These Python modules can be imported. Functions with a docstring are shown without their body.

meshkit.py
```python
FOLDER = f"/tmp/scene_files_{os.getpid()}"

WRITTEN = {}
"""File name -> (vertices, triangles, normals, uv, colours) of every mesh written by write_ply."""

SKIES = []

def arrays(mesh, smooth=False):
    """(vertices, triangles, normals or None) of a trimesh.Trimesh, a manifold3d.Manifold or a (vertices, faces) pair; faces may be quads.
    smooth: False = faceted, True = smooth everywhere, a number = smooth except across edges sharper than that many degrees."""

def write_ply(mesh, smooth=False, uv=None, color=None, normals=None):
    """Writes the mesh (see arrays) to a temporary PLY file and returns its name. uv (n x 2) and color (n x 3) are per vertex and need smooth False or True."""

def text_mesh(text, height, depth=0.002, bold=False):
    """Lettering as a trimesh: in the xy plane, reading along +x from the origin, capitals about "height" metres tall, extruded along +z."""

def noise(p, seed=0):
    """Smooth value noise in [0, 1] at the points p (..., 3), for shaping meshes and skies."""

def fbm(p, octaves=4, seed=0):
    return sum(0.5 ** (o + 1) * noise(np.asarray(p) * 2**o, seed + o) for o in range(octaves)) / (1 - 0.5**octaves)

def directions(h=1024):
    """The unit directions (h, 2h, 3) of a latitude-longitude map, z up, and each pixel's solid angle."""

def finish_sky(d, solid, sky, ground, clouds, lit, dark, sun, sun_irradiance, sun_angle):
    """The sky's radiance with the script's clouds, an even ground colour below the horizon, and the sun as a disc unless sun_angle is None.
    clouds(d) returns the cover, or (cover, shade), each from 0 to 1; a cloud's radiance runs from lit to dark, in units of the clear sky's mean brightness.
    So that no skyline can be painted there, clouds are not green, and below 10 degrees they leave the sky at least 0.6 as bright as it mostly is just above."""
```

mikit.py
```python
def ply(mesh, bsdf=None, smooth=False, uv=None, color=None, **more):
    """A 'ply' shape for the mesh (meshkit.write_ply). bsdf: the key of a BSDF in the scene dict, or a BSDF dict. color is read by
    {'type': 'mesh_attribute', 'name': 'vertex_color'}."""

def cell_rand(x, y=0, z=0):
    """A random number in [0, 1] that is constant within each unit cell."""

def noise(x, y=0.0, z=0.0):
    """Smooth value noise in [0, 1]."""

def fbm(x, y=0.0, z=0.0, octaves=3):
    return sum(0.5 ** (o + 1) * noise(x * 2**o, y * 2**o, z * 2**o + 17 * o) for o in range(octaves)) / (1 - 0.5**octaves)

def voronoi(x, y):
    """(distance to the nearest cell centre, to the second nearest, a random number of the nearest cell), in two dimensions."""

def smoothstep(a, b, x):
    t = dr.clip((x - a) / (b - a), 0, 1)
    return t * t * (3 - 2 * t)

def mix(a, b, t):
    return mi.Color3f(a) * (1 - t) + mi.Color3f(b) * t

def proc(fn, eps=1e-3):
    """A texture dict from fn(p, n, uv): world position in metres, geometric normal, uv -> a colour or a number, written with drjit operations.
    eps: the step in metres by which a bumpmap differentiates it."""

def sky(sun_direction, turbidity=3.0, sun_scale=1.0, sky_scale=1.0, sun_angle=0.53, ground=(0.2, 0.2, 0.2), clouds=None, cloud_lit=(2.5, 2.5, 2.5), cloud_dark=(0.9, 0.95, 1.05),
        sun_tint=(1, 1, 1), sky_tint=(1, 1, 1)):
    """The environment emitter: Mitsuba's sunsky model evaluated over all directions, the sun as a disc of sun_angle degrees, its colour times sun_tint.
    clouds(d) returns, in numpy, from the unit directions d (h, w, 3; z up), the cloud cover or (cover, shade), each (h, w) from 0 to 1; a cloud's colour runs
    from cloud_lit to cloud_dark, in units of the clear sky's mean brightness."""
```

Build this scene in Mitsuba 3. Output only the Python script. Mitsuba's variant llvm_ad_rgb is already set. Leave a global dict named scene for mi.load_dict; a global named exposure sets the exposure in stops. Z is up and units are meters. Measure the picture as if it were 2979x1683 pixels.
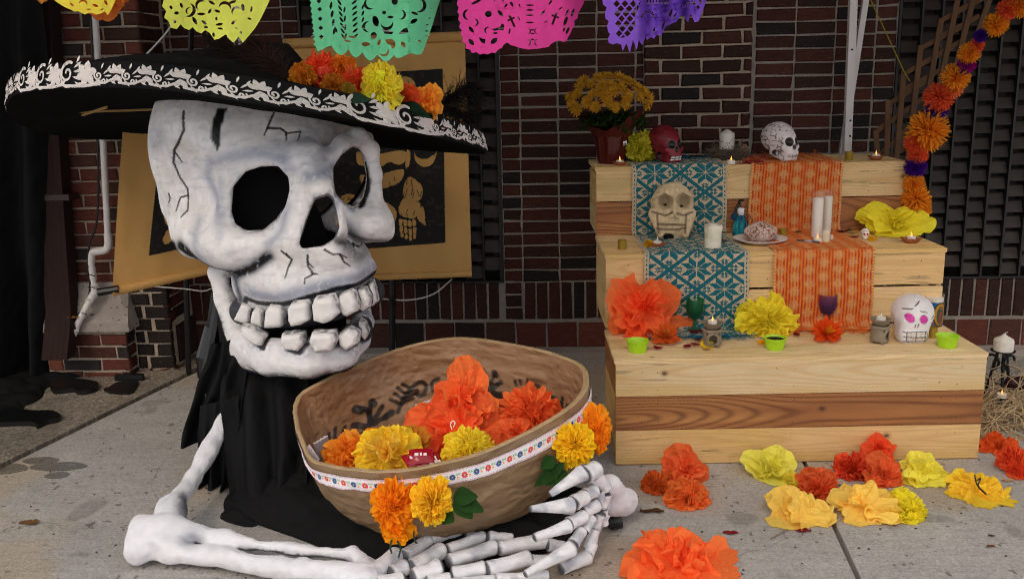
import math, random
import numpy as np, trimesh, shapely, manifold3d
import shapely.geometry as sg
from shapely import affinity
import drjit as dr
import mitsuba as mi
import mikit, meshkit
from mikit import proc, noise as dnoise, fbm as dfbm, smoothstep, mix, cell_rand

T = mi.ScalarTransform4f
scene, labels = {}, {}

# ---------------------------------------------------------------- camera, sky, exposure
PW, PH = 2979, 1683                      # the photograph's size in pixels
F, YAW, PITCH, ROLL, DIST, EYE = 2760.3, -0.0591, 0.2273, 0.0219, 5.1168, 1.5526
exposure = 2.2
_cy, _sy, _cp, _sp, _cr, _sr = math.cos(YAW), math.sin(YAW), math.cos(PITCH), math.sin(PITCH), math.cos(ROLL), math.sin(ROLL)
FWD = np.array([_sy * _cp, _cy * _cp, -_sp]); _right = np.array([_cy, -_sy, 0]); _down = np.cross(FWD, _right)
RGT = _cr * _right + _sr * _down; DWN = -_sr * _right + _cr * _down
EYEP = np.array([0, -DIST, EYE])
scene['camera'] = {'type': 'perspective', 'fov': math.degrees(2 * math.atan(PW / 2 / F)), 'fov_axis': 'x', 'near_clip': 0.05, 'far_clip': 600.0,
                   'to_world': T().look_at(origin=EYEP.tolist(), target=(EYEP + FWD).tolist(), up=(-DWN).tolist())}
scene['sky'] = mikit.sky([-0.25, -0.8, 0.75], turbidity=4, sun_scale=0.15, sun_angle=20, clouds=lambda d: np.ones(d.shape[:2]), cloud_lit=(2.3, 2.35, 2.45))


# ---------------------------------------------------------------- measuring: a point of the photograph at a known depth or height
def _ray(u, v): return FWD + RGT * ((u - PW / 2) / F) + DWN * ((v - PH / 2) / F)
def at(u, v, y):
    d = _ray(u, v); return EYEP + d * ((y - EYEP[1]) / d[1])
def on(u, v, z=0.0):
    d = _ray(u, v); return EYEP + d * ((z - EYEP[2]) / d[2])


# ---------------------------------------------------------------- helpers
def L(h, k=1.0):
    h = h.lstrip('#'); c = np.array([int(h[i:i + 2], 16) / 255 for i in (0, 2, 4)])
    return np.where(c <= 0.04045, c / 12.92, ((c + 0.055) / 1.055) ** 2.4) * k
def D3(h, k=1.0): return [float(x) for x in L(h, k)]
_count = {}
def key_of(name, parent=None):
    full = f'{parent}__{name}' if parent else name
    n = _count.get(full, 0); _count[full] = n + 1
    return full if n == 0 else f'{full}_{n:03d}'
def thing(name, label, cat, group=None):
    k = key_of(name); labels[k] = {'label': label, 'category': cat}
    if group: labels[k]['group'] = group
    return k
def lab(k, label): labels[k] = {**labels.get(k, {}), 'label': label}
def put(k, mesh, bsdf, smooth=False, uv=None, color=None):
    """color: one colour, or one per vertex (then smooth must be True or False)."""
    if color is not None:
        if np.ndim(color) == 1:
            v, f, n = meshkit.arrays(mesh, smooth)
            mesh = (v, f); c = np.tile(np.asarray(color, float), (len(v), 1))
            d = {'type': 'ply', 'filename': meshkit.write_ply(mesh, False, uv, c, normals=n), 'face_normals': n is None}
            d['bsdf'] = {'type': 'ref', 'id': bsdf}; scene[k] = d; return k
        color = np.clip(color, 0, 1)
    scene[k] = mikit.ply(mesh, bsdf, smooth, uv, color); return k
def part(name, parent, mesh, bsdf, smooth=False, uv=None, color=None, label=None, stuff=False):
    k = put(key_of(name, parent), mesh, bsdf, smooth, uv, color)
    if label: labels[k] = {'label': label}
    if stuff: labels[k] = {**labels.get(k, {}), 'kind': 'stuff'}
    return k
def solid(name, label, cat, mesh, bsdf, smooth=False, uv=None, color=None, group=None):
    k = thing(name, label, cat, group); return put(k, mesh, bsdf, smooth, uv, color)
def struct(name, mesh, bsdf, parent=None, smooth=False, uv=None, color=None, label=None):
    k = put(key_of(name, parent), mesh, bsdf, smooth, uv, color)
    if parent is None: labels[k] = {'kind': 'structure'}
    if label: labels[k] = {**labels.get(k, {}), 'label': label}
    return k
def cat(*ms):
    V, Fs, o = [], [], 0
    for m in ms:
        v, f = (np.asarray(m.vertices), np.asarray(m.faces)) if hasattr(m, 'faces') else (np.asarray(m[0], float), np.asarray(m[1], int))
        if f.shape[1] == 4: f = np.vstack([f[:, [0, 1, 2]], f[:, [0, 2, 3]]])
        V.append(v); Fs.append(f + o); o += len(v)
    return np.vstack(V), np.vstack(Fs)
def mv(m, d):
    v, f = (m.vertices, m.faces) if hasattr(m, 'faces') else m
    return np.asarray(v) + np.asarray(d), np.asarray(f)
def xf(m, R, t=(0, 0, 0)):
    v, f = (m.vertices, m.faces) if hasattr(m, 'faces') else m
    return np.asarray(v) @ np.asarray(R).T + np.asarray(t), np.asarray(f)
def rot(axis, a):
    return trimesh.transformations.rotation_matrix(a, axis)[:3, :3]
def frame(n, up=(0, 0, 1)):
    """rotation whose z axis is n."""
    n = np.asarray(n, float); n = n / np.linalg.norm(n)
    x = np.cross(up, n)
    if np.linalg.norm(x) < 1e-4: x = np.array([1.0, 0, 0])
    x /= np.linalg.norm(x); return np.stack([x, np.cross(n, x), n], 1)
def box(x0, x1, y0, y1, z0, z1, c=0.0):
    """box, its edges chamfered by c"""
    if c <= 0:
        v = np.array([[x, y, z] for x in (x0, x1) for y in (y0, y1) for z in (z0, z1)], float)
        f = np.array([[0, 1, 3, 2], [4, 6, 7, 5], [0, 4, 5, 1], [2, 3, 7, 6], [0, 2, 6, 4], [1, 5, 7, 3]]); return cat((v, f))
    pts = [(x + (c if i == 0 else 0) * sx, y + (c if i == 1 else 0) * sy, z + (c if i == 2 else 0) * sz)
           for x, sx in ((x0, 1), (x1, -1)) for y, sy in ((y0, 1), (y1, -1)) for z, sz in ((z0, 1), (z1, -1)) for i in range(3)]
    m = trimesh.convex.convex_hull(np.array(pts)); return np.array(m.vertices), np.array(m.faces)
def lathe(prof, n=32, c=(0, 0, 0), wob=None):
    """prof: list of (r, z) from the bottom"""
    prof = np.asarray(prof, float); a = np.arange(n) * 2 * np.pi / n; m = len(prof)
    r = np.repeat(prof[:, 0][:, None], n, 1)
    if wob is not None: r = r * wob(a[None, :], prof[:, 1][:, None])
    v = np.stack([r * np.cos(a), r * np.sin(a), np.repeat(prof[:, 1][:, None], n, 1)], -1).reshape(-1, 3)
    i, j = np.meshgrid(np.arange(m - 1), np.arange(n), indexing='ij'); k = (j + 1) % n
    f = np.stack([i * n + j, i * n + k, (i + 1) * n + k, (i + 1) * n + j], -1).reshape(-1, 4)
    return cat((v + np.asarray(c), f))
def tube(path, r, n=8, caps=True, closed=False):
    P = np.asarray(path, float); m = len(P); r = np.broadcast_to(np.asarray(r, float), (m,))
    t = np.gradient(P, axis=0)
    if closed: t = np.roll(P, -1, 0) - np.roll(P, 1, 0)
    t /= np.linalg.norm(t, axis=1, keepdims=True) + 1e-12
    u = np.cross(t[0], [0, 0, 1] if abs(t[0][2]) < 0.9 else [1, 0, 0]); V = []
    a = np.arange(n) * 2 * np.pi / n
    for i in range(m):
        u = u - t[i] * (u @ t[i]); u /= np.linalg.norm(u) + 1e-12; w = np.cross(t[i], u)
        V.append(P[i] + r[i] * (np.cos(a)[:, None] * u + np.sin(a)[:, None] * w))
    V = np.vstack(V); mm = m if closed else m - 1
    i, j = np.meshgrid(np.arange(mm), np.arange(n), indexing='ij'); k = (j + 1) % n; i2 = (i + 1) % m
    f = np.stack([i * n + j, i * n + k, i2 * n + k, i2 * n + j], -1).reshape(-1, 4)
    if caps and not closed:
        V = np.vstack([V, P[0], P[-1]]); c0, c1 = m * n, m * n + 1; j = np.arange(n); k = (j + 1) % n
        f = np.vstack([np.vstack([f[:, [0, 1, 2]], f[:, [0, 2, 3]]]), np.stack([k, j, j * 0 + c0], 1), np.stack([(m - 1) * n + j, (m - 1) * n + k, j * 0 + c1], 1)])
    return cat((V, f))
def smoothpath(P, n=24, closed=False):
    P = np.asarray(P, float)
    if closed: P = np.vstack([P[-1], P, P[0], P[1]])
    else: P = np.vstack([2 * P[0] - P[1], P, 2 * P[-1] - P[-2]])
    out = []; m = len(P) - 3
    for i in range(m):
        t = np.linspace(0, 1, n, endpoint=False)[:, None]; a, b, c, d = P[i:i + 4]
        out.append(0.5 * (2 * b + (c - a) * t + (2 * a - 5 * b + 4 * c - d) * t * t + (3 * b - a - 3 * c + d) * t ** 3))
    if not closed: out.append(P[-2][None])
    return np.vstack(out)
def grid(fn, nu, nv):
    """fn(u, v) -> points (.., 3) on [0,1]^2; returns mesh, uv"""
    u, v = np.meshgrid(np.linspace(0, 1, nu), np.linspace(0, 1, nv), indexing='ij')
    P = np.asarray(fn(u, v)).reshape(-1, 3)
    i, j = np.meshgrid(np.arange(nu - 1), np.arange(nv - 1), indexing='ij')
    f = np.stack([i * nv + j, (i + 1) * nv + j, (i + 1) * nv + j + 1, i * nv + j + 1], -1).reshape(-1, 4)
    return cat((P, f)), np.stack([u.ravel(), v.ravel()], 1)
def flat(poly, maxedge=None):
    """triangulated shapely polygon(s): 2-D vertices, faces"""
    Vs, Fs, o = [], [], 0
    for g in getattr(poly, 'geoms', [poly]):
        if g.is_empty or g.area < 1e-9 or g.geom_type != 'Polygon': continue
        v, f = trimesh.creation.triangulate_polygon(g, engine='earcut')
        if maxedge:
            v3, f = trimesh.remesh.subdivide_to_size(np.c_[v, np.zeros(len(v))], f, maxedge, max_iter=12); v = v3[:, :2]
            v3, inv = np.unique(np.round(v, 6), axis=0, return_inverse=True); v, f = v3, inv.ravel()[f]
        Vs.append(v); Fs.append(f + o); o += len(v)
    return np.vstack(Vs), np.vstack(Fs)
def extrude(poly, d, frame3=None):
    ms = [trimesh.creation.extrude_polygon(g, d, engine='earcut') for g in getattr(poly, 'geoms', [poly]) if g.area > 1e-9]
    m = cat(*ms); return xf(m, *frame3) if frame3 else m
def fb(p, o=3, seed=0): return meshkit.fbm(np.asarray(p, float), o, seed) - 0.5

# ---- signed-distance sculpting
def smin(a, b, k): h = np.clip(0.5 + 0.5 * (b - a) / k, 0, 1); return b + (a - b) * h - k * h * (1 - h)
def smax(a, b, k): return -smin(-a, -b, k)
def s_ell(P, c, r, R=None):
    q = P - np.asarray(c, float)
    if R is not None: q = q @ np.asarray(R)
    r = np.asarray(r, float); k0 = np.linalg.norm(q / r, axis=-1); k1 = np.linalg.norm(q / r ** 2, axis=-1)
    return np.where(k1 < 1e-9, -r.min(), k0 * (k0 - 1) / np.maximum(k1, 1e-9))
def s_cap(P, a, b, ra, rb=None):
    a, b = np.asarray(a, float), np.asarray(b, float); rb = ra if rb is None else rb
    d = b - a; t = np.clip(((P - a) @ d) / (d @ d + 1e-12), 0, 1)
    return np.linalg.norm(P - a - t[..., None] * d, axis=-1) - (ra + (rb - ra) * t)
def s_box(P, c, h, R=None, r=0.0):
    q = P - np.asarray(c, float)
    if R is not None: q = q @ np.asarray(R)
    q = np.abs(q) - (np.asarray(h) - r)
    return np.linalg.norm(np.maximum(q, 0), axis=-1) + np.minimum(q.max(-1), 0) - r
def poly_sd(x, y, pts):
    """signed distance in the plane to a polygon (negative inside)"""
    pts = np.asarray(pts, float); d = np.full(x.shape, 1e9); s = np.ones(x.shape, bool) * False
    for i in range(len(pts)):
        a, b = pts[i], pts[i - 1]; e = b - a; wx, wy = x - a[0], y - a[1]
        t = np.clip((wx * e[0] + wy * e[1]) / (e @ e + 1e-12), 0, 1)
        d = np.minimum(d, (wx - e[0] * t) ** 2 + (wy - e[1] * t) ** 2)
        c = (a[1] > y) != (b[1] > y)
        with np.errstate(divide='ignore', invalid='ignore'): xc = e[0] * wy / e[1] if abs(e[1]) > 1e-12 else wx * 0 + 1e9
        s ^= c & (wx < xc)
    return np.sqrt(d) * np.where(s, -1, 1)
def seg_d(P, a, b):
    a, b = np.asarray(a, float), np.asarray(b, float); d = b - a
    t = np.clip(((P - a) @ d) / (d @ d + 1e-12), 0, 1); return np.linalg.norm(P - a - t[..., None] * d, axis=-1)
def nets(fn, lo, hi, h):
    """surface nets of fn(P) = 0 in the box lo..hi with step h; returns vertices, triangles (outward)"""
    lo, hi = np.asarray(lo, float), np.asarray(hi, float); n = np.ceil((hi - lo) / h).astype(int) + 1
    ax = [lo[k] + h * np.arange(n[k]) for k in range(3)]
    g = np.empty(tuple(n), np.float32)
    step = max(1, int(4e5 // (n[1] * n[2])))
    for i in range(0, n[0], step):
        P = np.stack(np.meshgrid(ax[0][i:i + step], ax[1], ax[2], indexing='ij'), -1); g[i:i + step] = fn(P)
    s = g < 0; c = np.zeros(tuple(n - 1), int)
    for a, b, d in np.ndindex(2, 2, 2): c += s[a:n[0] - 1 + a, b:n[1] - 1 + b, d:n[2] - 1 + d]
    cell = (c > 0) & (c < 8); idx = np.full(cell.shape, -1); idx[cell] = np.arange(cell.sum())
    ci = np.argwhere(cell); acc = np.zeros((len(ci), 3)); cnt = np.zeros(len(ci))
    corner = list(np.ndindex(2, 2, 2))
    for a in corner:
        for k in range(3):
            if a[k]: continue
            b = list(a); b[k] = 1
            ga, gb = g[tuple((ci + a).T)], g[tuple((ci + b).T)]; x = (ga < 0) != (gb < 0)
            t = np.where(x, ga / np.where(x, ga - gb, 1), 0); p = np.repeat(np.array([a], float), len(ci), 0); p[:, k] = t
            acc += p * x[:, None]; cnt += x
    V = lo + h * (ci + acc / cnt[:, None]); Fs = []
    for k in range(3):
        o = [m for m in range(3) if m != k]
        sl0 = [slice(1, -1)] * 3; sl0[k] = slice(0, -1); sl1 = list(sl0); sl1[k] = slice(1, None)
        A, B = s[tuple(sl0)], s[tuple(sl1)]; e = np.argwhere(A != B)
        if not len(e): continue
        flip = B[tuple(e.T)]
        e = e.copy(); e[:, o[0]] += 1; e[:, o[1]] += 1
        q = []
        for da, db in ((0, 0), (1, 0), (1, 1), (0, 1)):
            w = e.copy(); w[:, o[0]] -= da; w[:, o[1]] -= db; q.append(idx[tuple(w.T)])
        q = np.stack(q, 1)
        if k == 1: flip = ~flip
        q[flip] = q[flip][:, ::-1]; Fs.append(q)
    return cat((V, np.vstack(Fs)))


# ---------------------------------------------------------------- materials
def bs(name, d): scene[name] = d
VC = {'type': 'mesh_attribute', 'name': 'vertex_color'}
def two(d): return {'type': 'twosided', 'b': d}
def pr(color, rough=0.7, **k):
    c = color if isinstance(color, dict) else {'type': 'rgb', 'value': [float(x) for x in color]}
    return {'type': 'principled', 'base_color': c, 'roughness': rough, **k}
bs('vc_matte', two(pr(VC, 0.85, specular=0.3)))
bs('vc_satin', two(pr(VC, 0.45)))
bs('vc_gloss', two(pr(VC, 0.15)))
bs('tissue', {'type': 'principledthin', 'base_color': VC, 'roughness': 0.8, 'diff_trans': 0.65, 'spec_trans': 0.0, 'eta': 1.3})
bs('leafy', {'type': 'principledthin', 'base_color': VC, 'roughness': 0.5, 'diff_trans': 0.5, 'spec_trans': 0.0, 'eta': 1.4})
def mache(p, n, uv): return 0.5 * dfbm(p.x * 45, p.y * 45, p.z * 45, 2) + 1.2 * dfbm(p.x * 15, p.y * 15, p.z * 15, 2) + 1.8 * dr.abs(dfbm(p.x * 9 + 4, p.y * 9, p.z * 9, 2) - 0.5) + 0.25 * dnoise(p.x * 150, p.y * 150, p.z * 40)
bs('mache', two({'type': 'bumpmap', 'arbitrary': proc(mache, 2e-3), 'scale': 0.008, 'b': pr(VC, 0.5)}))
def brick_c(p, n, uv):
    k = uv.x; a = dfbm(p.x * 40, p.y * 40, p.z * 90, 3); g = dnoise(p.x * 900, p.y * 900, p.z * 900)
    base = mix(D3('#45201a'), D3('#352018'), smoothstep(0.2, 0.8, k))
    base = mix(base, D3('#221b19'), smoothstep(0.82, 0.90, k)); base = mix(base, D3('#4f2a20'), smoothstep(0.0, 0.2, 0.2 - k))
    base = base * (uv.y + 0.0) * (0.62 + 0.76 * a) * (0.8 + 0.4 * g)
    return mix(base, D3('#8a8078'), 0.25 * smoothstep(0.74, 0.82, dfbm(p.x * 130, p.y * 130, p.z * 130, 2)))
bs('brick', two({'type': 'bumpmap', 'arbitrary': proc(lambda p, n, uv: dfbm(p.x * 150, p.y * 150, p.z * 150, 3), 1e-3), 'scale': 0.002, 'b': pr(proc(brick_c), 0.75, specular=0.25)}))
def mortar_c(p, n, uv):
    a = dfbm(p.x * 25, p.y * 25, p.z * 25, 3); g = dnoise(p.x * 700, p.y * 700, p.z * 700)
    return mix(D3('#877d75'), D3('#a3998e'), a) * (0.7 + 0.6 * g)
bs('mortar', two({'type': 'bumpmap', 'arbitrary': proc(lambda p, n, uv: dfbm(p.x * 300, p.y * 300, p.z * 300, 2), 1e-3), 'scale': 0.003, 'b': pr(proc(mortar_c), 0.95)}))
bs('mortar_pale', two({'type': 'bumpmap', 'arbitrary': proc(lambda p, n, uv: dfbm(p.x * 200, p.y * 200, p.z * 200, 2), 1e-3), 'scale': 0.004, 'b': pr(proc(lambda p, n, uv: mortar_c(p, n, uv) * mi.Color3f(1.3, 1.2, 1.08)), 0.95)}))
def stone_c(p, n, uv):
    a = dfbm(p.x * 14, p.y * 14, p.z * 14, 4); g = dnoise(p.x * 500, p.y * 500, p.z * 500)
    c = mix(D3('#8c827b'), D3('#b0a59c'), a) * (0.8 + 0.4 * g)
    return mix(c, D3('#4a443e'), smoothstep(0.72, 0.8, dfbm(p.x * 60, p.y * 60, p.z * 60, 2)))
bs('stone', two({'type': 'bumpmap', 'arbitrary': proc(lambda p, n, uv: dfbm(p.x * 90, p.y * 90, p.z * 90, 3), 1e-3), 'scale': 0.008, 'b': pr(proc(stone_c), 0.9)}))
def conc_c(p, n, uv):
    big = dfbm(p.x * 1.3, p.y * 1.3, 3.1, 4); med = dfbm(p.x * 9 + 5, p.y * 9, 1.0, 3)
    g = dnoise(p.x * 420, p.y * 420, 0.0); g2 = dnoise(p.x * 190 + 9, p.y * 190, 4.0); brush = dnoise(p.x * 12, p.y * 260, 2.0)
    c = mix(D3('#8a8681'), D3('#aea9a3'), big * 0.6 + med * 0.4)
    c = mix(c, D3('#a08a6e'), 0.5 * smoothstep(0.5, 0.75, dfbm(p.x * 2.2 + 7, p.y * 2.2, 9.0, 3)))
    g3 = dnoise(p.x * 110, p.y * 110, 7.0); c = c * (0.52 + 0.32 * g + 0.30 * g2 + 0.20 * brush + 0.22 * g3)
    spots = smoothstep(0.72, 0.80, dfbm(p.x * 5 + 3, p.y * 5, 6.0, 3)) * 0.35
    c = mix(c, D3('#575049'), spots)
    def blob(x, y, rx, ry): return dr.square((p.x - x) / rx) + dr.square((p.y - y) / ry) + 0.6 * (dfbm(p.x * 13, p.y * 13, 2.0, 2) - 0.5)
    damp = dr.minimum(dr.minimum(blob(-2.098, -1.575, 0.125, 0.045), blob(-2.355, -1.60, 0.14, 0.06)), dr.minimum(blob(-2.205, -1.515, 0.08, 0.04), blob(-2.06, -1.665, 0.05, 0.035)))
    c = mix(c, c * 0.34, 0.9 * (1 - smoothstep(0.86, 1.04, damp)))
    d, e, kk_ = mikit.voronoi(p.x * 0.9 + 0.25 * dfbm(p.x * 3, p.y * 3, 0.0, 3), p.y * 0.9 + 0.25 * dfbm(p.x * 3 + 9, p.y * 3, 5.0, 3)); c = mix(c, c * 0.55, 0.6 * smoothstep(0.006, 0.001, e - d))
    c = mix(c, D3('#4a4138'), 0.6 * smoothstep(0.80, 0.86, dfbm(p.x * 34, p.y * 34, 8.0, 2)))
    return mix(c, c * 0.6, 0.7 * smoothstep(0.55, 0.8, dfbm(p.x * 0.9 + 3, p.y * 3.0, 1.0, 3)) * smoothstep(-0.9, 0.0, p.y))
bs('concrete', two({'type': 'bumpmap', 'arbitrary': proc(lambda p, n, uv: dfbm(p.x * 220, p.y * 220, p.z * 220, 2), 1e-3), 'scale': 0.003, 'b': pr(proc(conc_c), 0.85)}))
def rough_c(p, n, uv):
    d, e, k = mikit.voronoi(p.x * 70, p.y * 70)
    c = mix(D3('#6b5f52'), D3('#93897b'), k) * (0.6 + 0.7 * dfbm(p.x * 5, p.y * 5, 0.0, 3)); return mix(c, D3('#4c443b'), smoothstep(0.2, 0.02, e - d) * 0.7)
bs('aggregate', two(pr(proc(rough_c), 0.9)))
def wood_c(p, n, uv):
    # uv: metres along (plus ten times the plank's number) and across the plank
    k = dr.floor(uv.x / 10 + 0.5); u = uv.x - 10 * k; v = uv.y
    r1, r2, r3 = cell_rand(k, 3), cell_rand(k, 5), cell_rand(k, 7)
    brown = dr.select(cell_rand(k, 11) > 0.999, 1.0, 0.0)
    brown = dr.maximum(brown, dr.select(dr.eq(k, 2) | dr.eq(k, 8), 1.0, 0.0)) if hasattr(dr, 'eq') else dr.maximum(brown, dr.select((k == 2) | (k == 8), 1.0, 0.0))
    warp = dfbm(u * 1.6 + 13 * k, v * 6, k, 3)
    depth = 0.012 + 0.10 * dnoise(u * 1.1 + 7.7 * k, k, 0.0)
    vv = v - 0.07 + 0.05 * (r1 - 0.5) + 0.05 * (warp - 0.5)
    ring = dr.sqrt(vv * vv + depth * depth) * (150 + 90 * r2)
    ln = 0.5 + 0.5 * dr.sin(ring * 6.283 * 0.55); ln = ln * ln * (0.5 + 0.5 * ln)
    fine = dnoise(u * 14, v * 900, k) * 0.6 + dnoise(u * 50, v * 1800, k + 3) * 0.4
    late = ln * (0.55 + 0.45 * fine)
    yl = mix(D3('#d2ae78'), D3('#dcc498'), r1); yl = mix(yl, D3('#c9b48e'), smoothstep(0.6, 1.0, r3))
    yl = mix(yl, D3('#b9974a'), 0.45 * smoothstep(0.4, 0.75, dfbm(u * 2 + 3 * k, v * 14, k + 9.0, 3)))
    yl = mix(yl, D3('#bb8a52'), 0.5 * late)
    br = mix(D3('#a8703f'), D3('#8a5530'), dfbm(u * 3, v * 20, k, 2)); br = mix(br, D3('#c08a50'), 0.6 * smoothstep(0.5, 0.8, dfbm(u * 1.1, v * 25, k + 2.0, 2))); br = mix(br, D3('#5c3218'), 0.8 * late)
    c = mix(yl, br, brown) * (0.86 + 0.28 * fine)
    # knots, one to a cell
    cx = dr.floor(u / 0.42); kx = (cx + 0.2 + 0.6 * cell_rand(cx, k, 1)) * 0.42; kv = 0.02 + 0.1 * cell_rand(cx, k, 2); kr = 0.004 + 0.008 * cell_rand(cx, k, 4)
    d = dr.sqrt(dr.square((u - kx) * 0.75) + dr.square(v - kv)) / kr
    hk = dr.select(cell_rand(cx, k, 9) > 0.55, 1.0, 0.0); c = mix(c, c * 0.62, (1 - smoothstep(0.9, 2.2, d)) * 0.7 * hk); c = mix(c, D3('#4a2e18'), (1 - smoothstep(0.5, 1.1, d)) * 0.8 * hk)
    st = smoothstep(0.70, 0.76, dfbm(u * 6 + 31 * k, v * 60, 5.0, 3)) * smoothstep(0.55, 0.7, dnoise(u * 1.7, k, 8.0))
    c = mix(c, D3('#5d584a'), 0.4 * st)
    sm = smoothstep(0.60, 0.68, dfbm(p.x * 7 + 3, p.y * 7, p.z * 55, 3)) * (1 - smoothstep(0.08, 0.13, p.z)) * (1 - smoothstep(0.35, 0.75, p.x)); c = mix(c, D3('#2c2a26'), 0.85 * sm)
    gr = smoothstep(0.62, 0.75, dfbm(p.x * 5 + 8, p.y * 5, p.z * 9, 3)); c = mix(c, c * mi.Color3f(0.80, 0.83, 0.74), 0.7 * gr)
    return c * (0.92 + 0.16 * cell_rand(k, 21))
bs('wood', two({'type': 'bumpmap', 'arbitrary': proc(lambda p, n, uv: dnoise(uv.x * 12, uv.y * 700) + 0.5 * dnoise(uv.x * 90, uv.y * 300), 1e-3), 'scale': 0.0012, 'b': pr(proc(wood_c), 0.7)}))
bs('dark_metal', two(pr(D3('#1c1816'), 0.5)))
bs('slat', two(pr(proc(lambda p, n, uv: mix(D3('#221b18'), D3('#4a3e36'), 0.5 * dfbm(p.x * 8, p.y * 60, p.z * 30, 3) + 0.5 * dnoise(p.x * 11, 3.0, p.z * 17))), 0.6)))
bs('black_cloth', two({'type': 'bumpmap', 'arbitrary': proc(lambda p, n, uv: dfbm(p.x * 14, p.y * 14, p.z * 9, 3), 2e-3), 'scale': 0.02, 'b': {'type': 'diffuse', 'reflectance': {'type': 'rgb', 'value': [0.0150, 0.0150, 0.0158]}}}))
bs('black_paint', two(pr(D3('#0b0b0c'), 0.4)))
bs('white_paint', two(pr(D3('#d8d2cf'), 0.35)))
bs('flame', {'type': 'diffuse', 'reflectance': {'type': 'rgb', 'value': D3('#ffc070')}})
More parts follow.
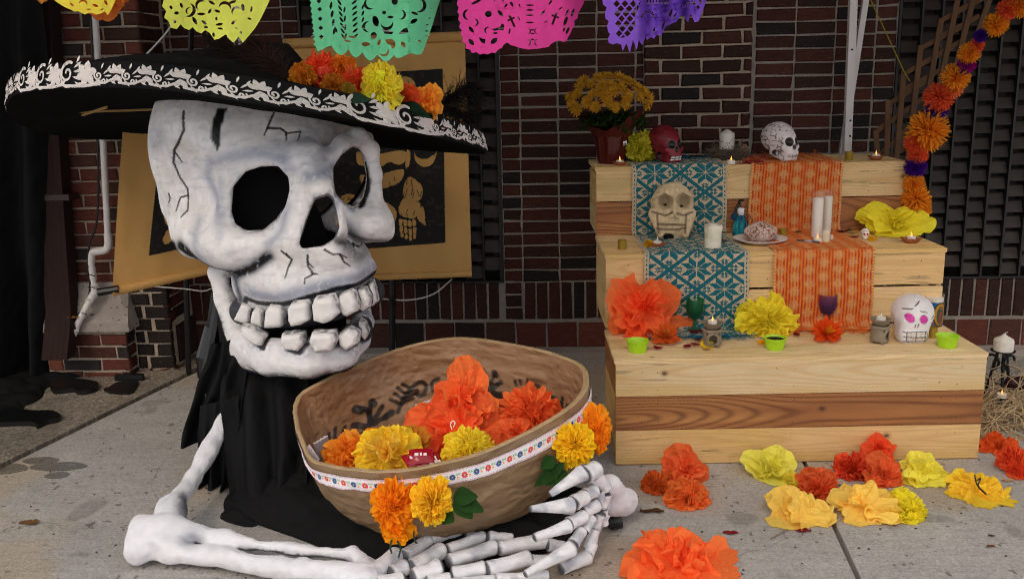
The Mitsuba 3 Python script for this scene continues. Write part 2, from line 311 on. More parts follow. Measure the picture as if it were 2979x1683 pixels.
# ================================================================ paper flowers: stacked sheets of ruffled tissue
def tissue_mesh(R, seed, layers=8, e0=-5, e1=80, nf=3.0, ruff=0.9, lobes=5, notch=0.25, curl=25, nr=12, nt=72, crease=0.5, shrink=0.4, cup=0.0, pleat=0.25, npl=17, tilt=0.22, jg=0.10):
    r_ = np.random.default_rng(seed); Vs, Fs, Ls, o = [], [], [], 0
    rr = np.linspace(0.03, 1, nr); th = np.arange(nt) * 2 * np.pi / nt; Rr, Th = np.meshgrid(rr, th, indexing='ij')
    for k in range(layers):
        t = k / max(layers - 1, 1); ph = r_.uniform(0, 6.28); el0 = math.radians(e0 + (e1 - e0) * t + r_.normal(0, 5)); Rk = R * (1 - shrink * t) * r_.uniform(0.88, 1.1)
        q = np.stack([np.cos(Th) * nf, np.sin(Th) * nf, Rr * 1.3 + 9.1 * k + seed % 97], -1)
        n1 = meshkit.fbm(q, 2, seed % 1000) - 0.5; n2 = np.abs(meshkit.fbm(q * 1.9 + 5, 2, seed % 1000 + 1) - 0.5) * 4 - 0.6; n3 = meshkit.fbm(q * 4.5 + np.array([0, 0, 3.0]), 2, seed % 1000 + 2) - 0.5
        w = Th * (npl + (k % 3)) / 6.2832 + 1.2 * n1 + ph; tri = 2 * np.abs(2 * (w - np.floor(w + 0.5))) - 1                     # pleats with sharp folds
        el = el0 + math.radians(curl) * (Rr - 0.4) + ruff * Rr ** 0.8 * (n1 * 1.9 + 0.45 * crease * n2 + 0.7 * n3) + pleat * tri * np.sin(np.pi * np.clip(Rr, 0.0, 0.9)) ** 0.5
        el = np.clip(el, -1.4, 2.4)
        jag = r_.random(nt); jag = np.where(np.arange(nt) % 3 == 0, jag, 0.5 * (np.roll(jag, 1) + np.roll(jag, -1)))
        edge = 1 - notch * np.abs(np.sin(Th * lobes / 2 + ph + 0.8 * n1)) ** 5 * Rr ** 2 + 0.22 * n3 * Rr - jg * (jag[None] - 0.5) * Rr ** 4
        dr_ = np.diff(rr, prepend=0)[:, None]; rad = np.cumsum(np.cos(el) * dr_, 0) * Rk * edge; z = np.cumsum(np.sin(el) * dr_, 0) * Rk * edge + cup * t * R
        tw = 0.28 * ruff * n1 + 0.20 * n3 * crease
        V = np.stack([rad * np.cos(Th + tw), rad * np.sin(Th + tw), z], -1).reshape(-1, 3); ax = r_.normal(size=3); V = V @ rot(ax / np.linalg.norm(ax), r_.normal(0, tilt)).T + r_.normal(0, 0.06 * R, 3)
        i, j = np.meshgrid(np.arange(nr - 1), np.arange(nt), indexing='ij'); j2 = (j + 1) % nt; f = np.stack([i * nt + j, i * nt + j2, (i + 1) * nt + j2, (i + 1) * nt + j], -1).reshape(-1, 4)
        f = np.vstack([f[:, [0, 1, 2]], f[:, [0, 2, 3]]]); Vs.append(V); Fs.append(f + o); o += len(V); Ls.append(np.full(len(V), r_.uniform(0.86, 1.08)) * (1 + 0.14 * n3.ravel()))
    return np.vstack(Vs), np.vstack(Fs), np.concatenate(Ls)
def wing_mesh(R, seed, wings):
    """folded paper: fans spreading from one pinch; wings: (azimuth, spread, rise in degrees, length)"""
    r_ = np.random.default_rng(seed); Vs, Fs, Ls, o = [], [], [], 0; nr, nt = 22, 60; Rr, A = np.meshgrid(np.linspace(0.02, 1, nr), np.linspace(-1, 1, nt), indexing='ij')
    for k, (az, sp, rise, ln) in enumerate(wings):
        q = np.stack([A * 2.2, Rr * 1.6, A * 0 + seed + 5.3 * k], -1); n1 = meshkit.fbm(q, 2, seed) - 0.5; n2 = np.abs(meshkit.fbm(q * 2.2, 2, seed + 1) - 0.5) * 2; w = A * 1.4 + n1 * 2.6 + 0.3; tri = 2 * np.abs(2 * (w - np.floor(w + 0.5))) - 1
        th = math.radians(az) + A * math.radians(sp) / 2; el = math.radians(rise) * (1 - 0.35 * Rr) + 0.45 * tri * (1 - Rr * 0.6) + 1.2 * n1 * Rr + 0.4 * n2; l = ln * R * (1 - 0.16 * np.abs(A) ** 3 + 0.2 * n1 * Rr + 0.02 * (r_.random(nt)[None] - 0.5) * Rr ** 6)
        dr_ = np.diff(Rr, axis=0, prepend=0); rad = np.cumsum(np.cos(el) * dr_, 0) * l; z = np.cumsum(np.sin(el) * dr_, 0) * l; V = np.stack([rad * np.cos(th), rad * np.sin(th), z], -1).reshape(-1, 3)
        i, j = np.meshgrid(np.arange(nr - 1), np.arange(nt - 1), indexing='ij'); f = np.stack([i * nt + j, i * nt + j + 1, (i + 1) * nt + j + 1, (i + 1) * nt + j], -1).reshape(-1, 4); f = np.vstack([f[:, [0, 1, 2]], f[:, [0, 2, 3]]]); Vs.append(V); Fs.append(f + o); o += len(V); Ls.append(np.full(len(V), r_.uniform(0.92, 1.06)) * (1 + 0.06 * n1.ravel()))
    return np.vstack(Vs), np.vstack(Fs), np.concatenate(Ls)
ORANGE, DEEP, YELL, GOLD, LEMON, AMBER, RUST = L('#ff7434'), L('#f2622e'), L('#ffe73a'), L('#ffd440'), L('#f4ee62'), L('#ffa62e'), L('#dd8424')
POM = dict(layers=11, e0=-25, e1=85, nf=3.6, ruff=1.35, lobes=7, notch=0.16, curl=12, crease=0.8, shrink=0.38, pleat=0.35, npl=22, nt=88)
BIG = dict(layers=6, e0=0, e1=75, nf=1.0, ruff=1.25, lobes=3, notch=0.35, curl=15, crease=0.9, shrink=0.3, nt=96, nr=18, pleat=0.15, npl=7, tilt=0.35, jg=0.03)
FAN = dict(layers=4, e0=5, e1=60, nf=1.4, ruff=1.3, lobes=2, notch=0.75, curl=10, crease=1.2, shrink=0.25, nt=110, nr=16, pleat=0.5, npl=24)
ROSE = dict(layers=8, e0=-15, e1=85, nf=1.7, ruff=1.3, lobes=5, notch=0.25, curl=18, crease=0.95, shrink=0.35, pleat=0.36, npl=15, nt=84, tilt=0.28)
def place_flower(px, py, rad_px, nrm, z=None, y=None, style=POM, seed=1, squash=(1, 1, 1), floor=None, drop=0.35):
    """mesh of a flower whose middle shows at a pixel, standing at height z or depth y"""
    P = on(px, py, z) if z is not None else at(px, py, y); ppm = F / ((P - EYEP) @ FWD); R = rad_px / ppm / 0.86
    v, f, l = wing_mesh(R, seed, style['wings']) if 'wings' in style else tissue_mesh(R, seed, **style); v = v * np.asarray(squash); n = np.asarray(nrm, float); n /= np.linalg.norm(n)
    v[:, 2] -= drop * R; v = v @ frame(n).T + P
    if floor is not None: v[:, 2] = np.where(v[:, 2] < floor + 0.004, floor + 0.004 + 0.02 * np.tanh((floor - v[:, 2]) * 0.0) + 0.003 * np.abs(fb(v * 80, 2, seed)), v[:, 2])
    return (v, f), l
def flower(label, px, py, rad_px, col, nrm=(0, -0.6, 0.8), name='paper_flower', cat_='flower', group=None, core=None, **k):
    """col: one colour; core: the colour of the inner sheets"""
    (m, l) = place_flower(px, py, rad_px, nrm, **k); n = len(m[0]); col = np.asarray(col) ** 0.80; core = None if core is None else np.asarray(core) ** 0.8; c = np.tile(col, (n, 1))
    if core is not None: c[int(n * 0.55 / 1):] = core
    return solid(name, label, cat_, m, 'tissue', smooth=False, color=np.clip(c * l[:, None], 0, 1), group=group)
def leaf_mesh(base, tip, w, up=(0, -1, 0.3), bend=0.15, n=12):
    b, t = np.asarray(base, float), np.asarray(tip, float); d = t - b; ln = np.linalg.norm(d); d /= ln; s = np.cross(d, up); s /= np.linalg.norm(s); u = np.cross(s, d)
    def fn(a, c):
        wd = w * np.sin(np.pi * np.clip(a * 0.96 + 0.02, 0, 1)) ** 0.8 * (1.15 - 0.45 * a); x = (c - 0.5) * 2
        return b + d * (a * ln)[..., None] + s * (x * wd)[..., None] + u * (np.abs(x) * wd * 0.35 - bend * ln * a * a + 0.06 * wd * np.sin(a * 40) * np.abs(x))[..., None]
    return grid(fn, n, 7)[0]
# ================================================================ the setting
MX, MZ, Z0 = 0.2032, 0.0677, 1.627
struct('ground', box(-60, 60, -80, 6, -0.6, -0.05), 'concrete')
def slab(pts, z, name, mat='concrete', label=None):
    m = extrude(sg.Polygon(pts).buffer(-0.009, join_style=1), 0.06); v, f = m
    return struct(name, (v + [0, 0, z - 0.06], f), mat, 'pavement', label=label)
labels['pavement'] = {'kind': 'structure'}
JA, JB = np.array([-1.93, -0.02]), np.array([-2.56, -2.45])            # joint beside the left strip
CR = [(1.035, -0.02), (0.985, -0.7), (0.955, -1.3), (0.92, -1.96), (0.905, -2.2), (0.885, -2.55), (0.80, -4.4)]
slab([tuple(JA), *CR, (-3.05, -4.4), tuple(JB)], 0, 'slab')
slab([*CR, (4.2, -4.4), (4.2, -0.02)], 0, 'slab')
slab([(-4.6, -0.02), tuple(JA), tuple(JB), (-3.05, -4.4), (-4.6, -4.4)], 0.012, 'slab', 'aggregate', label='rougher strip of weathered aggregate concrete')
struct('roadway', box(-40, 40, -60, -4.42, -0.3, -0.004), 'concrete')
struct('curb', box(-1.9, 4.2, -0.095, 0.0, -0.05, 0.030, 0.006), 'stone')

rng = np.random.default_rng(4)
def brick_m(x0, x1, z0, z1, y, d=0.03, b=0.004, side=None, ir=0.0018):
    j = lambda: rng.normal(0, ir)
    q = np.array([[x0 + j(), z0 + j()], [x1 + j(), z0 + j()], [x1 + j(), z1 + j()], [x0 + j(), z1 + j()]]); c = q.mean(0)
    q2 = q + np.sign(c - q) * b; yy = y + rng.normal(0, 0.0022)
    V = np.vstack([np.c_[q[:, 0], np.full(4, y + d), q[:, 1]], np.c_[q[:, 0], np.full(4, yy + b), q[:, 1]], np.c_[q2[:, 0], np.full(4, yy), q2[:, 1]]])
    Fq = [[4 * l + i, 4 * l + (i + 1) % 4, 4 * l + 4 + (i + 1) % 4, 4 * l + 4 + i] for l in (0, 1) for i in range(4)] + [[8, 9, 10, 11]]
    if side is not None:                                              # turned about the vertical through (side) to face +x
        V = np.c_[side - (V[:, 1] - y), V[:, 0], V[:, 2]]
    return cat((V, np.array(Fq)))
def brick(parent, m, tone=None, lum=1.0, name='brick'):
    k = rng.random() if tone is None else tone; n = len(m[0])
    part(name, parent, m, 'brick', uv=np.tile([k, lum * (0.85 + 0.3 * rng.random())], (n, 1)))
J = 0.0048                                                             # half a joint
SCR1, SCR2 = (-1.40, -0.345), (1.70, 3.2)                                 # the two screens in the wall
PILC = (0.412, 0.957)
wall = thing('brick_wall', 'dark brown brick wall with bricks stacked in straight columns behind the altar', 'wall')
hidden = []
def wall_brick(x0, x1, z0, z1, lum=1.0):
    if x1 - x0 < 0.03: return
    m = brick_m(x0 + J, x1 - J, z0 + J, z1 - J, 0.0); cx, cz = (x0 + x1) / 2, (z0 + z1) / 2
    if cz < 1.98 and cx < 2.6 and not (-1.0 < cx < -0.45 and cz < 0.5) and not (-2.2 < cx < -0.3 and 0.45 < cz < 1.3 and cx > -1.9) and not (0.35 < cx < 1.55 and cz < 1.0):
        brick(wall, m, lum=lum)
    else: hidden.append((m, rng.random()))
def stack(xa, xb, x0, ztop=2.4, zb=Z0 - 18 * MZ):
    k0, k1 = math.floor((xa - x0) / MX), math.ceil((xb - x0) / MX)
    for r in range(-12, 18):
        z1 = Z0 - MZ * r; z0 = z1 - MZ
        if z1 > ztop: continue
        for k in range(k0, k1):
            a, b = max(xa, x0 + k * MX), min(xb, x0 + (k + 1) * MX); wall_brick(a, b, z0, z1)
xl = on(0, 0, 0)[0] * 0 - 2.16
stack(-2.16, SCR1[0], -2.10)
stack(SCR1[1], PILC[0], -0.2406)
stack(PILC[1], SCR2[0], 1.185 - MX * 2)
ZS, ZM = Z0 - 18 * MZ, 0.193
x = -2.20
while x < 3.2:                                                         # soldier course and the big base tiles
    if not (PILC[0] - 0.03 < x + 0.034 < PILC[1] + 0.03) and not (SCR1[1] < x + 0.034 < SCR1[1] + 0.105): wall_brick(x, x + MZ, ZM, ZS, 1.0)
    x += MZ
for i in range(3): wall_brick(SCR1[1] + 0.002, SCR1[1] + 0.10, ZM + i * 0.0718, ZM + (i + 1) * 0.0718)
x = -2.35
while x < 3.2:
    if not (PILC[0] - 0.1 < x + 0.08 < PILC[1] + 0.1): wall_brick(x, x + 0.172, 0.03, ZM - 0.012, 2.0)
    x += 0.172
mo = [box(-2.3, SCR1[0], 0.0065, 0.06, 0, 2.4), box(SCR1[1], SCR2[0], 0.0065, 0.06, 0, 2.4), box(SCR1[0], SCR1[1], 0.0066, 0.06, 0, ZS), box(SCR2[0], 3.4, 0.0066, 0.06, 0, ZS)]
part('mortar', wall, cat(*mo), 'mortar')
part('inner_wall', wall, cat(box(-3.5, 4.5, 0.32, 0.4, 0, 2.6), box(-6, -2.72, 0.0, 0.1, 0, 2.6)), 'slat')
hm = cat(*[m for m, _ in hidden]); part('brick_infill', wall, hm, 'brick', uv=np.repeat([[k, 1.0] for _, k in hidden], [len(m[0]) for m, _ in hidden], 0), stuff=True)

pil = thing('brick_pilaster', 'brick pier in running bond with wide pale mortar joints, behind the altar', 'pillar')
YP = -0.055
for r in range(-10, 22):
    z1 = 1.655 - 0.0697 * r; z0 = z1 - 0.0697
    off = (0.02, 0.125)[r % 2] + rng.normal(0, 0.004); x = PILC[0] - off
    while x < PILC[1]:
        w = 0.209 + rng.normal(0, 0.003); a, b = max(PILC[0], x), min(PILC[1], x + w); jj = 0.0075
        if b - a > 0.035:
            m = brick_m(a + (jj if a > PILC[0] else 0), b - (jj if b < PILC[1] else 0), z0 + 0.0055, z1 - 0.0055, YP, b=0.007, ir=0.0022)
            brick(pil, m, lum=0.8)
        x += w
part('mortar', pil, box(PILC[0] + 0.004, PILC[1] - 0.004, YP + 0.012, 0.0, 0, 2.4), 'mortar_pale')

# the pier at the left with its plinth and stone cap
pl = thing('brick_pilaster', 'brick pier at the left edge with a sloped stone cap on its plinth', 'pillar')
UF, UX = -0.335, -2.115                                                    # upper part: front plane and right side
for r in range(0, 30):
    z1 = 2.36 - 0.0697 * r; z0 = z1 - 0.0697
    if z1 < 0.5: break
    x = -2.72 - (0.0, 0.105)[r % 2]
    while x < UX:
        a, b = max(-2.72, x), min(UX, x + 0.209)
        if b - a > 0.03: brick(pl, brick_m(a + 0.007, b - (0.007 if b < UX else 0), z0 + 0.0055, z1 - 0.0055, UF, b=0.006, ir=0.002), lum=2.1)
        x += 0.209
for r in range(0, 34):
    z1 = 2.36 - 0.0697 * r; z0 = z1 - 0.0697
    if z0 < 0.24: break
    y = UF + 0.004
    for k, w in enumerate(((0.19, 0.095), (0.08, 0.2))[r % 2]):
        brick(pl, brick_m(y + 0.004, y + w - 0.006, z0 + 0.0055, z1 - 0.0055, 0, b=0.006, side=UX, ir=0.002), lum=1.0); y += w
for r in range(8):
    z1 = 0.51 - 0.0697 * r; z0 = max(z1 - 0.0697, 0.012)
    for a, b in (((-2.315, -2.215), (-2.205, UX)) if r % 2 else ((-2.315, -2.26), (-2.25, UX))):
        if z1 - z0 > 0.02: brick(pl, brick_m(a + 0.006, b - (0.006 if b < UX else 0), z0 + 0.005, z1 - 0.005, UF, b=0.006, ir=0.002), tone=0.88, lum=0.8)
part('mortar', pl, box(-2.72, UX - 0.012, UF + 0.012, 0.02, 0.0, 2.4), 'mortar_pale')
PF, PX = -0.43, -2.315                                                     # plinth
for r in range(4):
    z1 = 0.245 - 0.069 * r; z0 = max(z1 - 0.069, 0.0); x = -2.76 - (0.11, 0.03, 0.12, 0.02)[r]
    while x < PX:
        a, b = max(-2.76, x), min(PX, x + 0.205)
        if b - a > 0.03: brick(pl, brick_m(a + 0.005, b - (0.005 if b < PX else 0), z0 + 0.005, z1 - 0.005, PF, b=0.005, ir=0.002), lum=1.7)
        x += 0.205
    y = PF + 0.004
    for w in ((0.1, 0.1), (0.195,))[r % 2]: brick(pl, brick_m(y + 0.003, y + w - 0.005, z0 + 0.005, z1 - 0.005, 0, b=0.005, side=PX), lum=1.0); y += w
part('mortar', pl, box(-2.76, PX - 0.010, PF + 0.010, -0.2, 0, 0.25), 'mortar_pale')
for a, b in ((-0.24, -0.135), (-0.128, -0.004)):                            # tall dark bricks at the foot of the side
    brick(pl, brick_m(a, b, 0.03, 0.235, 0, b=0.006, side=UX + 0.006), tone=0.85)
cap = [(-2.76, -0.455, 0.262), (PX + 0.03, -0.455, 0.262), (PX + 0.03, -0.20, 0.262), (-2.76, -0.20, 0.262), (-2.76, -0.455, 0.315), (PX + 0.03, -0.455, 0.315), (PX + 0.03, -0.20, 0.33), (-2.76, -0.20, 0.33),
       (-2.72, -0.345, 0.505), (-2.385, -0.345, 0.505), (-2.33, -0.3, 0.50), (-2.72, -0.3, 0.505)]
cm = trimesh.convex.convex_hull(np.array(cap)); v, f = trimesh.remesh.subdivide_to_size(cm.vertices, cm.faces, 0.03); v = v + 0.006 * np.stack([fb(v * 25, 3, s) for s in range(3)], 1)
part('stone_cap', pl, (v, f), 'stone', smooth=40, label='pale sloped stone cap')

def screen(label, xa, xb, zb, zt, pitch, sl, flip, x0):
    k = thing('slat_screen', label, 'screen')
    part('frame', k, cat(box(xa, xa + 0.012, -0.012, 0.04, zb, zt), box(xb - 0.012, xb, -0.012, 0.04, zb, zt), box(xa, xb, -0.014, 0.04, zb - 0.012, zb), box(xa, xb, 0.19, 0.2, zb, zt)), 'dark_metal')
    n = round((xb - xa) / pitch)
    for i in range(n + 1):
        x = x0 + i * pitch
        if x > xb - 0.01: break
        if i: part('bar', k, box(x - 0.005, x + 0.005, -0.024, 0.03, zb, zt), 'dark_metal')
        z = zb + 0.012 + (0.5 * sl if (i + flip) % 2 else 0)
        a, b = x + 0.006, min(x + pitch - 0.006, xb - 0.014); st = []
        while z < zt - 0.05:
            h = sl * 0.66; t = np.array([[a, -0.008, z], [b, -0.008, z], [b, 0.018, z + h], [a, 0.018, z + h]])
            back = t + [0, 0.014, 0.006]; m = cat((np.vstack([t, back]), np.array([[0, 1, 2, 3], [7, 6, 5, 4], [0, 4, 5, 1], [3, 2, 6, 7], [0, 3, 7, 4], [1, 5, 6, 2]])))
            m2 = box(a, b, 0.09, 0.10, z + sl * 0.5, z + sl * 1.12) if flip == 0 else box(a + pitch * 0.45, b, 0.07, 0.08, z + 0.4 * sl, z + sl * 1.1)
            if z < 1.9: part('slat', k, m, 'slat')
            else: st.append(m)
            st.append(m2); z += sl
        part('slat_backing', k, cat(*st), 'slat', stuff=True)
screen('dark louvred screen of short brown slats set into the wall behind the two banners', *SCR1, ZS + 0.012, 2.4, 0.0935, 0.0965, 1, SCR1[0] + 0.012)
screen('tall louvred screen of staggered brown slats at the right edge', *SCR2, ZS + 0.012, 2.4, 0.1, 0.083, 0, SCR2[0] + 0.012)

# the porch roof overhead that shades the wall
roof = thing('porch_roof', 'flat porch roof over the walkway above the picture', 'roof')
part('deck', roof, box(-6, 6, -2.4, 0.06, 2.6, 2.7), 'slat'); 
# ================================================================ the altar: three stepped crates of planks
AO, AYAW, AW = np.array([0.1889, -1.5556, 0.0]), 0.0514, 1.4452
VM, VT, VB = 0.425, 0.895, 1.312; H1, H2, H3 = 0.4426, 0.7762, 1.0998
AR = rot([0, 0, 1], AYAW)
def al(u, v, z): return AO + AR @ np.array([u, v, z])
def onal(px, py, z):
    P = on(px, py, z) - AO; q = AR.T @ P; return q[0], q[1], z
_pk = [0]
def plank(parent, u0, u1, v0, v1, z0, z1, axis, kind=None, name='plank', label=None):
    """a board whose length runs along axis 0 (u), 1 (v) or 2 (z)"""
    r = random.Random(_pk[0]); j = lambda s=0.0012: r.uniform(-s, s)
    v, f = box(u0 + j(), u1 + j(), v0 + j(0.0006), v1 + j(0.0006), z0 + j(0.0006), z1 + j(0.0006), 0.0022)
    tri = v[f]; n = np.cross(tri[:, 1] - tri[:, 0], tri[:, 2] - tri[:, 0]); n = np.abs(n)
    vv = tri.reshape(-1, 3); nn = np.repeat(n, 3, 0); k = _pk[0] if kind is None else kind
    lo = np.array([u0, v0, z0]); q = vv - lo; o = [a for a in range(3) if a != axis]
    across = np.where(nn[:, o[0]] > nn[:, o[1]], q[:, o[1]], q[:, o[0]])
    uv = np.c_[10 * k + q[:, axis] - 3 + r.uniform(0, 3) * 0, across]
    _pk[0] += 1
    part(name, parent, (vv @ AR.T + AO, np.arange(len(vv)).reshape(-1, 3)), 'wood', uv=uv, label=label)
def crate(label, v0, z0, z1, fronts, n_top, depth, kinds):
    k = thing('wooden_crate', label, 'crate', 'stepped crates of the altar'); t = 0.019
    for (a, b), kd in zip(fronts, kinds): plank(k, 0, AW, v0, v0 + t, a, b, 0, kd)
    w = depth / n_top
    for i in range(n_top): plank(k, -0.004, AW + 0.004, v0 - 0.003 + i * w + 0.001, v0 - 0.003 + (i + 1) * w - 0.001, z1 - t, z1, 0, 40 + i + int(100 * z1))
    for u in (0.0, AW - t):                                            # sides: boards across, a corner post behind
        zz = z0 + 0.002; s = 0.001 if u == 0 else -0.001
        while zz < z1 - t - 0.02: plank(k, u + s, u + t + s, v0 + t + 0.001, v0 + depth - 0.004, zz, min(zz + 0.138, z1 - t - 0.002), 1); zz += 0.143
    for u in (t + 0.003, AW / 2, AW - 0.09): plank(k, u, u + 0.038, v0 + t + 0.002, v0 + t + 0.07, z0 + 0.002, z1 - t - 0.001, 2, name='post')
    r = random.Random(int(z1 * 100)); ns = []
    for a, b in fronts:
        for u in (0.10, 0.17, 0.62, 0.70, AW - 0.17, AW - 0.10):
            for z in (a + 0.03, b - 0.03): ns.append(tube([al(u + r.uniform(-0.01, 0.01), v0 - 0.0012, z + r.uniform(-0.008, 0.008)), al(u, v0 + 0.004, z)], 0.0014, 6))
    part('nails', k, cat(*ns), 'dark_metal', stuff=True)
    return k
crate('lowest wide crate of the altar, front with a dark brown grained middle board', 0, 0, H1, [(0.2905, H1 - 0.0195), (0.1485, 0.2890), (0.004, 0.1470)], 3, VM + 0.02, (1, 2, 3))
crate('middle crate of the altar step with pale greenish front boards', VM, H1, H2, [(H2 - 0.0195 - 0.136, H2 - 0.0195), (H1 + 0.015, H2 - 0.0195 - 0.147)], 3, VT - VM + 0.02, (4, 5))
crate('top crate of the altar step with one yellow and one orange brown front board', VT, H2, H3, [(H3 - 0.0195 - 0.140, H3 - 0.0195), (H2 + 0.003, H3 - 0.0195 - 0.1445)], 3, VB - VT, (6, 8))
# ================================================================ the giant papier mache skull
KB = 1.13                                                               # the head is sculpted, then set back and enlarged
HA, HB = at(760, 560, -1.76), at(760, 560, -DIST + (DIST - 1.76) * 1.13)
def back(m):
    v, f = (np.asarray(m.vertices), m.faces) if hasattr(m, 'faces') else m
    return (v - HA) * KB + HB, f
def S(cx, cy, y): return at(400 + cx / 1.775, 300 + cy / 1.775, y)
SK = thing('giant_skull', 'giant white papier mache skull with black eye holes and a wide toothy grin', 'skull')
BLK, INK, BONE, BLUE = L('#0d0d0f'), L('#26262b'), L('#e4e1e2'), L('#8e93a6')
FD = np.array([0.30, -0.95, 0.0])                                     # the way the face looks
def skew(P, y0, d):
    k = P[..., 1] - y0; return P[..., 0] - d[0] / d[1] * k, P[..., 2] - d[2] / d[1] * k
def hole(P, pts, y0, d):
    q = np.array([S(x, y, y0) for x, y in pts]); x, z = skew(P, y0, EYEP - q.mean(0) if d is None else np.asarray(d, float)); return poly_sd(x, z, q[:, [0, 2]])
EYE1 = [(495, 430), (560, 352), (640, 328), (725, 326), (778, 385), (783, 450), (762, 530), (722, 600), (648, 662), (560, 656), (505, 622), (484, 555)]
EYE2 = [(1010, 330), (1050, 268), (1110, 218), (1150, 230), (1172, 290), (1187, 380), (1180, 440), (1160, 515), (1112, 548), (1068, 520), (1022, 470), (1010, 400)]
NOSE = [(915, 492), (985, 468), (1012, 492), (1030, 560), (1042, 640), (1022, 702), (960, 738), (850, 750), (836, 722), (858, 640), (890, 545)]
JAWC = [S(412, 880, -1.95), S(452, 1010, -1.96), S(496, 1140, -1.98), (S(566, 1262, -2.06)), S(690, 1322, -2.17), S(880, 1330, -2.22), S(1040, 1290, -2.17), S(1125, 1215, -2.05), S(1165, 1130, -1.92), S(1160, 1040, -1.8)]
JAWR = [0.028, 0.034, 0.040, 0.055, 0.054, 0.056, 0.060, 0.048, 0.035, 0.03]
def outer(P):
    d = s_ell(P, S(500, 215, -1.76), (0.260, 0.40, 0.33))
    d = smin(d, s_ell(P, S(850, 270, -1.76), (0.252, 0.40, 0.27)), 0.10)
    d = smin(d, s_ell(P, S(640, 240, -1.76), (0.30, 0.42, 0.27)), 0.08)
    d = smin(d, s_cap(P, S(252, 540, -1.92), S(305, 665, -1.97), 0.072, 0.070), 0.08)
    d = smin(d, s_cap(P, S(300, 690, -1.98), S(480, 730, -2.13), 0.065, 0.080), 0.06)
    d = smin(d, s_ell(P, S(465, 660, -2.06), (0.10, 0.13, 0.11)), 0.06)
    ring = [(455, 420), (545, 300), (700, 280), (800, 330), (835, 450), (800, 600), (700, 705), (560, 712), (455, 640), (440, 520)]
    R3 = [S(x, y, -2.13 - 0.05 * max(0, (x - 640) / 250)) for x, y in ring]
    for i in range(len(R3)): d = smin(d, s_cap(P, R3[i - 1], R3[i], 0.036), 0.035)
    d = smin(d, s_cap(P, S(480, 745, -2.14), S(690, 735, -2.19), 0.055, 0.045), 0.03)
    d = smin(d, s_cap(P, S(880, 300, -2.13), S(950, 455, -2.23), 0.065, 0.050), 0.05)
    d = smin(d, s_ell(P, S(800, 560, -2.14), (0.055, 0.075, 0.13)), 0.06); d = smin(d, s_cap(P, S(872, 490, -2.205), S(825, 715, -2.215), 0.030, 0.036), 0.05); d = smin(d, s_cap(P, S(835, 765, -2.18), S(1045, 765, -2.18), 0.050, 0.045), 0.05)
    d = smin(d, s_cap(P, S(1020, 478, -2.235), S(1062, 745, -2.22), 0.020, 0.024), 0.02)
    d = smin(d, s_cap(P, S(955, 455, -2.22), S(1020, 480, -2.235), 0.035, 0.025), 0.025)
    ring2 = [(985, 300), (1060, 215), (1140, 175), (1200, 240), (1215, 370), (1215, 470), (1190, 570), (1110, 590), (1040, 545), (990, 440)]
    R4 = [S(x, y, -2.12 + 0.12 * max(0, (x - 990) / 230)) for x, y in ring2]
    for i in range(len(R4)): d = smin(d, s_cap(P, R4[i - 1], R4[i], 0.026), 0.03)
    d = smin(d, s_ell(P, S(1195, 615, -2.02), (0.080, 0.10, 0.066)), 0.035)
    d = smin(d, s_cap(P, S(1228, 560, -2.0), S(1278, 665, -2.02), 0.035, 0.030), 0.03)
    mx = s_ell(P, S(858, 850, -1.98), (0.235, 0.240, 0.155))
    mx = smin(mx, s_cap(P, S(600, 960, -2.03), S(820, 950, -2.15), 0.055), 0.06)
    mx = smin(mx, s_cap(P, S(820, 940, -2.15), S(1080, 860, -2.13), 0.055), 0.06)
    mx = smin(mx, s_cap(P, S(1080, 860, -2.13), S(1185, 850, -2.03), 0.045, 0.03), 0.05)
    d = smin(d, mx, 0.045)
    d = smax(d, -s_cap(P, S(560, 905, -2.28), S(720, 810, -2.36), 0.050, 0.035), 0.03)       # hollow under the cheekbone
    d = smax(d, -s_cap(P, S(1120, 745, -2.25), S(1260, 800, -2.15), 0.045, 0.07), 0.025)
    d = smax(d, -s_ell(P, S(215, 425, -2.16), (0.10, 0.10, 0.12)), 0.10)                   # temple
    d = smax(d, -s_ell(P, S(790, 420, -2.30), (0.03, 0.06, 0.08)), 0.04)
    return d
def gum(P):
    """upper gum arch that carries the teeth"""
    d = 1e9
    G = [S(548, 1072, -2.015), S(690, 1092, -2.09), S(850, 1084, -2.155), S(990, 1054, -2.155), S(1120, 1012, -2.08), S(1205, 972, -1.99)]
    for a, b in zip(G, G[1:]): d = np.minimum(d, s_cap(P, a, b, 0.048))
    return d
def skull(P):
    o = outer(P); d = np.maximum(smin(o, gum(P), 0.01), -(o + 0.028))
    d = np.maximum(d, -np.maximum(hole(P, EYE1, -2.15, None), P[..., 1] + 1.95))
    d = np.maximum(d, -np.maximum(hole(P, EYE2, -2.05, None), P[..., 1] + 1.70))
    d = np.maximum(d, -np.maximum(hole(P, NOSE, -2.22, None), P[..., 1] + 1.95))
    return np.maximum(d, -np.maximum(np.maximum(-1.66 - P[..., 1], np.abs(P[..., 0] - S(720, 400, -1.75)[0]) - 0.30), P[..., 2] - 1.40))
GUML = [(520, 1055), (548, 1018), (612, 1032), (680, 1030), (780, 1018), (900, 985), (1030, 955), (1140, 938), (1225, 905)]
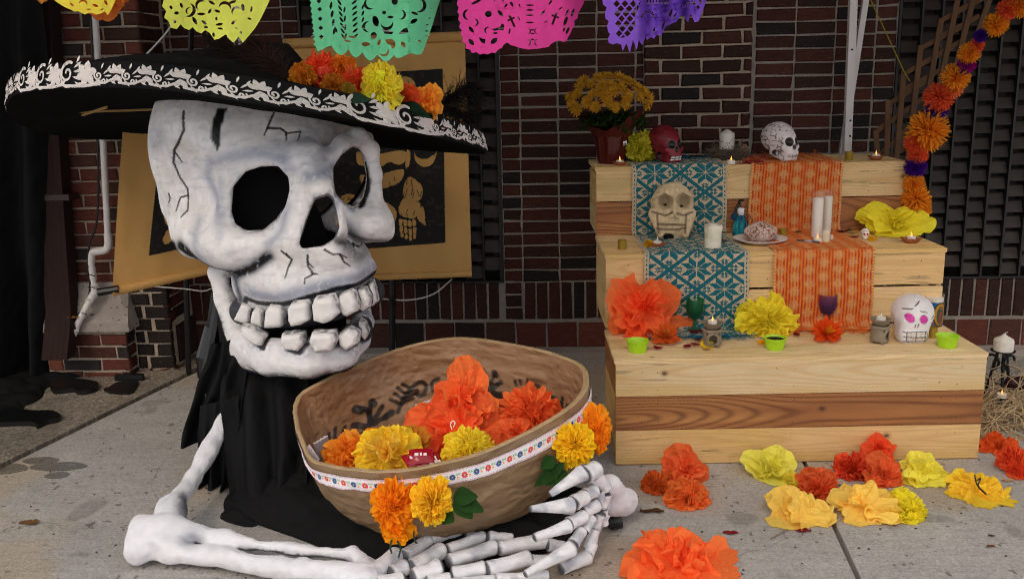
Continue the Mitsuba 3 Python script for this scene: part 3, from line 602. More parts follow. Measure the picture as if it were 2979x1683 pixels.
CRACK = [[(290, 40), (303, 130), (270, 180), (222, 235), (203, 300), (225, 380), (262, 440), (268, 480), (262, 550), (222, 588)], [(262, 475), (225, 485), (192, 560)], [(222, 245), (245, 300)],
         [(692, 55), (678, 130), (668, 165)], [(678, 128), (740, 130), (775, 155), (832, 148), (838, 190)], [(770, 155), (778, 190)],
         [(752, 758), (805, 800), (778, 850), (765, 900)], [(780, 770), (806, 806)], [(885, 780), (880, 840), (905, 885), (865, 905), (863, 930)], [(880, 820), (905, 850)], [(900, 880), (928, 888)],
         [(968, 755), (1010, 778), (1050, 775), (1075, 800)], [(1050, 778), (1062, 820), (1088, 850)], [(160, 470), (165, 490), (150, 520)]]
FOLD = [(400, 30), (445, 30), (436, 130), (440, 215), (430, 238), (418, 205), (396, 180), (392, 120)]
def dist_line(v, pts, y0):
    q = np.array([S(*x[:2], x[2] if len(x) > 2 else y0) for x in pts])[:, [0, 2]]; p = v[:, [0, 2]]; out = np.full(len(v), 9.0); along = np.zeros(len(v))
    for i, (a, b) in enumerate(zip(q, q[1:])):
        d = b - a; t = np.clip(((p - a) @ d) / (d @ d), 0, 1); e = np.linalg.norm(p - a - t[:, None] * d, axis=1)
        w = e < out; out[w] = e[w]; along[w] = (i + t[w]) / (len(q) - 1)
    return out, along
def depth_of(x, y):                                                       # rough depth of the front surface where a line is drawn
    return -2.05 if x < 330 else (-2.12 if y < 300 else -2.22)
def refine(v, f, near, n=1):
    for _ in range(n):
        c = v[f].mean(1); k = np.nonzero(near(c))[0]; v, f = trimesh.remesh.subdivide(v, f, face_index=k); v, inv = np.unique(np.round(v, 7), axis=0, return_inverse=True); f = inv.ravel()[f]
        f = f[(f[:, 0] != f[:, 1]) & (f[:, 1] != f[:, 2]) & (f[:, 0] != f[:, 2])]
    return v, f
def mixc(c, col, a): return c * (1 - a[:, None]) + np.asarray(col) * a[:, None]
def ss(a, b, x): t = np.clip((x - a) / (b - a), 0, 1); return t * t * (3 - 2 * t)
lo, hi = S(20, -60, -1.76) - [0, 0.55, 0], S(1350, 1180, -1.76) + [0, 0.24, 0]
v, f = nets(skull, [lo[0], -2.36, hi[2]], [hi[0] + 0.12, -1.56, lo[2] - 0.0], 0.0068)
front = lambda c: c[:, 1] < -1.82
v, f = refine(v, f, lambda c: front(c) & (np.min([dist_line(c, k, depth_of(*k[0]))[0] for k in CRACK + [GUML]], axis=0) < 0.014), 1)
def skull_color(v):
    o = outer(v); n1 = meshkit.fbm(v * 9, 3, 1); n2 = meshkit.fbm(v * np.array([90, 90, 25]), 2, 5); n3 = meshkit.fbm(v * 160, 2, 7)
    c = np.tile(BONE, (len(v), 1)) * (0.80 + 0.36 * n2)[:, None] * (0.93 + 0.14 * n3)[:, None]
    c = mixc(c, L('#b9bac2'), 0.5 * ss(0.55, 0.72, meshkit.fbm(v * np.array([30, 30, 75]), 3, 11)))
    c = mixc(c, L('#d8cfc4'), 0.35 * ss(0.5, 0.75, n1))
    def glow(pts, y0, w, a, col=BLUE):
        nonlocal c
        d, _ = dist_line(v, pts, y0); c = mixc(c, col, a * np.exp(-(d / w) ** 2) * ss(0.25, 0.6, n2 * 0.6 + n3 * 0.4 + 0.1) * (v[:, 1] < -1.8))
    glow([(460, 560), (340, 380), (400, 300), (520, 270), (640, 245), (780, 270)], -2.12, 0.022, 0.75)
    glow([(890, 375), (985, 350)], -2.2, 0.022, 0.9); glow([(790, 290), (830, 330)], -2.14, 0.02, 0.6)
    glow([(345, 600), (360, 720), (400, 790)], -2.05, 0.025, 0.6); glow([(180, 200), (215, 160)], -1.95, 0.03, 0.5, L('#6f7078'))
    glow([(1010, 240), (1100, 180), (1170, 200)], -2.05, 0.022, 0.6, L('#7c7880')); glow([(800, 520), (770, 640), (700, 720)], -2.18, 0.016, 0.7)
    glow([(450, 400), (440, 560), (470, 640)], -2.12, 0.02, 0.5)
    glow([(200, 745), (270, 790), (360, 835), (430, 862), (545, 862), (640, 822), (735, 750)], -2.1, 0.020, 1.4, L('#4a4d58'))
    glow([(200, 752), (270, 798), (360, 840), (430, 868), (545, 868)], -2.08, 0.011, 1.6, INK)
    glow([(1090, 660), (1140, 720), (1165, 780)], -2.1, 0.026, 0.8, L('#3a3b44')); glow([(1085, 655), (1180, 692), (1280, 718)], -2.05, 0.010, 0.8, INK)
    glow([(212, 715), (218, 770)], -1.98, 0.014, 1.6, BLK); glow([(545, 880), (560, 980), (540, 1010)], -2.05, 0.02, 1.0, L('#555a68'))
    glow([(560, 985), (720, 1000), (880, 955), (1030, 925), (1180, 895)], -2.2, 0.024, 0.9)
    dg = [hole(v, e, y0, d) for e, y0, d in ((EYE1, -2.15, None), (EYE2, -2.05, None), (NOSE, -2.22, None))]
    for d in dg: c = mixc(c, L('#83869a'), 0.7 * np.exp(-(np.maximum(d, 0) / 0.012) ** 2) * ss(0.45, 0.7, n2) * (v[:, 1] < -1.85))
    dd, _ = dist_line(v, [(1165, 320), (1185, 400), (1180, 450), (1160, 520)], -2.05); c = mixc(c, BLK, ss(0.012, 0.004, dd - 0.006 * n3) * (v[:, 1] < -1.8))
    for k in CRACK:
        d, a = dist_line(v, k, depth_of(*k[0])); w = (0.0042 if len(k) > 5 else 0.003) * (1 - 0.6 * a) * (0.6 + 0.8 * n3); c = mixc(c, BLK, ss(w + 0.0022, w - 0.0005, d) * (v[:, 1] < -1.85) * 0.95)
    q = np.array([S(x, y, -2.15) for x, y in FOLD]); sd = poly_sd(v[:, 0] + 0, v[:, 2], q[:, [0, 2]]); c = mixc(c, BLK, ss(0.004, 0.0, sd) * (v[:, 1] < -1.9))
    d, _ = dist_line(v, GUML, -2.17); c = mixc(c, INK, ss(0.013, 0.006, d + 0.006 * (n3 - 0.5)) * (v[:, 1] < -1.85))
    g = gum(v); c = mixc(c, L('#34343b') * 1.0, ((g < 0.004) & (o > -0.004) & (d > 0.0)).astype(float) * ss(0.02, 0.0, g) * (np.abs(o) > 0.001))
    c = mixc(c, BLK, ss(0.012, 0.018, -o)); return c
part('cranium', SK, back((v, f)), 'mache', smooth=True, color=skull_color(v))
def jaw(P):
    d = 1e9
    for i in range(len(JAWC) - 1): d = smin(d, s_cap(P, JAWC[i], JAWC[i + 1], JAWR[i], JAWR[i + 1]), 0.02) if i else s_cap(P, JAWC[0], JAWC[1], JAWR[0], JAWR[1])
    for a, b, r in ((S(560, 1230, -2.09), S(640, 1270, -2.15), 0.04), (S(700, 1270, -2.18), S(880, 1275, -2.22), 0.035), (S(880, 1275, -2.22), S(1040, 1255, -2.18), 0.035)): d = smin(d, s_cap(P, a, b, r), 0.03)
    d = smin(d, s_cap(P, S(600, 1350, -2.08), S(900, 1372, -2.18), 0.030), 0.04); d = smin(d, s_cap(P, S(1150, 1120, -2.0), S(1176, 1165, -2.02), 0.026), 0.02)
    return smin(d, s_cap(P, S(405, 868, -1.95), S(490, 870, -1.96), 0.022), 0.03)
lo, hi = S(320, 1440, -2.0), S(1250, 800, -2.0)
v, f = nets(jaw, [lo[0], -2.34, lo[2]], [hi[0] + 0.03, -1.74, hi[2] + 0.03], 0.007)
LOWER = [([(543, 1138), (600, 1150), (668, 1200), (655, 1246), (590, 1225), (556, 1190)], -2.19), ([(752, 1182), (862, 1178), (872, 1235), (842, 1272), (768, 1262), (742, 1215)], -2.25),
         ([(905, 1176), (1022, 1174), (1036, 1215), (1012, 1268), (922, 1278), (890, 1220)], -2.28), ([(1042, 1188), (1100, 1152), (1150, 1180), (1142, 1235), (1082, 1270), (1048, 1245)], -2.235), ([(1150, 1108), (1178, 1125), (1196, 1175), (1182, 1215), (1160, 1190), (1146, 1150)], -2.09)]
v, f = refine(v, f, lambda c: c[:, 1] < -2.0, 1)
n2 = meshkit.fbm(v * np.array([40, 90, 60]), 2, 5); n3 = meshkit.fbm(v * 170, 2, 8); c = np.tile(BONE, (len(v), 1)) * (0.80 + 0.34 * n2)[:, None]
for pts, y0 in LOWER:
    q = np.array([S(x, y, y0) for x, y in pts]); sd = poly_sd(v[:, 0], v[:, 2], q[:, [0, 2]]); below = v[:, 2] < q[:, 2].mean() + 0.012
    c = mixc(c, L('#9a9fae'), 0.5 * ss(0.055, 0.015, sd) * below * ss(0.3, 0.6, n2)); c = mixc(c, INK, ss(0.016, 0.009, sd + 0.008 * (n3 - 0.5)) * below * (v[:, 1] < y0 + 0.14))
low = [(432, 1120, -1.97), (470, 1250, -1.98), (520, 1345, -2.02), (640, 1400, -2.1), (860, 1418, -2.16), (1050, 1375, -2.12), (1160, 1310, -2.04)]
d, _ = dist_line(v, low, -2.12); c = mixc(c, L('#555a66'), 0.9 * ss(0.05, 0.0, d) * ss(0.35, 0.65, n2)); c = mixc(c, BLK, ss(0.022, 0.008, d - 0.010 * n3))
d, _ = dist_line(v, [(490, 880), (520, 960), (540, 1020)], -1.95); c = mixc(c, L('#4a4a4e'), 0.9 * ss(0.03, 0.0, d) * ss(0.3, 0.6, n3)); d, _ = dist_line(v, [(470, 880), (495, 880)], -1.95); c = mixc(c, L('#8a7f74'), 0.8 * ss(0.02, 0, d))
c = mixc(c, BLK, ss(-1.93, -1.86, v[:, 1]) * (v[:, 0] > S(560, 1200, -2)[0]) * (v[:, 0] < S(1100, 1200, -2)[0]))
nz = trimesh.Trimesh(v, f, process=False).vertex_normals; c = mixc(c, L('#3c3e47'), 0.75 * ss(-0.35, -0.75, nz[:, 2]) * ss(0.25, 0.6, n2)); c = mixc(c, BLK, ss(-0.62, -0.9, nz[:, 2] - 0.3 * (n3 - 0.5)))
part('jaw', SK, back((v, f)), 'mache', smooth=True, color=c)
def tooth(pts, y0, seed, depth=0.045, bulge=0.5):
    """a rounded papier mache tooth over an outline of pixels"""
    q = np.array([S(x, y, y0) for x, y in pts])[:, [0, 2]]; ce = q.mean(0); s = trimesh.creation.icosphere(subdivisions=4); u = np.array(s.vertices)
    a = np.arctan2(u[:, 2], u[:, 0]); r = np.hypot(u[:, 0], u[:, 2]); rr = np.abs(r) ** 0.42
    qa = np.arctan2(q[:, 1] - ce[1], q[:, 0] - ce[0]); dirs = np.stack([np.cos(a), np.sin(a)], 1); ext = np.full(len(a), 9.0)
    for i in range(len(q)):                                                   # how far the outline is in each direction
        p0, p1 = q[i - 1] - ce, q[i] - ce; e = p1 - p0; den = dirs[:, 0] * e[1] - dirs[:, 1] * e[0]
        with np.errstate(divide='ignore', invalid='ignore'):
            t = (p0[0] * e[1] - p0[1] * e[0]) / den; w = (p0[0] * dirs[:, 1] - p0[1] * dirs[:, 0]) / den
        ok = (t > 0) & (w >= -1e-6) & (w <= 1 + 1e-6); ext = np.where(ok, np.minimum(ext, t), ext)
    ext = np.where(ext > 1, 0.03, ext)
    V = np.stack([ce[0] + dirs[:, 0] * ext * rr, y0 - np.sign(-u[:, 1]) * np.abs(u[:, 1]) ** 0.8 * depth + 0.01, ce[1] + dirs[:, 1] * ext * rr], 1)
    V += 0.004 * np.stack([fb(V * 45, 2, seed + k) for k in range(3)], 1); m = trimesh.Trimesh(V, s.faces, process=False)
    if m.volume < 0: m.invert()
    n = meshkit.fbm(V * 70, 2, seed); c = np.tile(L('#dedad8'), (len(V), 1)) * (0.92 + 0.16 * n)[:, None]; c = mixc(c, L('#4c4e58'), 0.8 * ss(0.86, 0.99, rr) * ss(0.3, 0.7, n) * (u[:, 1] < 0.4)); c = mixc(c, INK, ss(0.0, 0.25, u[:, 1]))
    return m, c
UPPER = [([(548, 1022), (580, 1026), (600, 1050), (588, 1142), (503, 1114)], -2.085), ([(618, 1044), (648, 1046), (662, 1066), (656, 1158), (590, 1144), (600, 1070)], -2.135), ([(690, 1032), (752, 1036), (766, 1070), (764, 1140), (740, 1154), (660, 1156), (664, 1070)], -2.195),
         ([(800, 1024), (880, 1014), (893, 1030), (896, 1112), (850, 1140), (800, 1148), (784, 1120), (780, 1050)], -2.245), ([(918, 1000), (1018, 984), (1034, 1020), (1048, 1080), (1010, 1116), (960, 1134), (912, 1118), (904, 1040)], -2.258),
         ([(1044, 984), (1100, 960), (1126, 970), (1146, 1030), (1142, 1070), (1085, 1096), (1060, 1086), (1040, 1020)], -2.215), ([(1142, 956), (1182, 946), (1208, 1000), (1206, 1046), (1170, 1070), (1152, 1060)], -2.145), ([(1192, 935), (1218, 908), (1228, 940), (1246, 1020), (1214, 1046), (1206, 990)], -2.075)]
for i, (pts, y0) in enumerate(UPPER): m, c = tooth(pts, y0, 10 + i); part('tooth', SK, back(m), 'mache', smooth=True, color=c)
for i, (pts, y0) in enumerate(LOWER): m, c = tooth(pts, y0, 30 + i, 0.05); part('tooth', SK, back(m), 'mache', smooth=True, color=c)
# ================================================================ the wide black hat that rests on the skull, its lace trim and the robe below
def hp(u, v, y): return at(u, v, -DIST + (DIST + y) * KB)
HAT = thing('wide_hat', 'huge black cloth hat with a white lace trim round its tilted brim', 'hat')
RIM = [(18, 305, -1.80), (40, 268, -2.0), (110, 252, -2.18), (230, 244, -2.33), (400, 246, -2.43), (560, 262, -2.48), (700, 285, -2.48), (860, 308, -2.45), (1020, 335, -2.38), (1190, 372, -2.24), (1320, 402, -2.02), (1404, 428, -1.78),
       (1395, 440, -1.55), (1250, 432, -1.36), (1080, 420, -1.25), (850, 412, -1.18), (620, 405, -1.18), (440, 400, -1.22), (270, 398, -1.32), (150, 384, -1.45), (70, 360, -1.58), (30, 335, -1.68)]
RIMP = smoothpath([hp(*p) for p in RIM], 12, closed=True); NR = len(RIMP)
APC = hp(775, 128, -1.80)
band_dir = np.array([0.0, 0.0, 1.0])
cen = RIMP.mean(0)
def hat_pt(k, s):
    """k: along the rim, s: 0 at the rim's lower edge, 1 at the crown"""
    P = RIMP[k % NR]; out = P - cen; out[2] = 0; out /= np.linalg.norm(out, axis=-1)
    top = P + [0, 0, 0.070] - 0.015 * out
    return top
top = np.array([hat_pt(k, 0) for k in range(NR)])
rows = [RIMP - [0, 0, 0.012], RIMP, RIMP * 0.5 + top * 0.5 + 0.006 * np.array([[0, 0, 0]]), top]
a_ = np.arange(NR)
for s in np.linspace(0.06, 1, 16):
    tgt = APC + (top - APC) * 0.10; tgt[:, 2] = APC[2]
    b = top + (tgt - top) * s; rt = np.clip((top[:, 0] - cen[0] + 0.1) / 0.6, 0, 1); prof = s ** (1.0 + 1.4 * rt) * (0.78 + 0.22 * s); z = top[:, 2] + (APC[2] - top[:, 2]) * prof + 0.05 * np.sin(np.pi * s) * (s > 0.3) * 0
    b[:, 2] = z + 0.012 * fb(np.c_[a_ * 0.08, np.full(NR, s * 6), a_ * 0], 2, 3) * np.sin(np.pi * s) * 2
    rows.append(b)
rows.append(np.repeat(APC[None], NR, 0))
v = np.vstack(rows); m = len(rows); i, j = np.meshgrid(np.arange(m - 1), np.arange(NR), indexing='ij'); k2 = (j + 1) % NR
part('brim', HAT, cat((v, np.stack([i * NR + j, i * NR + k2, (i + 1) * NR + k2, (i + 1) * NR + j], -1).reshape(-1, 4))), 'black_cloth', smooth=50)
under = [RIMP - [0, 0, 0.012]]                                              # underside, open where the skull goes through
SKC = hp(730, 360, -1.78)
for s in np.linspace(0.1, 0.8, 8):
    b = (RIMP - [0, 0, 0.012]) + (SKC - RIMP) * s; b[:, 2] += 0.03 * np.sin(np.pi * s) + 0.008 * fb(np.c_[a_ * 0.1, np.full(NR, s * 5), a_ * 0], 2, 9); under.append(b)
v = np.vstack(under); m = len(under); i, j = np.meshgrid(np.arange(m - 1), np.arange(NR), indexing='ij'); k2 = (j + 1) % NR
part('lining', HAT, cat((v, np.stack([i * NR + j, (i + 1) * NR + j, (i + 1) * NR + k2, i * NR + k2], -1).reshape(-1, 4))), 'black_cloth', smooth=50)
for a, b in (((200, 327, -1.7), (470, 318, -1.9)), ((240, 335, -1.75), (310, 312, -2.05))): part('cane', HAT, tube([hp(*a), hp(*b)], 0.005, 6), 'vc_matte', smooth=40, color=L('#9a7a4c'), label='thin cane strut under the brim')
# lace: pieces cut from flat outlines, then wrapped round the rim
def spiral(cx, cy, r, turns=1.4, w=0.10, a0=0.0, n=40, sgn=1):
    t = np.linspace(0, 1, n); a = a0 + sgn * t * turns * 2 * np.pi; rr = r * (1 - 0.78 * t)
    return sg.LineString(np.c_[cx + rr * np.cos(a), cy + rr * np.sin(a)]).buffer(0.6 * w * r + 0.012)
def petal(cx, cy, l, w, a):
    t = np.linspace(0, np.pi, 9); p = np.r_[np.c_[np.linspace(0, l, 9), w * np.sin(t) * (0.6 + 0.5 * np.linspace(0, 1, 9))], np.c_[np.linspace(l, 0, 9), -w * np.sin(t) * (1.1 - 0.5 * np.linspace(0, 1, 9))]]
    return affinity.translate(affinity.rotate(sg.Polygon(p).buffer(0), math.degrees(a), origin=(0, 0)), cx, cy)
def motif_small():
    g = [spiral(0.22, 0.45, 0.20, 1.3, 0.2, 2.2), spiral(0.5, 0.22, 0.15, 1.1, 0.22, 0.5, sgn=-1)]
    for a in (0.35, 1.1, 1.9, 2.7): g.append(petal(1.05, 0.55, 0.44, 0.12, a))
    for a in (-0.9, -2.0): g.append(petal(1.05, 0.5, 0.42, 0.11, a))
    for cx, cy, l, a in ((0.45, 0.5, 0.36, 0.7), (0.5, 0.42, 0.36, 0.1), (0.1, 0.3, 0.4, -0.9), (0.75, 0.25, 0.34, -0.5), (0.35, 0.72, 0.3, 1.2), (0.62, 0.6, 0.35, 1.0)): g.append(petal(cx, cy, l, 0.045, a))
    g.append(sg.LineString([(-0.1, 0.15), (0.25, 0.1), (0.6, 0.16), (1.0, 0.35), (1.35, 0.12), (1.5, 0.15)]).buffer(0.05)); return shapely.union_all(g)
def motif_big():
    g = [spiral(0.42, 0.55, 0.40, 1.2, 0.16, 1.6)]
    th = np.linspace(1.2, 4.9, 20); g.append(sg.LineString(np.c_[0.5 + 0.47 * np.cos(th), 0.5 + 0.5 * np.sin(th)]).buffer(0.06))
    for k in range(6): g.append(petal(1.5, 0.5, 0.55, 0.19, k * np.pi / 3 + 0.3))
    for cx, cy, l, a in ((0.8, 0.75, 0.5, 0.5), (0.8, 0.6, 0.45, 0.1), (0.75, 0.4, 0.5, -0.2), (0.9, 0.2, 0.5, -0.5), (0.95, 0.95, 0.35, 1.0), (1.9, 0.12, 0.4, 0.3), (1.0, 0.1, 0.45, 0.0)): g.append(petal(cx, cy, l, 0.07, a))
    g.append(sg.LineString([(0.3, 0.05), (0.9, 0.02), (1.5, 0.02), (2.15, 0.1)]).buffer(0.06)); return shapely.union_all(g)
arc = np.r_[0, np.cumsum(np.linalg.norm(np.diff(np.vstack([RIMP, RIMP[:1]]), axis=0), axis=1))]
def rim_at(s, h, lift=0.006):
    s = np.mod(s, arc[-1]); k = np.clip(np.searchsorted(arc, s) - 1, 0, NR - 1); t = (s - arc[k]) / (arc[k + 1] - arc[k]); k1 = (k + 1) % NR
    P = RIMP[k] * (1 - t)[:, None] + RIMP[k1] * t[:, None]; Q = top[k] * (1 - t)[:, None] + top[k1] * t[:, None]
    n = P - cen; n[:, 2] = 0; n /= np.linalg.norm(n, axis=1, keepdims=True)
    return P + (Q - P) * h[:, None] + n * np.asarray(lift).reshape(-1, 1)
def lace(poly, s0, scale, h0, hs, mir=False):
    v, f = flat(poly, 0.25); w = v[:, 0].max(); x = (w - v[:, 0]) if mir else v[:, 0]
    d = np.array([p for p in v]); b = shapely.distance(shapely.points(v), poly.boundary)
    P = rim_at(s0 + x * scale, h0 + hs * v[:, 1], 0.006 + 0.004 * np.minimum(b / 0.1, 1)); Q = rim_at(s0 + x * scale, h0 + hs * v[:, 1], 0.003)
    n = len(v); return (np.vstack([P]), np.asarray(f))
small, big = motif_small(), motif_big(); s = 0.0; ms = []
order = 'sss' + 'bbb' + 'sssssss' + 'bb' + 'sssssssssssssssssssssssssssss'
for ch in order:
    ln = 0.128 if ch == 's' else 0.19
    if s + ln > arc[-1]: break
    m = lace(small if ch == 's' else big, s, 0.1, -0.10 if ch == 's' else -0.12, 1.05 if ch == 's' else 1.15); part('lace_motif', HAT, m, 'vc_matte', color=L('#d9d2cf')); s += ln
# hair feathers
def feather(name, label, pts, seed, n=260, l=0.06, col='#191312', parent=None):
    r = np.random.default_rng(seed); P = smoothpath(pts, 16); m = len(P); t = np.gradient(P, axis=0); t /= np.linalg.norm(t, axis=1, keepdims=True); ms = [tube(P, np.linspace(0.004, 0.0015, m), 5)]; cs = []
    for i in range(n):
        k = int(r.integers(0, m)); d = r.normal(size=3); d -= t[k] * (d @ t[k]); d /= np.linalg.norm(d); d = d + t[k] * r.uniform(0.3, 1.2); d /= np.linalg.norm(d)
        ll = l * r.uniform(0.5, 1.2) * math.sin(math.pi * (0.15 + 0.8 * k / m)); q = P[k] + np.outer(np.linspace(0, ll, 5), d) + np.outer(np.linspace(0, 1, 5) ** 2 * ll * 0.4, [0, 0, -1] + r.normal(size=3) * 0.5); ms.append(tube(q, np.linspace(0.0016, 0.0005, 5), 3, caps=False))
    return solid(name, label, 'feather', cat(*ms), 'vc_matte', color=L(col))
feather('feather', 'black plume standing up from the top of the hat, leftmost', [hp(775, 215, -2.15), hp(710, 180, -2.12), hp(655, 135, -2.1), hp(618, 95, -2.08)], 1, 900, 0.13, '#1c100c')
feather('feather', 'brown black plume behind the hat flowers on top of the crown', [hp(850, 240, -2.2), hp(800, 195, -2.15), hp(760, 155, -2.1), hp(735, 122, -2.08)], 2, 800, 0.12, '#24130d')
feather('feather', 'dark plume lying on the brim just left of the hat flowers', [hp(720, 200, -2.05), hp(770, 215, -2.08), hp(820, 230, -2.12), hp(850, 250, -2.15)], 3, 600, 0.065, '#160d0b')
feather('feather', 'wispy black plume at the right end of the hat', [hp(1275, 318, -1.9), hp(1310, 285, -1.9), hp(1355, 258, -1.9), hp(1392, 262, -1.9)], 4, 700, 0.10, '#0e0a0a')
feather('feather', 'drooping black plume on the brim at the right below the other plume', [hp(1270, 315, -1.9), hp(1310, 322, -1.88), hp(1350, 335, -1.85), hp(1395, 330, -1.82)], 5, 500, 0.07, '#130e0c')

def card4(q):
    q = np.asarray(q); V = np.vstack([q, q + [0, 0.004, 0]]); return cat((V, np.array([[0, 1, 2, 3], [7, 6, 5, 4], [0, 4, 5, 1], [1, 5, 6, 2], [2, 6, 7, 3], [3, 7, 4, 0]])))
# ---------------------------------------------------------------- the robe: a pleated column under the chin and cloth on the ground
def fold_column(P0, R0, P1, R1, n=120, m=60, seed=0, fold=0.05, nf=6, a0=0, a1=2 * np.pi):
    a = np.linspace(a0, a1, n); s = np.linspace(0, 1, m); A, Sx = np.meshgrid(a, s, indexing='ij')
    c = np.asarray(P0) + (np.asarray(P1) - P0) * Sx[..., None]; r = np.asarray(R0) + (np.asarray(R1) - R0) * Sx[..., None]
    w = 1 + fold * (0.4 + 0.6 * Sx) * np.sin(nf * A + 2.0 * fb(np.stack([np.cos(A) * 2, np.sin(A) * 2, Sx * 1.5], -1), 2, seed) * 3) + 0.10 * fb(np.stack([np.cos(A) * 4, np.sin(A) * 4, Sx * 6], -1), 3, seed + 1)
    x = c[..., 0] + r[..., 0] * w * np.cos(A); y = c[..., 1] + r[..., 1] * w * np.sin(A); P = np.stack([x, y, c[..., 2]], -1).reshape(-1, 3)
    i, j = np.meshgrid(np.arange(n - 1), np.arange(m - 1), indexing='ij'); f = np.stack([i * m + j, (i + 1) * m + j, (i + 1) * m + j + 1, i * m + j + 1], -1).reshape(-1, 4); return cat((P, f))
RB = thing('black_robe', 'black cloth robe hanging below the giant skull and spread on the concrete', 'robe')
bl, tr = at(660, 1490, -1.99), at(830, 860, -1.82)
part('column', RB, fold_column([at(830, 700, -1.36)[0], -1.36, 0.95], [0.22, 0.15], [at(815, 1400, -1.48)[0], -1.46, 0.005], [0.30, 0.26], seed=3), 'black_cloth', smooth=True)
# cloth heaped over the ground under the basket
def heap(pts, h, seed, n=80, puff=0.6, wr=0.03):
    pts = np.array(pts, float); poly = sg.Polygon(smoothpath(pts, 10, closed=True)).buffer(0); x0, y0, x1, y1 = poly.bounds
    v, f = flat(poly, 0.025); d = shapely.distance(shapely.points(v), poly.boundary); hh = h * (1 - np.exp(-d / (puff * 0.2))) + wr * np.clip(d / 0.06, 0, 1) * (2.4 * np.abs(fb(np.c_[v * 5, v[:, :1] * 0], 3, seed)) + fb(np.c_[v * 13, v[:, :1] * 0], 2, seed + 3))
    e = shapely.distance(shapely.points(v), poly.boundary) < 1e-6; hh = np.where(e, 0.002, np.maximum(hh, 0.006)); return np.c_[v, hh], f
g2 = lambda L_: [on(x, y)[:2] for x, y in L_]
part('skirt', RB, heap(g2([(655, 1490), (760, 1530), (900, 1580), (1050, 1640), (1250, 1683), (1500, 1640), (1700, 1560), (1795, 1505), (1700, 1430), (1300, 1380), (900, 1370), (690, 1420)]), 0.10, 5), 'black_cloth', smooth=True)
part('hem_fold', RB, heap(g2([(640, 1505), (690, 1470), (760, 1500), (745, 1530), (700, 1530)]), 0.05, 8), 'black_cloth', smooth=True)
def drape(tl, tr_, bl_, br, seed, amp=0.05, nf=5, nu=60, nv=60):
    tl, tr_, bl_, br = map(np.asarray, (tl, tr_, bl_, br))
    def fn(u, v):
        P = (tl * (1 - u)[..., None] + tr_ * u[..., None]) * (1 - v)[..., None] + (bl_ * (1 - u)[..., None] + br * u[..., None]) * v[..., None]
        P = P + np.stack([0.02 * fb(np.stack([u * 3, v * 3, u * 0], -1), 2, seed), -amp * (0.3 + v) * (1.6 * np.sin(u * nf * 6.28 + 9 * fb(np.stack([u * 2, v * 1.5, u * 0], -1), 2, seed + 1)) * (0.4 + 1.2 * meshkit.fbm(np.stack([u * 4, v * 2, u * 0], -1), 2, seed + 2)) + 0.8 * fb(np.stack([u * 9, v * 7, u * 0], -1), 2, seed + 3)), 0 * u], -1); P[..., 2] = np.maximum(P[..., 2], 0.004); return P
    return grid(fn, nu, nv)[0]
part('inner_cloth', RB, card4([at(640, 380, -1.60), at(905, 560, -1.60), at(972, 735, -1.60), at(640, 748, -1.60)]), 'black_cloth')
part('front_panel', RB, drape(at(632, 900, -1.52), at(900, 900, -1.52), at(655, 1497, -1.985), at(900, 1475, -1.95), 12, 0.022, 3, 90, 60), 'black_cloth', smooth=True)
part('train', RB, drape(at(900, 1180, -1.50), at(1300, 1250, -1.45), at(740, 1440, -1.80), at(1560, 1480, -1.75), 4, 0.04, 4), 'black_cloth', smooth=True)
part('side_panel', RB, drape(at(615, 1000, -1.70), at(720, 980, -1.72), at(525, 1290, -1.60), at(700, 1330, -1.75), 7, 0.02, 3), 'black_cloth', smooth=True)
part('side_panel', RB, drape(at(580, 1180, -1.72), at(700, 1150, -1.75), at(568, 1424, -1.77), at(690, 1424, -1.80), 9, 0.015, 3), 'black_cloth', smooth=True)
ST = thing('prop_stand', 'black painted wooden stand wrapped in tape behind the robe', 'stand')
part('leg', ST, tube([at(625, 1420, -1.72), at(598, 1100, -1.6), at(640, 860, -1.5)], [0.022, 0.022, 0.022], 8), 'black_paint', smooth=40)
part('leg', ST, tube([on(570, 1240), at(590, 1120, -1.48), at(628, 850, -1.45)], [0.018, 0.018, 0.018], 8), 'black_paint', smooth=40)
tp = tube([at(597, 1100, -1.53), at(602, 1040, -1.51), at(618, 950, -1.49)], [0.03, 0.042, 0.03], 12); v, f = tp; part('tape', ST, (v + 0.008 * np.stack([fb(v * 60, 2, s) for s in range(3)], 1), f), 'vc_gloss', color=L('#14120f'))
# ================================================================ the brown paper bowl, its trim and what lies in it
BK = thing('paper_bowl', 'huge brown papier mache bowl with a flowered ribbon round its rim', 'bowl')
BR = [(853, 1198, -2.02), (864, 1259, -2.15), (899, 1334, -2.30), (952, 1356, -2.38), (1031, 1369, -2.43), (1150, 1373, -2.45), (1282, 1351, -2.43), (1436, 1307, -2.36), (1612, 1219, -2.22), (1695, 1153, -2.08), (1713, 1105, -1.98),
      (1700, 1066, -1.88), (1656, 1044, -1.80), (1568, 1017, -1.70), (1392, 987, -1.60), (1273, 989, -1.58), (1128, 1026, -1.62), (996, 1079, -1.74), (912, 1121, -1.86), (874, 1143, -1.91), (857, 1168, -1.96)]
BRP = smoothpath([at(*p) for p in BR], 40, closed=True); NB = len(BRP); BC = BRP.mean(0); BB = np.array([at(1300, 1500, -2.0)[0], -2.03, 0.012])
def bowl_pt(P, s, off):
    """s: 0 at the rim .. 1 at the middle of the bottom"""
    k = np.sqrt(np.clip(1 - (s * 1.0) ** 2.6, 0, 1)) * (1 - 0.06 * s)
    ax = BC * (1 - s[..., None]) + BB * s[..., None]; z = P[..., 2] * (1 - s) ** 1.12 + (BB[2]) * (1 - (1 - s) ** 1.12); q = (P - BC) * k[..., None] * (1 - off) + ax; q[..., 2] = z + off * 0.10 * s; return q
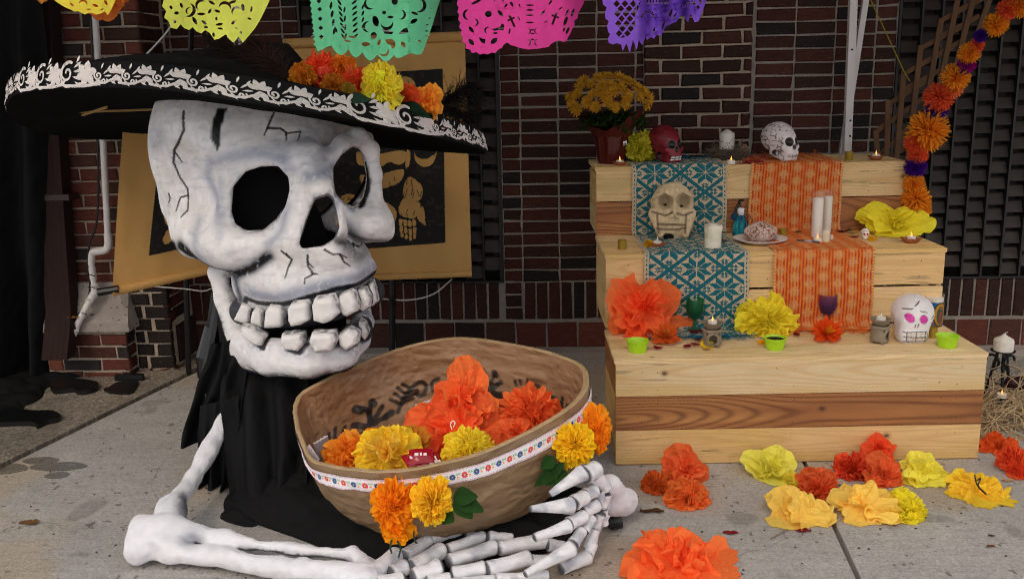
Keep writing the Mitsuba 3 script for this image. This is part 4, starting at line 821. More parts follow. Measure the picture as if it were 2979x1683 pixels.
def bowl_sheet(off, ns, s0, s1, wr):
    i, s = np.meshgrid(np.arange(NB), np.linspace(s0, s1, ns), indexing='ij'); P = bowl_pt(BRP[i], s[...], off)
    a = i / NB * 2 * np.pi; n = (P - BC); n /= np.linalg.norm(n, axis=-1, keepdims=True)
    q = np.stack([np.cos(a) * 3, np.sin(a) * 3, s * 4], -1); w = wr * (np.abs(fb(q * 1.3, 3, 2)) * 1.6 + 0.5 * fb(q * 4, 2, 6)) * np.clip(s * 8, 0.25, 1)
    return P + n * w[..., None], i, s
def ring_faces(ns, flip=False):
    i, j = np.meshgrid(np.arange(NB), np.arange(ns - 1), indexing='ij'); i2 = (i + 1) % NB; f = np.stack([i * ns + j, i * ns + j + 1, i2 * ns + j + 1, i2 * ns + j], -1).reshape(-1, 4); return f[:, ::-1] if flip else f
P, i, s = bowl_sheet(0.0, 60, 0.0, 0.995, 0.016)
c = np.tile(L('#866c50'), (P.size // 3, 1)); V = P.reshape(-1, 3); g = meshkit.fbm(V * np.array([3, 3, 5]), 3, 3); c = c * (0.72 + 0.5 * g)[:, None]; c = mixc(c, L('#6b5038'), 0.45 * ss(0.52, 0.75, meshkit.fbm(V * 3 + 7, 3, 9)))
part('shell', BK, cat((V, ring_faces(60))), 'kraft', smooth=True, color=c)
P, i, s = bowl_sheet(0.035, 150, 0.0, 0.97, 0.014); V = P.reshape(-1, 3); g = meshkit.fbm(V * np.array([3, 3, 6]), 3, 4)
c = np.tile(L('#9c795b'), (len(V), 1)) * (0.78 + 0.4 * g)[:, None]; c = mixc(c, L('#8a5f3c'), 0.75 * ss(-0.35, -0.62, V[:, 0]) * ss(0.3, 0.6, meshkit.fbm(V * 6, 2, 2)) + 0.12)
B_ = lambda x, y: (820 + x / 2.2734, 960 + y / 2.2734)
STROKES = [([(325, 740), (335, 690), (380, 660), (420, 690)], 11), ([(355, 610), (375, 690)], 7), ([(390, 590), (395, 690)], 7), ([(440, 600), (425, 690)], 7), ([(330, 700), (380, 720), (430, 712)], 10), ([(500, 680), (560, 650), (578, 610), (560, 540), (510, 515)], 11), ([(490, 515), (525, 530)], 18), ([(490, 600), (575, 635)], 13),
           ([(590, 480), (578, 540), (600, 610), (650, 600), (705, 570)], 12), ([(585, 490), (600, 505)], 17), ([(605, 600), (650, 530)], 13), ([(680, 585), (715, 568)], 16), ([(755, 565), (780, 500), (830, 430), (890, 395), (930, 420), (920, 470), (880, 480), (870, 445)], 11), ([(700, 490), (775, 530)], 9), ([(725, 455), (790, 500)], 9), ([(745, 420), (810, 470)], 9), ([(775, 400), (835, 435)], 9), ([(770, 520), (850, 495)], 9), ([(790, 490), (855, 465)], 9), ([(810, 460), (850, 440)], 8),
           ([(1015, 370), (975, 390), (975, 440), (1010, 450)], 9), ([(1310, 310), (1335, 400), (1345, 420)], 10), ([(1300, 312), (1320, 330)], 18), ([(1405, 325), (1370, 400), (1380, 420)], 10), ([(1395, 325), (1405, 340)], 16), ([(1440, 380), (1390, 420)], 13), ([(1360, 440), (1420, 460), (1490, 450)], 18), ([(1535, 370), (1545, 395)], 8), ([(1570, 360), (1575, 390)], 8), ([(1620, 355), (1622, 390)], 7), ([(1630, 390), (1690, 390), (1740, 440)], 11), ([(1780, 455), (1830, 470), (1850, 550)], 11), ([(1855, 450), (1850, 540)], 8), ([(1890, 490), (1860, 560)], 8)]
for pts, w in STROKES:
    q = [B_(*p) for p in pts]; y0 = -1.70 + 0.06 * abs((q[0][0] - 1280) / 380) ** 2 * -2
    qq = np.array([at(*p, y0) for p in smoothpath(np.c_[q, np.zeros(len(q))], 8)[:, :2]])[:, [0, 2]]; d = np.full(len(V), 9.0)
    for a, b in zip(qq, qq[1:]):
        e = b - a; t = np.clip(((V[:, [0, 2]] - a) @ e) / (e @ e + 1e-12), 0, 1); d = np.minimum(d, np.linalg.norm(V[:, [0, 2]] - a - t[:, None] * e, axis=1))
    wd = 1.35 * w / 2.2734 / 790; c = mixc(c, L('#231d1a'), 0.92 * ss(wd + 0.003, wd - 0.002, d + 0.003 * (g - 0.5)) * (V[:, 1] > -1.98))
part('lining', BK, cat((V, ring_faces(150, True))), 'kraft', smooth=True, color=c)
a = bowl_sheet(0.0, 3, 0.0, 0.02, 0.016)[0][:, 0]; b = bowl_sheet(0.035, 3, 0.0, 0.02, 0.014)[0][:, 0]
rimv = np.stack([a, (a + b) / 2 + [0, 0, 0.008], b], 1); rimc = np.tile(L('#a98d68'), (NB * 3, 1)); part('rim', BK, cat((rimv.reshape(-1, 3), ring_faces(3, True))), 'kraft', smooth=True, color=rimc)
arcb = np.r_[0, np.cumsum(np.linalg.norm(np.diff(np.vstack([BRP, BRP[:1]]), axis=0), axis=1))]
P, i, s = bowl_sheet(0.0, 5, 0.055, 0.165, 0.016); n = P - BC; n /= np.linalg.norm(n, axis=-1, keepdims=True); P = P + n * 0.004; P = np.concatenate([P, P[:1]], 0); ii = np.arange(NB + 1)
uv = np.stack([np.repeat(arcb[:, None], 5, 1), np.repeat(np.linspace(0, 1, 5)[None], NB + 1, 0)], -1).reshape(-1, 2)
I, J_ = np.meshgrid(np.arange(NB), np.arange(4), indexing='ij'); part('ribbon', BK, cat((P.reshape(-1, 3), np.stack([I * 5 + J_, I * 5 + J_ + 1, (I + 1) * 5 + J_ + 1, (I + 1) * 5 + J_], -1).reshape(-1, 4))), 'ribbon', smooth=True, uv=uv, label='white ribbon woven with red and blue flowers')
def ribbon_c(p, n, uv):
    u = uv.x / 0.039; k = dr.floor(u); x = (u - k - 0.5) * 0.039; y = (uv.y - 0.5) * 0.046; par = k - 2 * dr.floor(k / 2); r = dr.sqrt(x * x + y * y); a = dr.atan2(y, x)
    ext = 0.0105 * (0.78 + 0.22 * dr.abs(dr.cos(a * 4))); fl = 1 - smoothstep(-0.0008, 0.0008, r - ext); spoke = smoothstep(0.75, 0.95, dr.abs(dr.cos(a * 4))) * smoothstep(0.002, 0.004, r)
    c = mi.Color3f(D3('#e6dfe2')); green = (1 - smoothstep(0.003, 0.005, dr.sqrt(dr.square(dr.abs(x) - 0.0155) + dr.square(y + 0.006)))); c = mix(c, D3('#9cc4a4'), green)
    tul = 1 - smoothstep(0.0025, 0.0045, dr.sqrt(dr.square((x - 0.0165)) + dr.square(y - 0.004))); c = mix(c, D3('#f0a030'), tul)
    red = mix(D3('#d8232f'), D3('#f0d0d0'), 0.7 * (1 - spoke) * smoothstep(0.35, 0.0, dr.abs(dr.cos(a * 4)))); blue = mi.Color3f(D3('#1b5596'))
    c = mix(c, red * (1 - par) + blue * par, fl); c = mix(c, mi.Color3f(D3('#a9d0a0')) * (1 - par) + mi.Color3f(D3('#e8b040')) * par, 1 - smoothstep(0.0022, 0.0034, r))
    e = smoothstep(0.40, 0.42, dr.abs(uv.y - 0.5)) * (1 - smoothstep(0.475, 0.48, dr.abs(uv.y - 0.5))); z = uv.x / 0.013 + 0.8 * dr.abs(uv.y - 0.5) * 10; z = z - dr.floor(z); c = mix(c, dr.select(z < 0.3, mi.Color3f(D3('#d03048')), mi.Color3f(D3('#8f9cc8'))), e * dr.select((z < 0.3) | (z > 0.55) & (z < 0.8), 1.0, 0.0))
    return c
bs('ribbon', two(pr(proc(ribbon_c), 0.8)))
bs('kraft', two({'type': 'bumpmap', 'arbitrary': proc(lambda p, n, uv: dr.abs(dfbm(p.x * 7 + 3, p.y * 7, p.z * 13, 3) - 0.5) + 0.45 * dr.abs(dfbm(p.x * 22, p.y * 22, p.z * 26, 2) - 0.5) + 0.08 * dfbm(p.x * 60, p.y * 60, p.z * 60, 2), 2e-3), 'scale': 0.03, 'b': pr(VC, 0.5)}))
# ---- flowers and papers in the bowl
G1 = 'paper flowers lying in the bowl'
bf = lambda x, y: B_(x, y)
flower('big orange tissue flower with pointed petals, highest in the bowl', *B_(1215, 425), 104, ORANGE, (0.15, -0.75, 0.65), y=-2.0, style=BIG, seed=11, squash=(0.85, 1.15, 0.8), group=None)
flower('orange tissue flower in the bowl tied with white string, centre', *B_(1130, 635), 132, DEEP * 1.05, (-0.1, -0.8, 0.6), y=-2.08, style=BIG, seed=12, squash=(1.15, 0.95, 0.8))
flower('orange ruffled tissue flower at the right side inside the bowl', *B_(1640, 565), 94, ORANGE, (0.0, -0.75, 0.65), y=-2.0, style=dict(ROSE, nf=3.4), seed=13)
flower('orange tissue flower lower in the bowl at the right below the ruffled one', *B_(1560, 670), 66, DEEP, (0.1, -0.6, 0.8), y=-2.1, style=BIG, seed=14)
flower('amber tissue flower at the left inside the bowl', *B_(420, 805), 88, AMBER, (-0.3, -0.6, 0.75), y=-2.20, style=ROSE, seed=15)
flower('orange amber tissue flower behind the yellow fan shaped one in the bowl', *B_(620, 760), 72, L('#ff8c14'), (0, -0.5, 0.85), y=-2.14, style=BIG, seed=16)
flower('yellow fan shaped tissue flower at the front left inside the bowl', *B_(690, 820), 92, L('#ffd42a'), (0.1, -0.8, 0.6), y=-2.28, style=dict(BIG, nf=3.2, crease=1.2), seed=17, core=GOLD)
flower('dark amber tissue flower in the middle of the bowl beside the orange one', *B_(850, 720), 52, RUST, (0, -0.6, 0.8), y=-2.14, style=BIG, seed=18)
flower('lemon yellow ruffled flower in front of the orange ones in the bowl', *B_(1220, 770), 74, L('#ffe436'), (0.0, -0.65, 0.75), y=-2.28, style=dict(POM, ruff=1.0), seed=19)
flower('amber flower under the lemon yellow one at the front rim of the bowl', *B_(1200, 850), 52, AMBER, (0, -0.5, 0.85), y=-2.30, style=BIG, seed=20)
solid('string_loop', 'small loop of white string on the orange tissue flower in the bowl', 'string', tube(smoothpath([at(*B_(x, y), -2.24) for x, y in ((1125, 655), (1115, 620), (1130, 600), (1145, 610), (1135, 640))], 8), 0.002, 5), 'vc_matte', smooth=40, color=L('#e0d8c8'))
solid('string_loop', 'short stick of white string above the red packets in the bowl', 'string', tube([at(*B_(1010, 830), -2.3), at(*B_(1030, 870), -2.31)], 0.0025, 5), 'vc_matte', smooth=40, color=L('#e6e0d8'))
def card(pts, y0, dy=(0, 0, 0, 0), t=0.001):
    q = np.array([at(x, y, y0 + d) for (x, y), d in zip(pts, dy)]); n = np.cross(q[1] - q[0], q[3] - q[0]); n /= np.linalg.norm(n); V = np.vstack([q, q + n * t]); f = np.array([[0, 1, 2, 3], [7, 6, 5, 4], [0, 4, 5, 1], [1, 5, 6, 2], [2, 6, 7, 3], [3, 7, 4, 0]]); return cat((V, f)), q, n
bro = thing('printed_booklet', 'white booklet with a grey photograph cover standing in the bowl behind the orange flowers', 'booklet')
m, q, n = card([B_(880, 492), B_(1055, 432), B_(1075, 560), B_(915, 600)], -1.95); CVK = part('cover', bro, m, 'vc_satin', color=L('#d9d9dc'))
ph = lambda a, b: q[0] + (q[1] - q[0]) * a + (q[3] - q[0]) * b
sgn = -1 if n[1] > 0 else 1
pic = np.array([ph(0.05, 0.14), ph(1, 0.14), ph(1, 1), ph(0.05, 1)]) + n * (0.0025 if n[1] < 0 else -0.0015); part('photograph', CVK, (pic, np.array([[0, 1, 2, 3]])), 'vc_satin', color=L('#8b8b93'))
tx = meshkit.text_mesh('de los M', 0.013, 0.0004); ex = (q[1] - q[0]) / np.linalg.norm(q[1] - q[0]); nn = n if n[1] < 0 else -n; ey = np.cross(nn, ex); part('lettering', CVK, xf((tx.vertices, tx.faces), np.stack([ex, ey, nn], 1), ph(0.60, 0.62) + nn * 0.003), 'vc_matte', color=L('#2a2a30'))
for i in range(4):
    x = 205 + 22 * i; b = thing('printed_booklet', ('leftmost', 'second', 'third', 'fourth')[i] + ' of the four grey booklets fanned at the left inside the bowl', 'booklet', 'booklets fanned in the bowl')
    m, q, n = card([B_(x, 742 - 14 * i), B_(x + 30, 735 - 14 * i), B_(x + 75, 830), B_(x + 40, 860)], -2.16 + 0.008 * i, (0, 0.01, 0.01, 0)); part('cover', b, m, 'vc_satin', color=L('#77777d'))
    nn = n if n[1] < 0 else -n; e = [q[0] + nn * 0.002, q[1] + nn * 0.002, q[1] * 0.93 + q[2] * 0.07 + nn * 0.002, q[0] * 0.93 + q[3] * 0.07 + nn * 0.002]; part('paper_edge', b, (np.array(e), np.array([[0, 1, 2, 3]])), 'vc_satin', color=L('#d8d4d6'))
lf = thing('leaflet', 'pale pink leaflet with lines of small print at the left rim inside the bowl', 'leaflet'); m, q, n = card([B_(182, 752), B_(250, 850), B_(235, 880), B_(150, 790)], -2.22, (0.01, 0.0, 0, 0)); part('sheet', lf, m, 'vc_matte', color=L('#d6c9cc'))
nn = n if n[1] < 0 else -n; rowsm = []
for r in range(9):
    a = 0.08 + 0.1 * r; p0 = q[0] + (q[1] - q[0]) * a; d = q[3] - q[0]; rowsm.append(tube([p0 + d * 0.12 + nn * 0.0016, p0 + d * (0.8 - 0.2 * (r % 3 == 1)) + nn * 0.0016], 0.0007, 4))
part('print_lines', lf, cat(*rowsm), 'vc_matte', color=L('#7a7074'))
r_ = np.random.default_rng(9)
for i, (x, y, lb) in enumerate([(880, 850, 'left of the pile'), (920, 830, 'at the top of the pile'), (960, 860, 'in the middle of the pile'), (1010, 880, 'at the right of the pile'), (940, 895, 'lowest at the front rim')]):
    pc = thing('sweet_packet', f'shiny red sweet packet in the bowl, {lb}', 'packet'); C = at(*B_(x, y), -2.30); Rm = rot([0, 0, 1], r_.uniform(-0.8, 0.8)) @ rot([1, 0, 0], 0.5 + r_.uniform(-0.2, 0.2))
    m, uvv = grid(lambda a, b: np.stack([(a - 0.5) * 0.075, (b - 0.5) * 0.055, 0.010 * np.sin(np.pi * a) * np.sin(np.pi * b) + 0.003 * fb(np.stack([a * 9, b * 9, a * 0 + i], -1), 2, i)], -1), 18, 14); m2 = (m[0] * [1, 1, -1], m[1][:, ::-1]); part('wrapper', pc, cat(xf(m, Rm, C), xf(m2, Rm, C)), 'vc_gloss', smooth=True, color=L('#9c1624'))
    part('lettering', pc, xf(cat(box(-0.02, -0.008, -0.006, 0.006, 0.0105, 0.0112), box(-0.003, 0.003, -0.006, 0.006, 0.0108, 0.0114), box(0.008, 0.018, -0.006, 0.004, 0.0105, 0.0112)), Rm, C), 'vc_satin', color=L('#e8d8d8'))
# ---- flowers tied to the outside of the bowl
flower('orange crepe flower tied low on the front of the bowl', 1135, 1478, 66, L('#ff9212'), (-0.15, -0.95, 0.1), y=-2.50, style=dict(POM, nf=2.2, npl=14), seed=31, squash=(1.0, 1.2, 0.7))
flower('drooping orange crepe petals under the flower pair on the bowl front', 1155, 1545, 50, L('#ff9c10'), (0.0, -0.95, -0.2), y=-2.49, style=BIG, seed=32)
flower('golden yellow crepe flower beside the orange one on the bowl front', 1258, 1468, 68, L('#ffcb22'), (0.2, -0.95, 0.1), y=-2.52, style=dict(POM, nf=2.6, npl=15), seed=33, squash=(0.9, 1.05, 0.75))
flower('bright yellow crepe flower at the right end of the bowl above the bony hand', 1672, 1300, 68, L('#ffd21c'), (0.1, -0.95, 0.2), y=-2.26, style=dict(POM, nf=2.6, npl=15), seed=34, squash=(0.95, 1.0, 0.7))
flower('orange crepe flower behind the yellow one at the right end of the bowl', 1748, 1256, 62, L('#ff9a18'), (0.5, -0.8, 0.2), y=-2.12, style=dict(POM, nf=2.6, npl=15), seed=35, squash=(0.8, 1.15, 0.7))
def leaves(label, items, y, w=0.03):
    k = thing('leaf_sprig', label, 'leaf')
    for (a, b) in items:
        m = leaf_mesh(at(*a, y), at(*b, y - 0.03), w); part('leaf', k, m, 'leafy', smooth=True, color=L('#2c4a24') * 1.0)
leaves('dark green leaves at the right of the yellow flower on the bowl front', [((1320, 1440), (1404, 1488)), ((1325, 1445), (1372, 1508)), ((1290, 1490), (1318, 1515)), ((1322, 1438), (1385, 1445))], -2.47)
leaves('dark green leaves under the yellow flower at the right end of the bowl', [((1612, 1330), (1575, 1362)), ((1640, 1345), (1555, 1415)), ((1650, 1370), (1590, 1410)), ((1632, 1372), (1618, 1402))], -2.26, 0.024)
for i, pth in enumerate([[(1140, 1570), (1135, 1590), (1140, 1608)], [(1155, 1572), (1165, 1590), (1160, 1620)], [(1203, 1545), (1205, 1565), (1212, 1580)]]): solid('wire_stem', ('left', 'middle', 'right')[i] + ' one of the green wire stems under the flowers on the bowl front', 'wire', tube(smoothpath([at(*p, -2.50) for p in pth], 6), 0.003, 6), 'vc_matte', smooth=40, color=L('#2b3a2c'))
# ================================================================ the bony arms lying round the bowl
def bone_mesh(a, b, ra, rb, seed, nring=16, n=16, knob=0.09):
    a, b = np.asarray(a, float), np.asarray(b, float); ln = np.linalg.norm(b - a); d = (b - a) / ln; t = np.linspace(0, 1, nring + 6)
    s = -ra * 0.75 + (ln + ra * 0.75 + rb * 0.75) * (0.5 - 0.5 * np.cos(np.pi * t)); x = np.clip(s / ln, 0, 1); r = ra + (rb - ra) * x
    r = r * (1 - knob * np.sin(np.pi * np.clip(s / ln, 0, 1)) ** 0.8) ; e = np.maximum(np.maximum(-s / (0.75 * ra), (s - ln) / (0.75 * rb)), 0); r = r * np.sqrt(np.maximum(1 - e ** 2.6, 1e-4))
    u = np.cross(d, [0.1, 0.2, 1]); u /= np.linalg.norm(u); w = np.cross(d, u); A = np.arange(n) * 2 * np.pi / n
    V = a + d * s[:, None, None] + r[:, None, None] * (np.cos(A)[None, :, None] * u + np.sin(A)[None, :, None] * w); V = V.reshape(-1, 3)
    V = V + 0.24 * min(ra, rb) * np.stack([fb(V * 22, 2, seed + k) + 1.1 * np.abs(fb(V * 38, 2, seed + k + 7)) for k in range(3)], 1); m = len(t)
    i, j = np.meshgrid(np.arange(m - 1), np.arange(n), indexing='ij'); k = (j + 1) % n; f = np.stack([i * n + j, i * n + k, (i + 1) * n + k, (i + 1) * n + j], -1).reshape(-1, 4)
    q = meshkit.fbm(V * 60, 2, seed); q2 = meshkit.fbm(V * 24, 3, seed + 5); sx = np.repeat(s / ln, n); c = np.tile(L('#dddbdd'), (len(V), 1)) * (0.86 + 0.24 * q)[:, None]; c = mixc(c, L('#8f929e'), 0.65 * ss(0.5, 0.72, q2)); en = np.maximum(ss(-0.10 * ra / ln, -0.62 * ra / ln, sx), ss(1 + 0.10 * rb / ln, 1 + 0.62 * rb / ln, sx)); c = mixc(c, L('#3b3c44'), 0.95 * ss(0.25, 0.75, en + 0.5 * (q - 0.5)))
    return cat((V, f)), c
A_ = lambda x, y: (340 + x / 2.683, 1160 + y / 2.683)
H_ = lambda x, y: (1000 + x / 2.9953, 1300 + y / 2.9953)
def gnd(x, y, h): return on(x, y, h)
arm = thing('skeleton_arm', 'white papier mache bone arm and hand lying on the concrete in front of the bowl', 'arm')
EL = gnd(*A_(312, 1075), 0.085)
pts = dict(sh=at(*A_(900, 60), -1.66), h1=at(*A_(600, 620), -1.98), h2=gnd(*A_(420, 860), 0.115), r0=gnd(*A_(430, 1010), 0.10), r1=gnd(*A_(640, 1060), 0.085), r2=gnd(*A_(1050, 1130), 0.075), r3=gnd(*A_(1500, 1190), 0.075), r4=gnd(*A_(1830, 1215), 0.08), r5=gnd(*A_(2000, 1330), 0.065), u0=gnd(*A_(420, 1180), 0.055), u1=gnd(*A_(900, 1250), 0.05), u2=gnd(*A_(1450, 1335), 0.055), u3=gnd(*A_(1950, 1400), 0.06))
def sd_arm(P):
    p = pts; d = s_cap(P, p['sh'], p['h1'], 0.036, 0.033); d = smin(d, s_cap(P, p['h1'], p['h2'], 0.031, 0.046), 0.02); d = smin(d, s_cap(P, p['h2'], EL + [0.02, 0.03, 0.01], 0.046, 0.05), 0.03); return d
def sd_fore(P):
    p = pts; d = smin(s_cap(P, EL + [-0.06, 0.03, 0.02], EL + [-0.05, -0.05, -0.03], 0.042, 0.042), s_cap(P, EL + [-0.03, 0, -0.01], p['u0'], 0.052, 0.044), 0.03); d = smin(d, s_cap(P, EL + [0, 0.02, 0.02], p['r0'], 0.044, 0.042), 0.03)
    for a, b, r0, r1 in (('r0', 'r1', 0.045, 0.032), ('r1', 'r2', 0.032, 0.016), ('r2', 'r3', 0.016, 0.017), ('r3', 'r4', 0.017, 0.022), ('r4', 'r5', 0.022, 0.026), ('u0', 'u1', 0.040, 0.030), ('u1', 'u2', 0.030, 0.034), ('u2', 'u3', 0.034, 0.042)): d = smin(d, s_cap(P, p[a], p[b], r0, r1), 0.018)
    return d
def arm_part(name, fn, lo, hi, seed):
    v, f = nets(lambda P: fn(P) + 0.030 * fb(P * 9, 2, seed) + 0.012 * np.abs(fb(P * 24, 2, seed + 2)) + 0.003 * fb(P * 60, 2, seed + 1), lo, hi, 0.0085); q = meshkit.fbm(v * 50, 2, seed); nrm = trimesh.Trimesh(v, f, process=False).vertex_normals; c = np.tile(L('#dedcdf'), (len(v), 1)) * (0.9 + 0.2 * q)[:, None]
    return v, f, c, q, nrm
allp = np.array(list(pts.values()) + [EL])
v, f, c, q, nrm = arm_part('upper_arm', sd_arm, np.minimum(pts['sh'], EL) - [0.12, 0.12, 0.12], np.maximum(pts['sh'], EL) + 0.1, 3); d = np.linalg.norm(v - (pts['h2'] + [0.02, 0, -0.01]), axis=1); c = mixc(c, L('#777b88'), 0.8 * ss(0.09, 0.03, d) * ss(0.3, 0.6, q)); c = mixc(c, INK, 0.7 * ss(0.2, 0.8, nrm[:, 0]) * ss(0.10, 0.05, d)); part('upper_arm', arm, (v, f), 'mache', smooth=True, color=c)
v, f, c, q, nrm = arm_part('forearm', sd_fore, [EL[0] - 0.16, allp[:, 1].min() - 0.1, -0.01], [pts['u3'][0] + 0.06, EL[1] + 0.16, 0.22], 5)
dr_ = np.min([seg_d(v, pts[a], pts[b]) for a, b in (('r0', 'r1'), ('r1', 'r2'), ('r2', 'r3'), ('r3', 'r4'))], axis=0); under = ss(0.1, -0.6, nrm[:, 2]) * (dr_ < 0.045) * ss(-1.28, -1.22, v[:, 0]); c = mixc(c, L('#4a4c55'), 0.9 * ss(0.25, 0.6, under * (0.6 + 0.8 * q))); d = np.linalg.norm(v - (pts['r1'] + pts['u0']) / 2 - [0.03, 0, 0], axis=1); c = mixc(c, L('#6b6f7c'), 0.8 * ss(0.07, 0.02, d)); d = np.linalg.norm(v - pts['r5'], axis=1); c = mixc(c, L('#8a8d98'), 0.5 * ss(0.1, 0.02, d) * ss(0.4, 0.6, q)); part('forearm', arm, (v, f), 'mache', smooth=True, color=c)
def hand(parent, lst, fn, s0):
    for i, (p, q_, ra, rb, name, h0, h1) in enumerate(lst):
        a, b = fn(*p, h0), fn(*q_, h1); a, b = a - (b - a) * 0.05, b + (b - a) * 0.05; pa = F / ((a - EYEP) @ FWD) * 2.9953; m, c = bone_mesh(a, b, ra * 1.2 / pa, rb * 1.2 / pa, s0 + 3 * i); part(name, parent, m, 'mache', smooth=True, color=c)
gh = lambda x, y, h: gnd(*H_(x, y), h)
hand(arm, [((270, 1085), (440, 955), 74, 66, 'wrist_bone', 0.065, 0.07), ((550, 935), (715, 825), 58, 54, 'hand_bone', 0.07, 0.075), ((440, 1090), (510, 1055), 62, 62, 'wrist_bone', 0.055, 0.055), ((625, 1030), (825, 915), 64, 66, 'hand_bone', 0.06, 0.065), ((640, 1120), (800, 1062), 66, 72, 'hand_bone', 0.05, 0.055), ((330, 1190), (480, 1160), 70, 60, 'wrist_bone', 0.045, 0.045), ((760, 1180), (900, 1160), 60, 55, 'hand_bone', 0.04, 0.04),
           ((775, 800), (1030, 745), 46, 34, 'finger_bone', 0.075, 0.07), ((1075, 752), (1180, 775), 34, 26, 'finger_bone', 0.07, 0.05), ((935, 885), (1195, 785), 46, 46, 'finger_bone', 0.065, 0.07), ((1290, 790), (1440, 800), 55, 44, 'finger_bone', 0.07, 0.06), ((955, 985), (1285, 880), 58, 58, 'finger_bone', 0.06, 0.065), ((1390, 875), (1720, 815), 56, 62, 'finger_bone', 0.065, 0.06), ((1800, 850), (1905, 855), 50, 36, 'finger_bone', 0.05, 0.04),
           ((985, 1100), (1195, 1060), 56, 56, 'finger_bone', 0.05, 0.055), ((1285, 1055), (1580, 975), 62, 60, 'finger_bone', 0.055, 0.055), ((1630, 990), (1770, 985), 52, 38, 'finger_bone', 0.045, 0.035), ((940, 1200), (1280, 1170), 48, 50, 'finger_bone', 0.035, 0.035), ((1360, 1150), (1750, 1112), 46, 34, 'finger_bone', 0.035, 0.03)], gh, 100)
arm2 = thing('skeleton_arm', 'white papier mache bone hand with spread fingers clasping the right end of the bowl', 'arm')
ah = lambda x, y, Y: at(*H_(x, y), Y)
hand(arm2, [((1820, 395), (2065, 235), 26, 62, 'finger_bone', -2.40, -2.36), ((2120, 235), (2185, 200), 68, 66, 'finger_bone', -2.33, -2.30), ((1650, 535), (1950, 512), 24, 66, 'finger_bone', -2.46, -2.40), ((2015, 478), (2080, 442), 62, 58, 'finger_bone', -2.37, -2.34), ((2120, 410), (2175, 385), 52, 50, 'finger_bone', -2.32, -2.30), ((1690, 780), (1935, 695), 34, 54, 'finger_bone', -2.48, -2.43), ((1975, 660), (2075, 610), 54, 52, 'finger_bone', -2.40, -2.36), ((2105, 560), (2190, 515), 52, 50, 'finger_bone', -2.33, -2.30),
            ((1610, 1090), (1960, 895), 30, 62, 'finger_bone', -2.52, -2.45), ((2010, 830), (2065, 745), 48, 46, 'finger_bone', -2.42, -2.38), ((2105, 715), (2150, 630), 42, 44, 'finger_bone', -2.35, -2.32), ((2200, 260), (2270, 340), 58, 52, 'hand_bone', -2.29, -2.27), ((2225, 400), (2255, 500), 40, 40, 'hand_bone', -2.28, -2.27), ((2290, 430), (2285, 520), 36, 36, 'hand_bone', -2.25, -2.25), ((2235, 600), (2195, 690), 40, 40, 'hand_bone', -2.29, -2.29), ((2265, 560), (2270, 660), 32, 32, 'hand_bone', -2.26, -2.26), ((2150, 860), (2180, 740), 52, 40, 'wrist_bone', -2.32, -2.30), ((1920, 1050), (2105, 965), 46, 56, 'wrist_bone', -2.40, -2.35), ((2120, 960), (2165, 850), 46, 40, 'wrist_bone', -2.345, -2.32), ((2180, 780), (2290, 600), 22, 24, 'hand_bone', -2.26, -2.24)], ah, 200)
E2 = [ah(2320, 340, -2.16), ah(2440, 490, -2.05), ah(2330, 490, -2.12)]
v, f, c, q, nrm = arm_part('forearm', lambda P: smin(s_cap(P, E2[0], E2[1], 0.034, 0.040), s_cap(P, E2[2], E2[1], 0.045, 0.042), 0.04), np.min(E2, 0) - 0.12, np.max(E2, 0) + 0.12, 8); part('forearm', arm2, (v, f), 'mache', smooth=True, color=c)
v, f = lathe([(0.0001, 0), (0.020, 0), (0.026, 0.01), (0.027, 0.045), (0.022, 0.05), (0.014, 0.045)], 20); solid('black_cup', 'small black rounded cup end on the concrete behind the right bony hand', 'cup', xf((v, f), rot([0, 1, 0], 1.35), on(1768, 1520, 0.028)), 'vc_satin', smooth=40, color=L('#111214'))
# ================================================================ flowers on the hat
def hflower(label, px, py, r, col, y, style, seed, nrm=(0.1, -0.8, 0.6), **k):
    return flower(label, px, py - 10, r * 1.12, np.asarray(col) * 1.25, nrm, y=-DIST + (DIST + y - 0.02) * KB, style=style, seed=seed, **k)
hflower('rust orange carnation at the left end of the flowers on the hat', 878, 222, 36, L('#d98a24'), -2.22, POM, 51)
hflower('red orange ruffled flower on the hat behind the bright orange one', 930, 205, 52, L('#e8562c'), -2.12, ROSE, 52)
hflower('bright coral rosebud in the middle of the red orange flower on the hat', 942, 215, 16, L('#ff6a4a'), -2.26, dict(ROSE, layers=5), 53)
hflower('rust orange carnation under the coral rosebud on the hat', 968, 248, 32, L('#d07a20'), -2.30, POM, 54)
hflower('amber flower on the hat behind the lower red one', 990, 200, 40, L('#e08a28'), -2.1, ROSE, 55)
hflower('red orange flower on the hat left of the big yellow one', 1040, 255, 58, L('#e0532c'), -2.22, ROSE, 56)
hflower('big yellow flower in the middle of the flowers on the hat', 1104, 243, 62, L('#f2e23c'), -2.25, dict(ROSE, nf=2.6, layers=9), 57, squash=(0.85, 1.15, 0.8))
hflower('round mustard bud under the red flower on the hat', 1012, 262, 18, L('#b08a28'), -2.33, POM, 58)
hflower('red orange flower on the hat right of the big yellow one', 1178, 283, 38, L('#e05c2c'), -2.15, ROSE, 59)
hflower('small yellow flower on the hat between the two right hand orange ones', 1200, 280, 20, L('#f0c828'), -2.1, POM, 60)
hflower('amber orange flower at the right end of the flowers on the hat', 1245, 295, 44, L('#e8942c'), -2.1, BIG, 61, squash=(0.8, 1.1, 0.9))
def hleaf(label, items, y, w=0.02, col='#2e4436'):
    k = thing('leaf_sprig', label, 'leaf')
    for a, b in items: part('leaf', k, leaf_mesh(hp(*a, y), hp(*b, y - 0.03), w), 'leafy', smooth=True, color=L(col))
hleaf('grey green leaf under the red flower on the hat', [((1010, 285), (1072, 288))], -2.36)
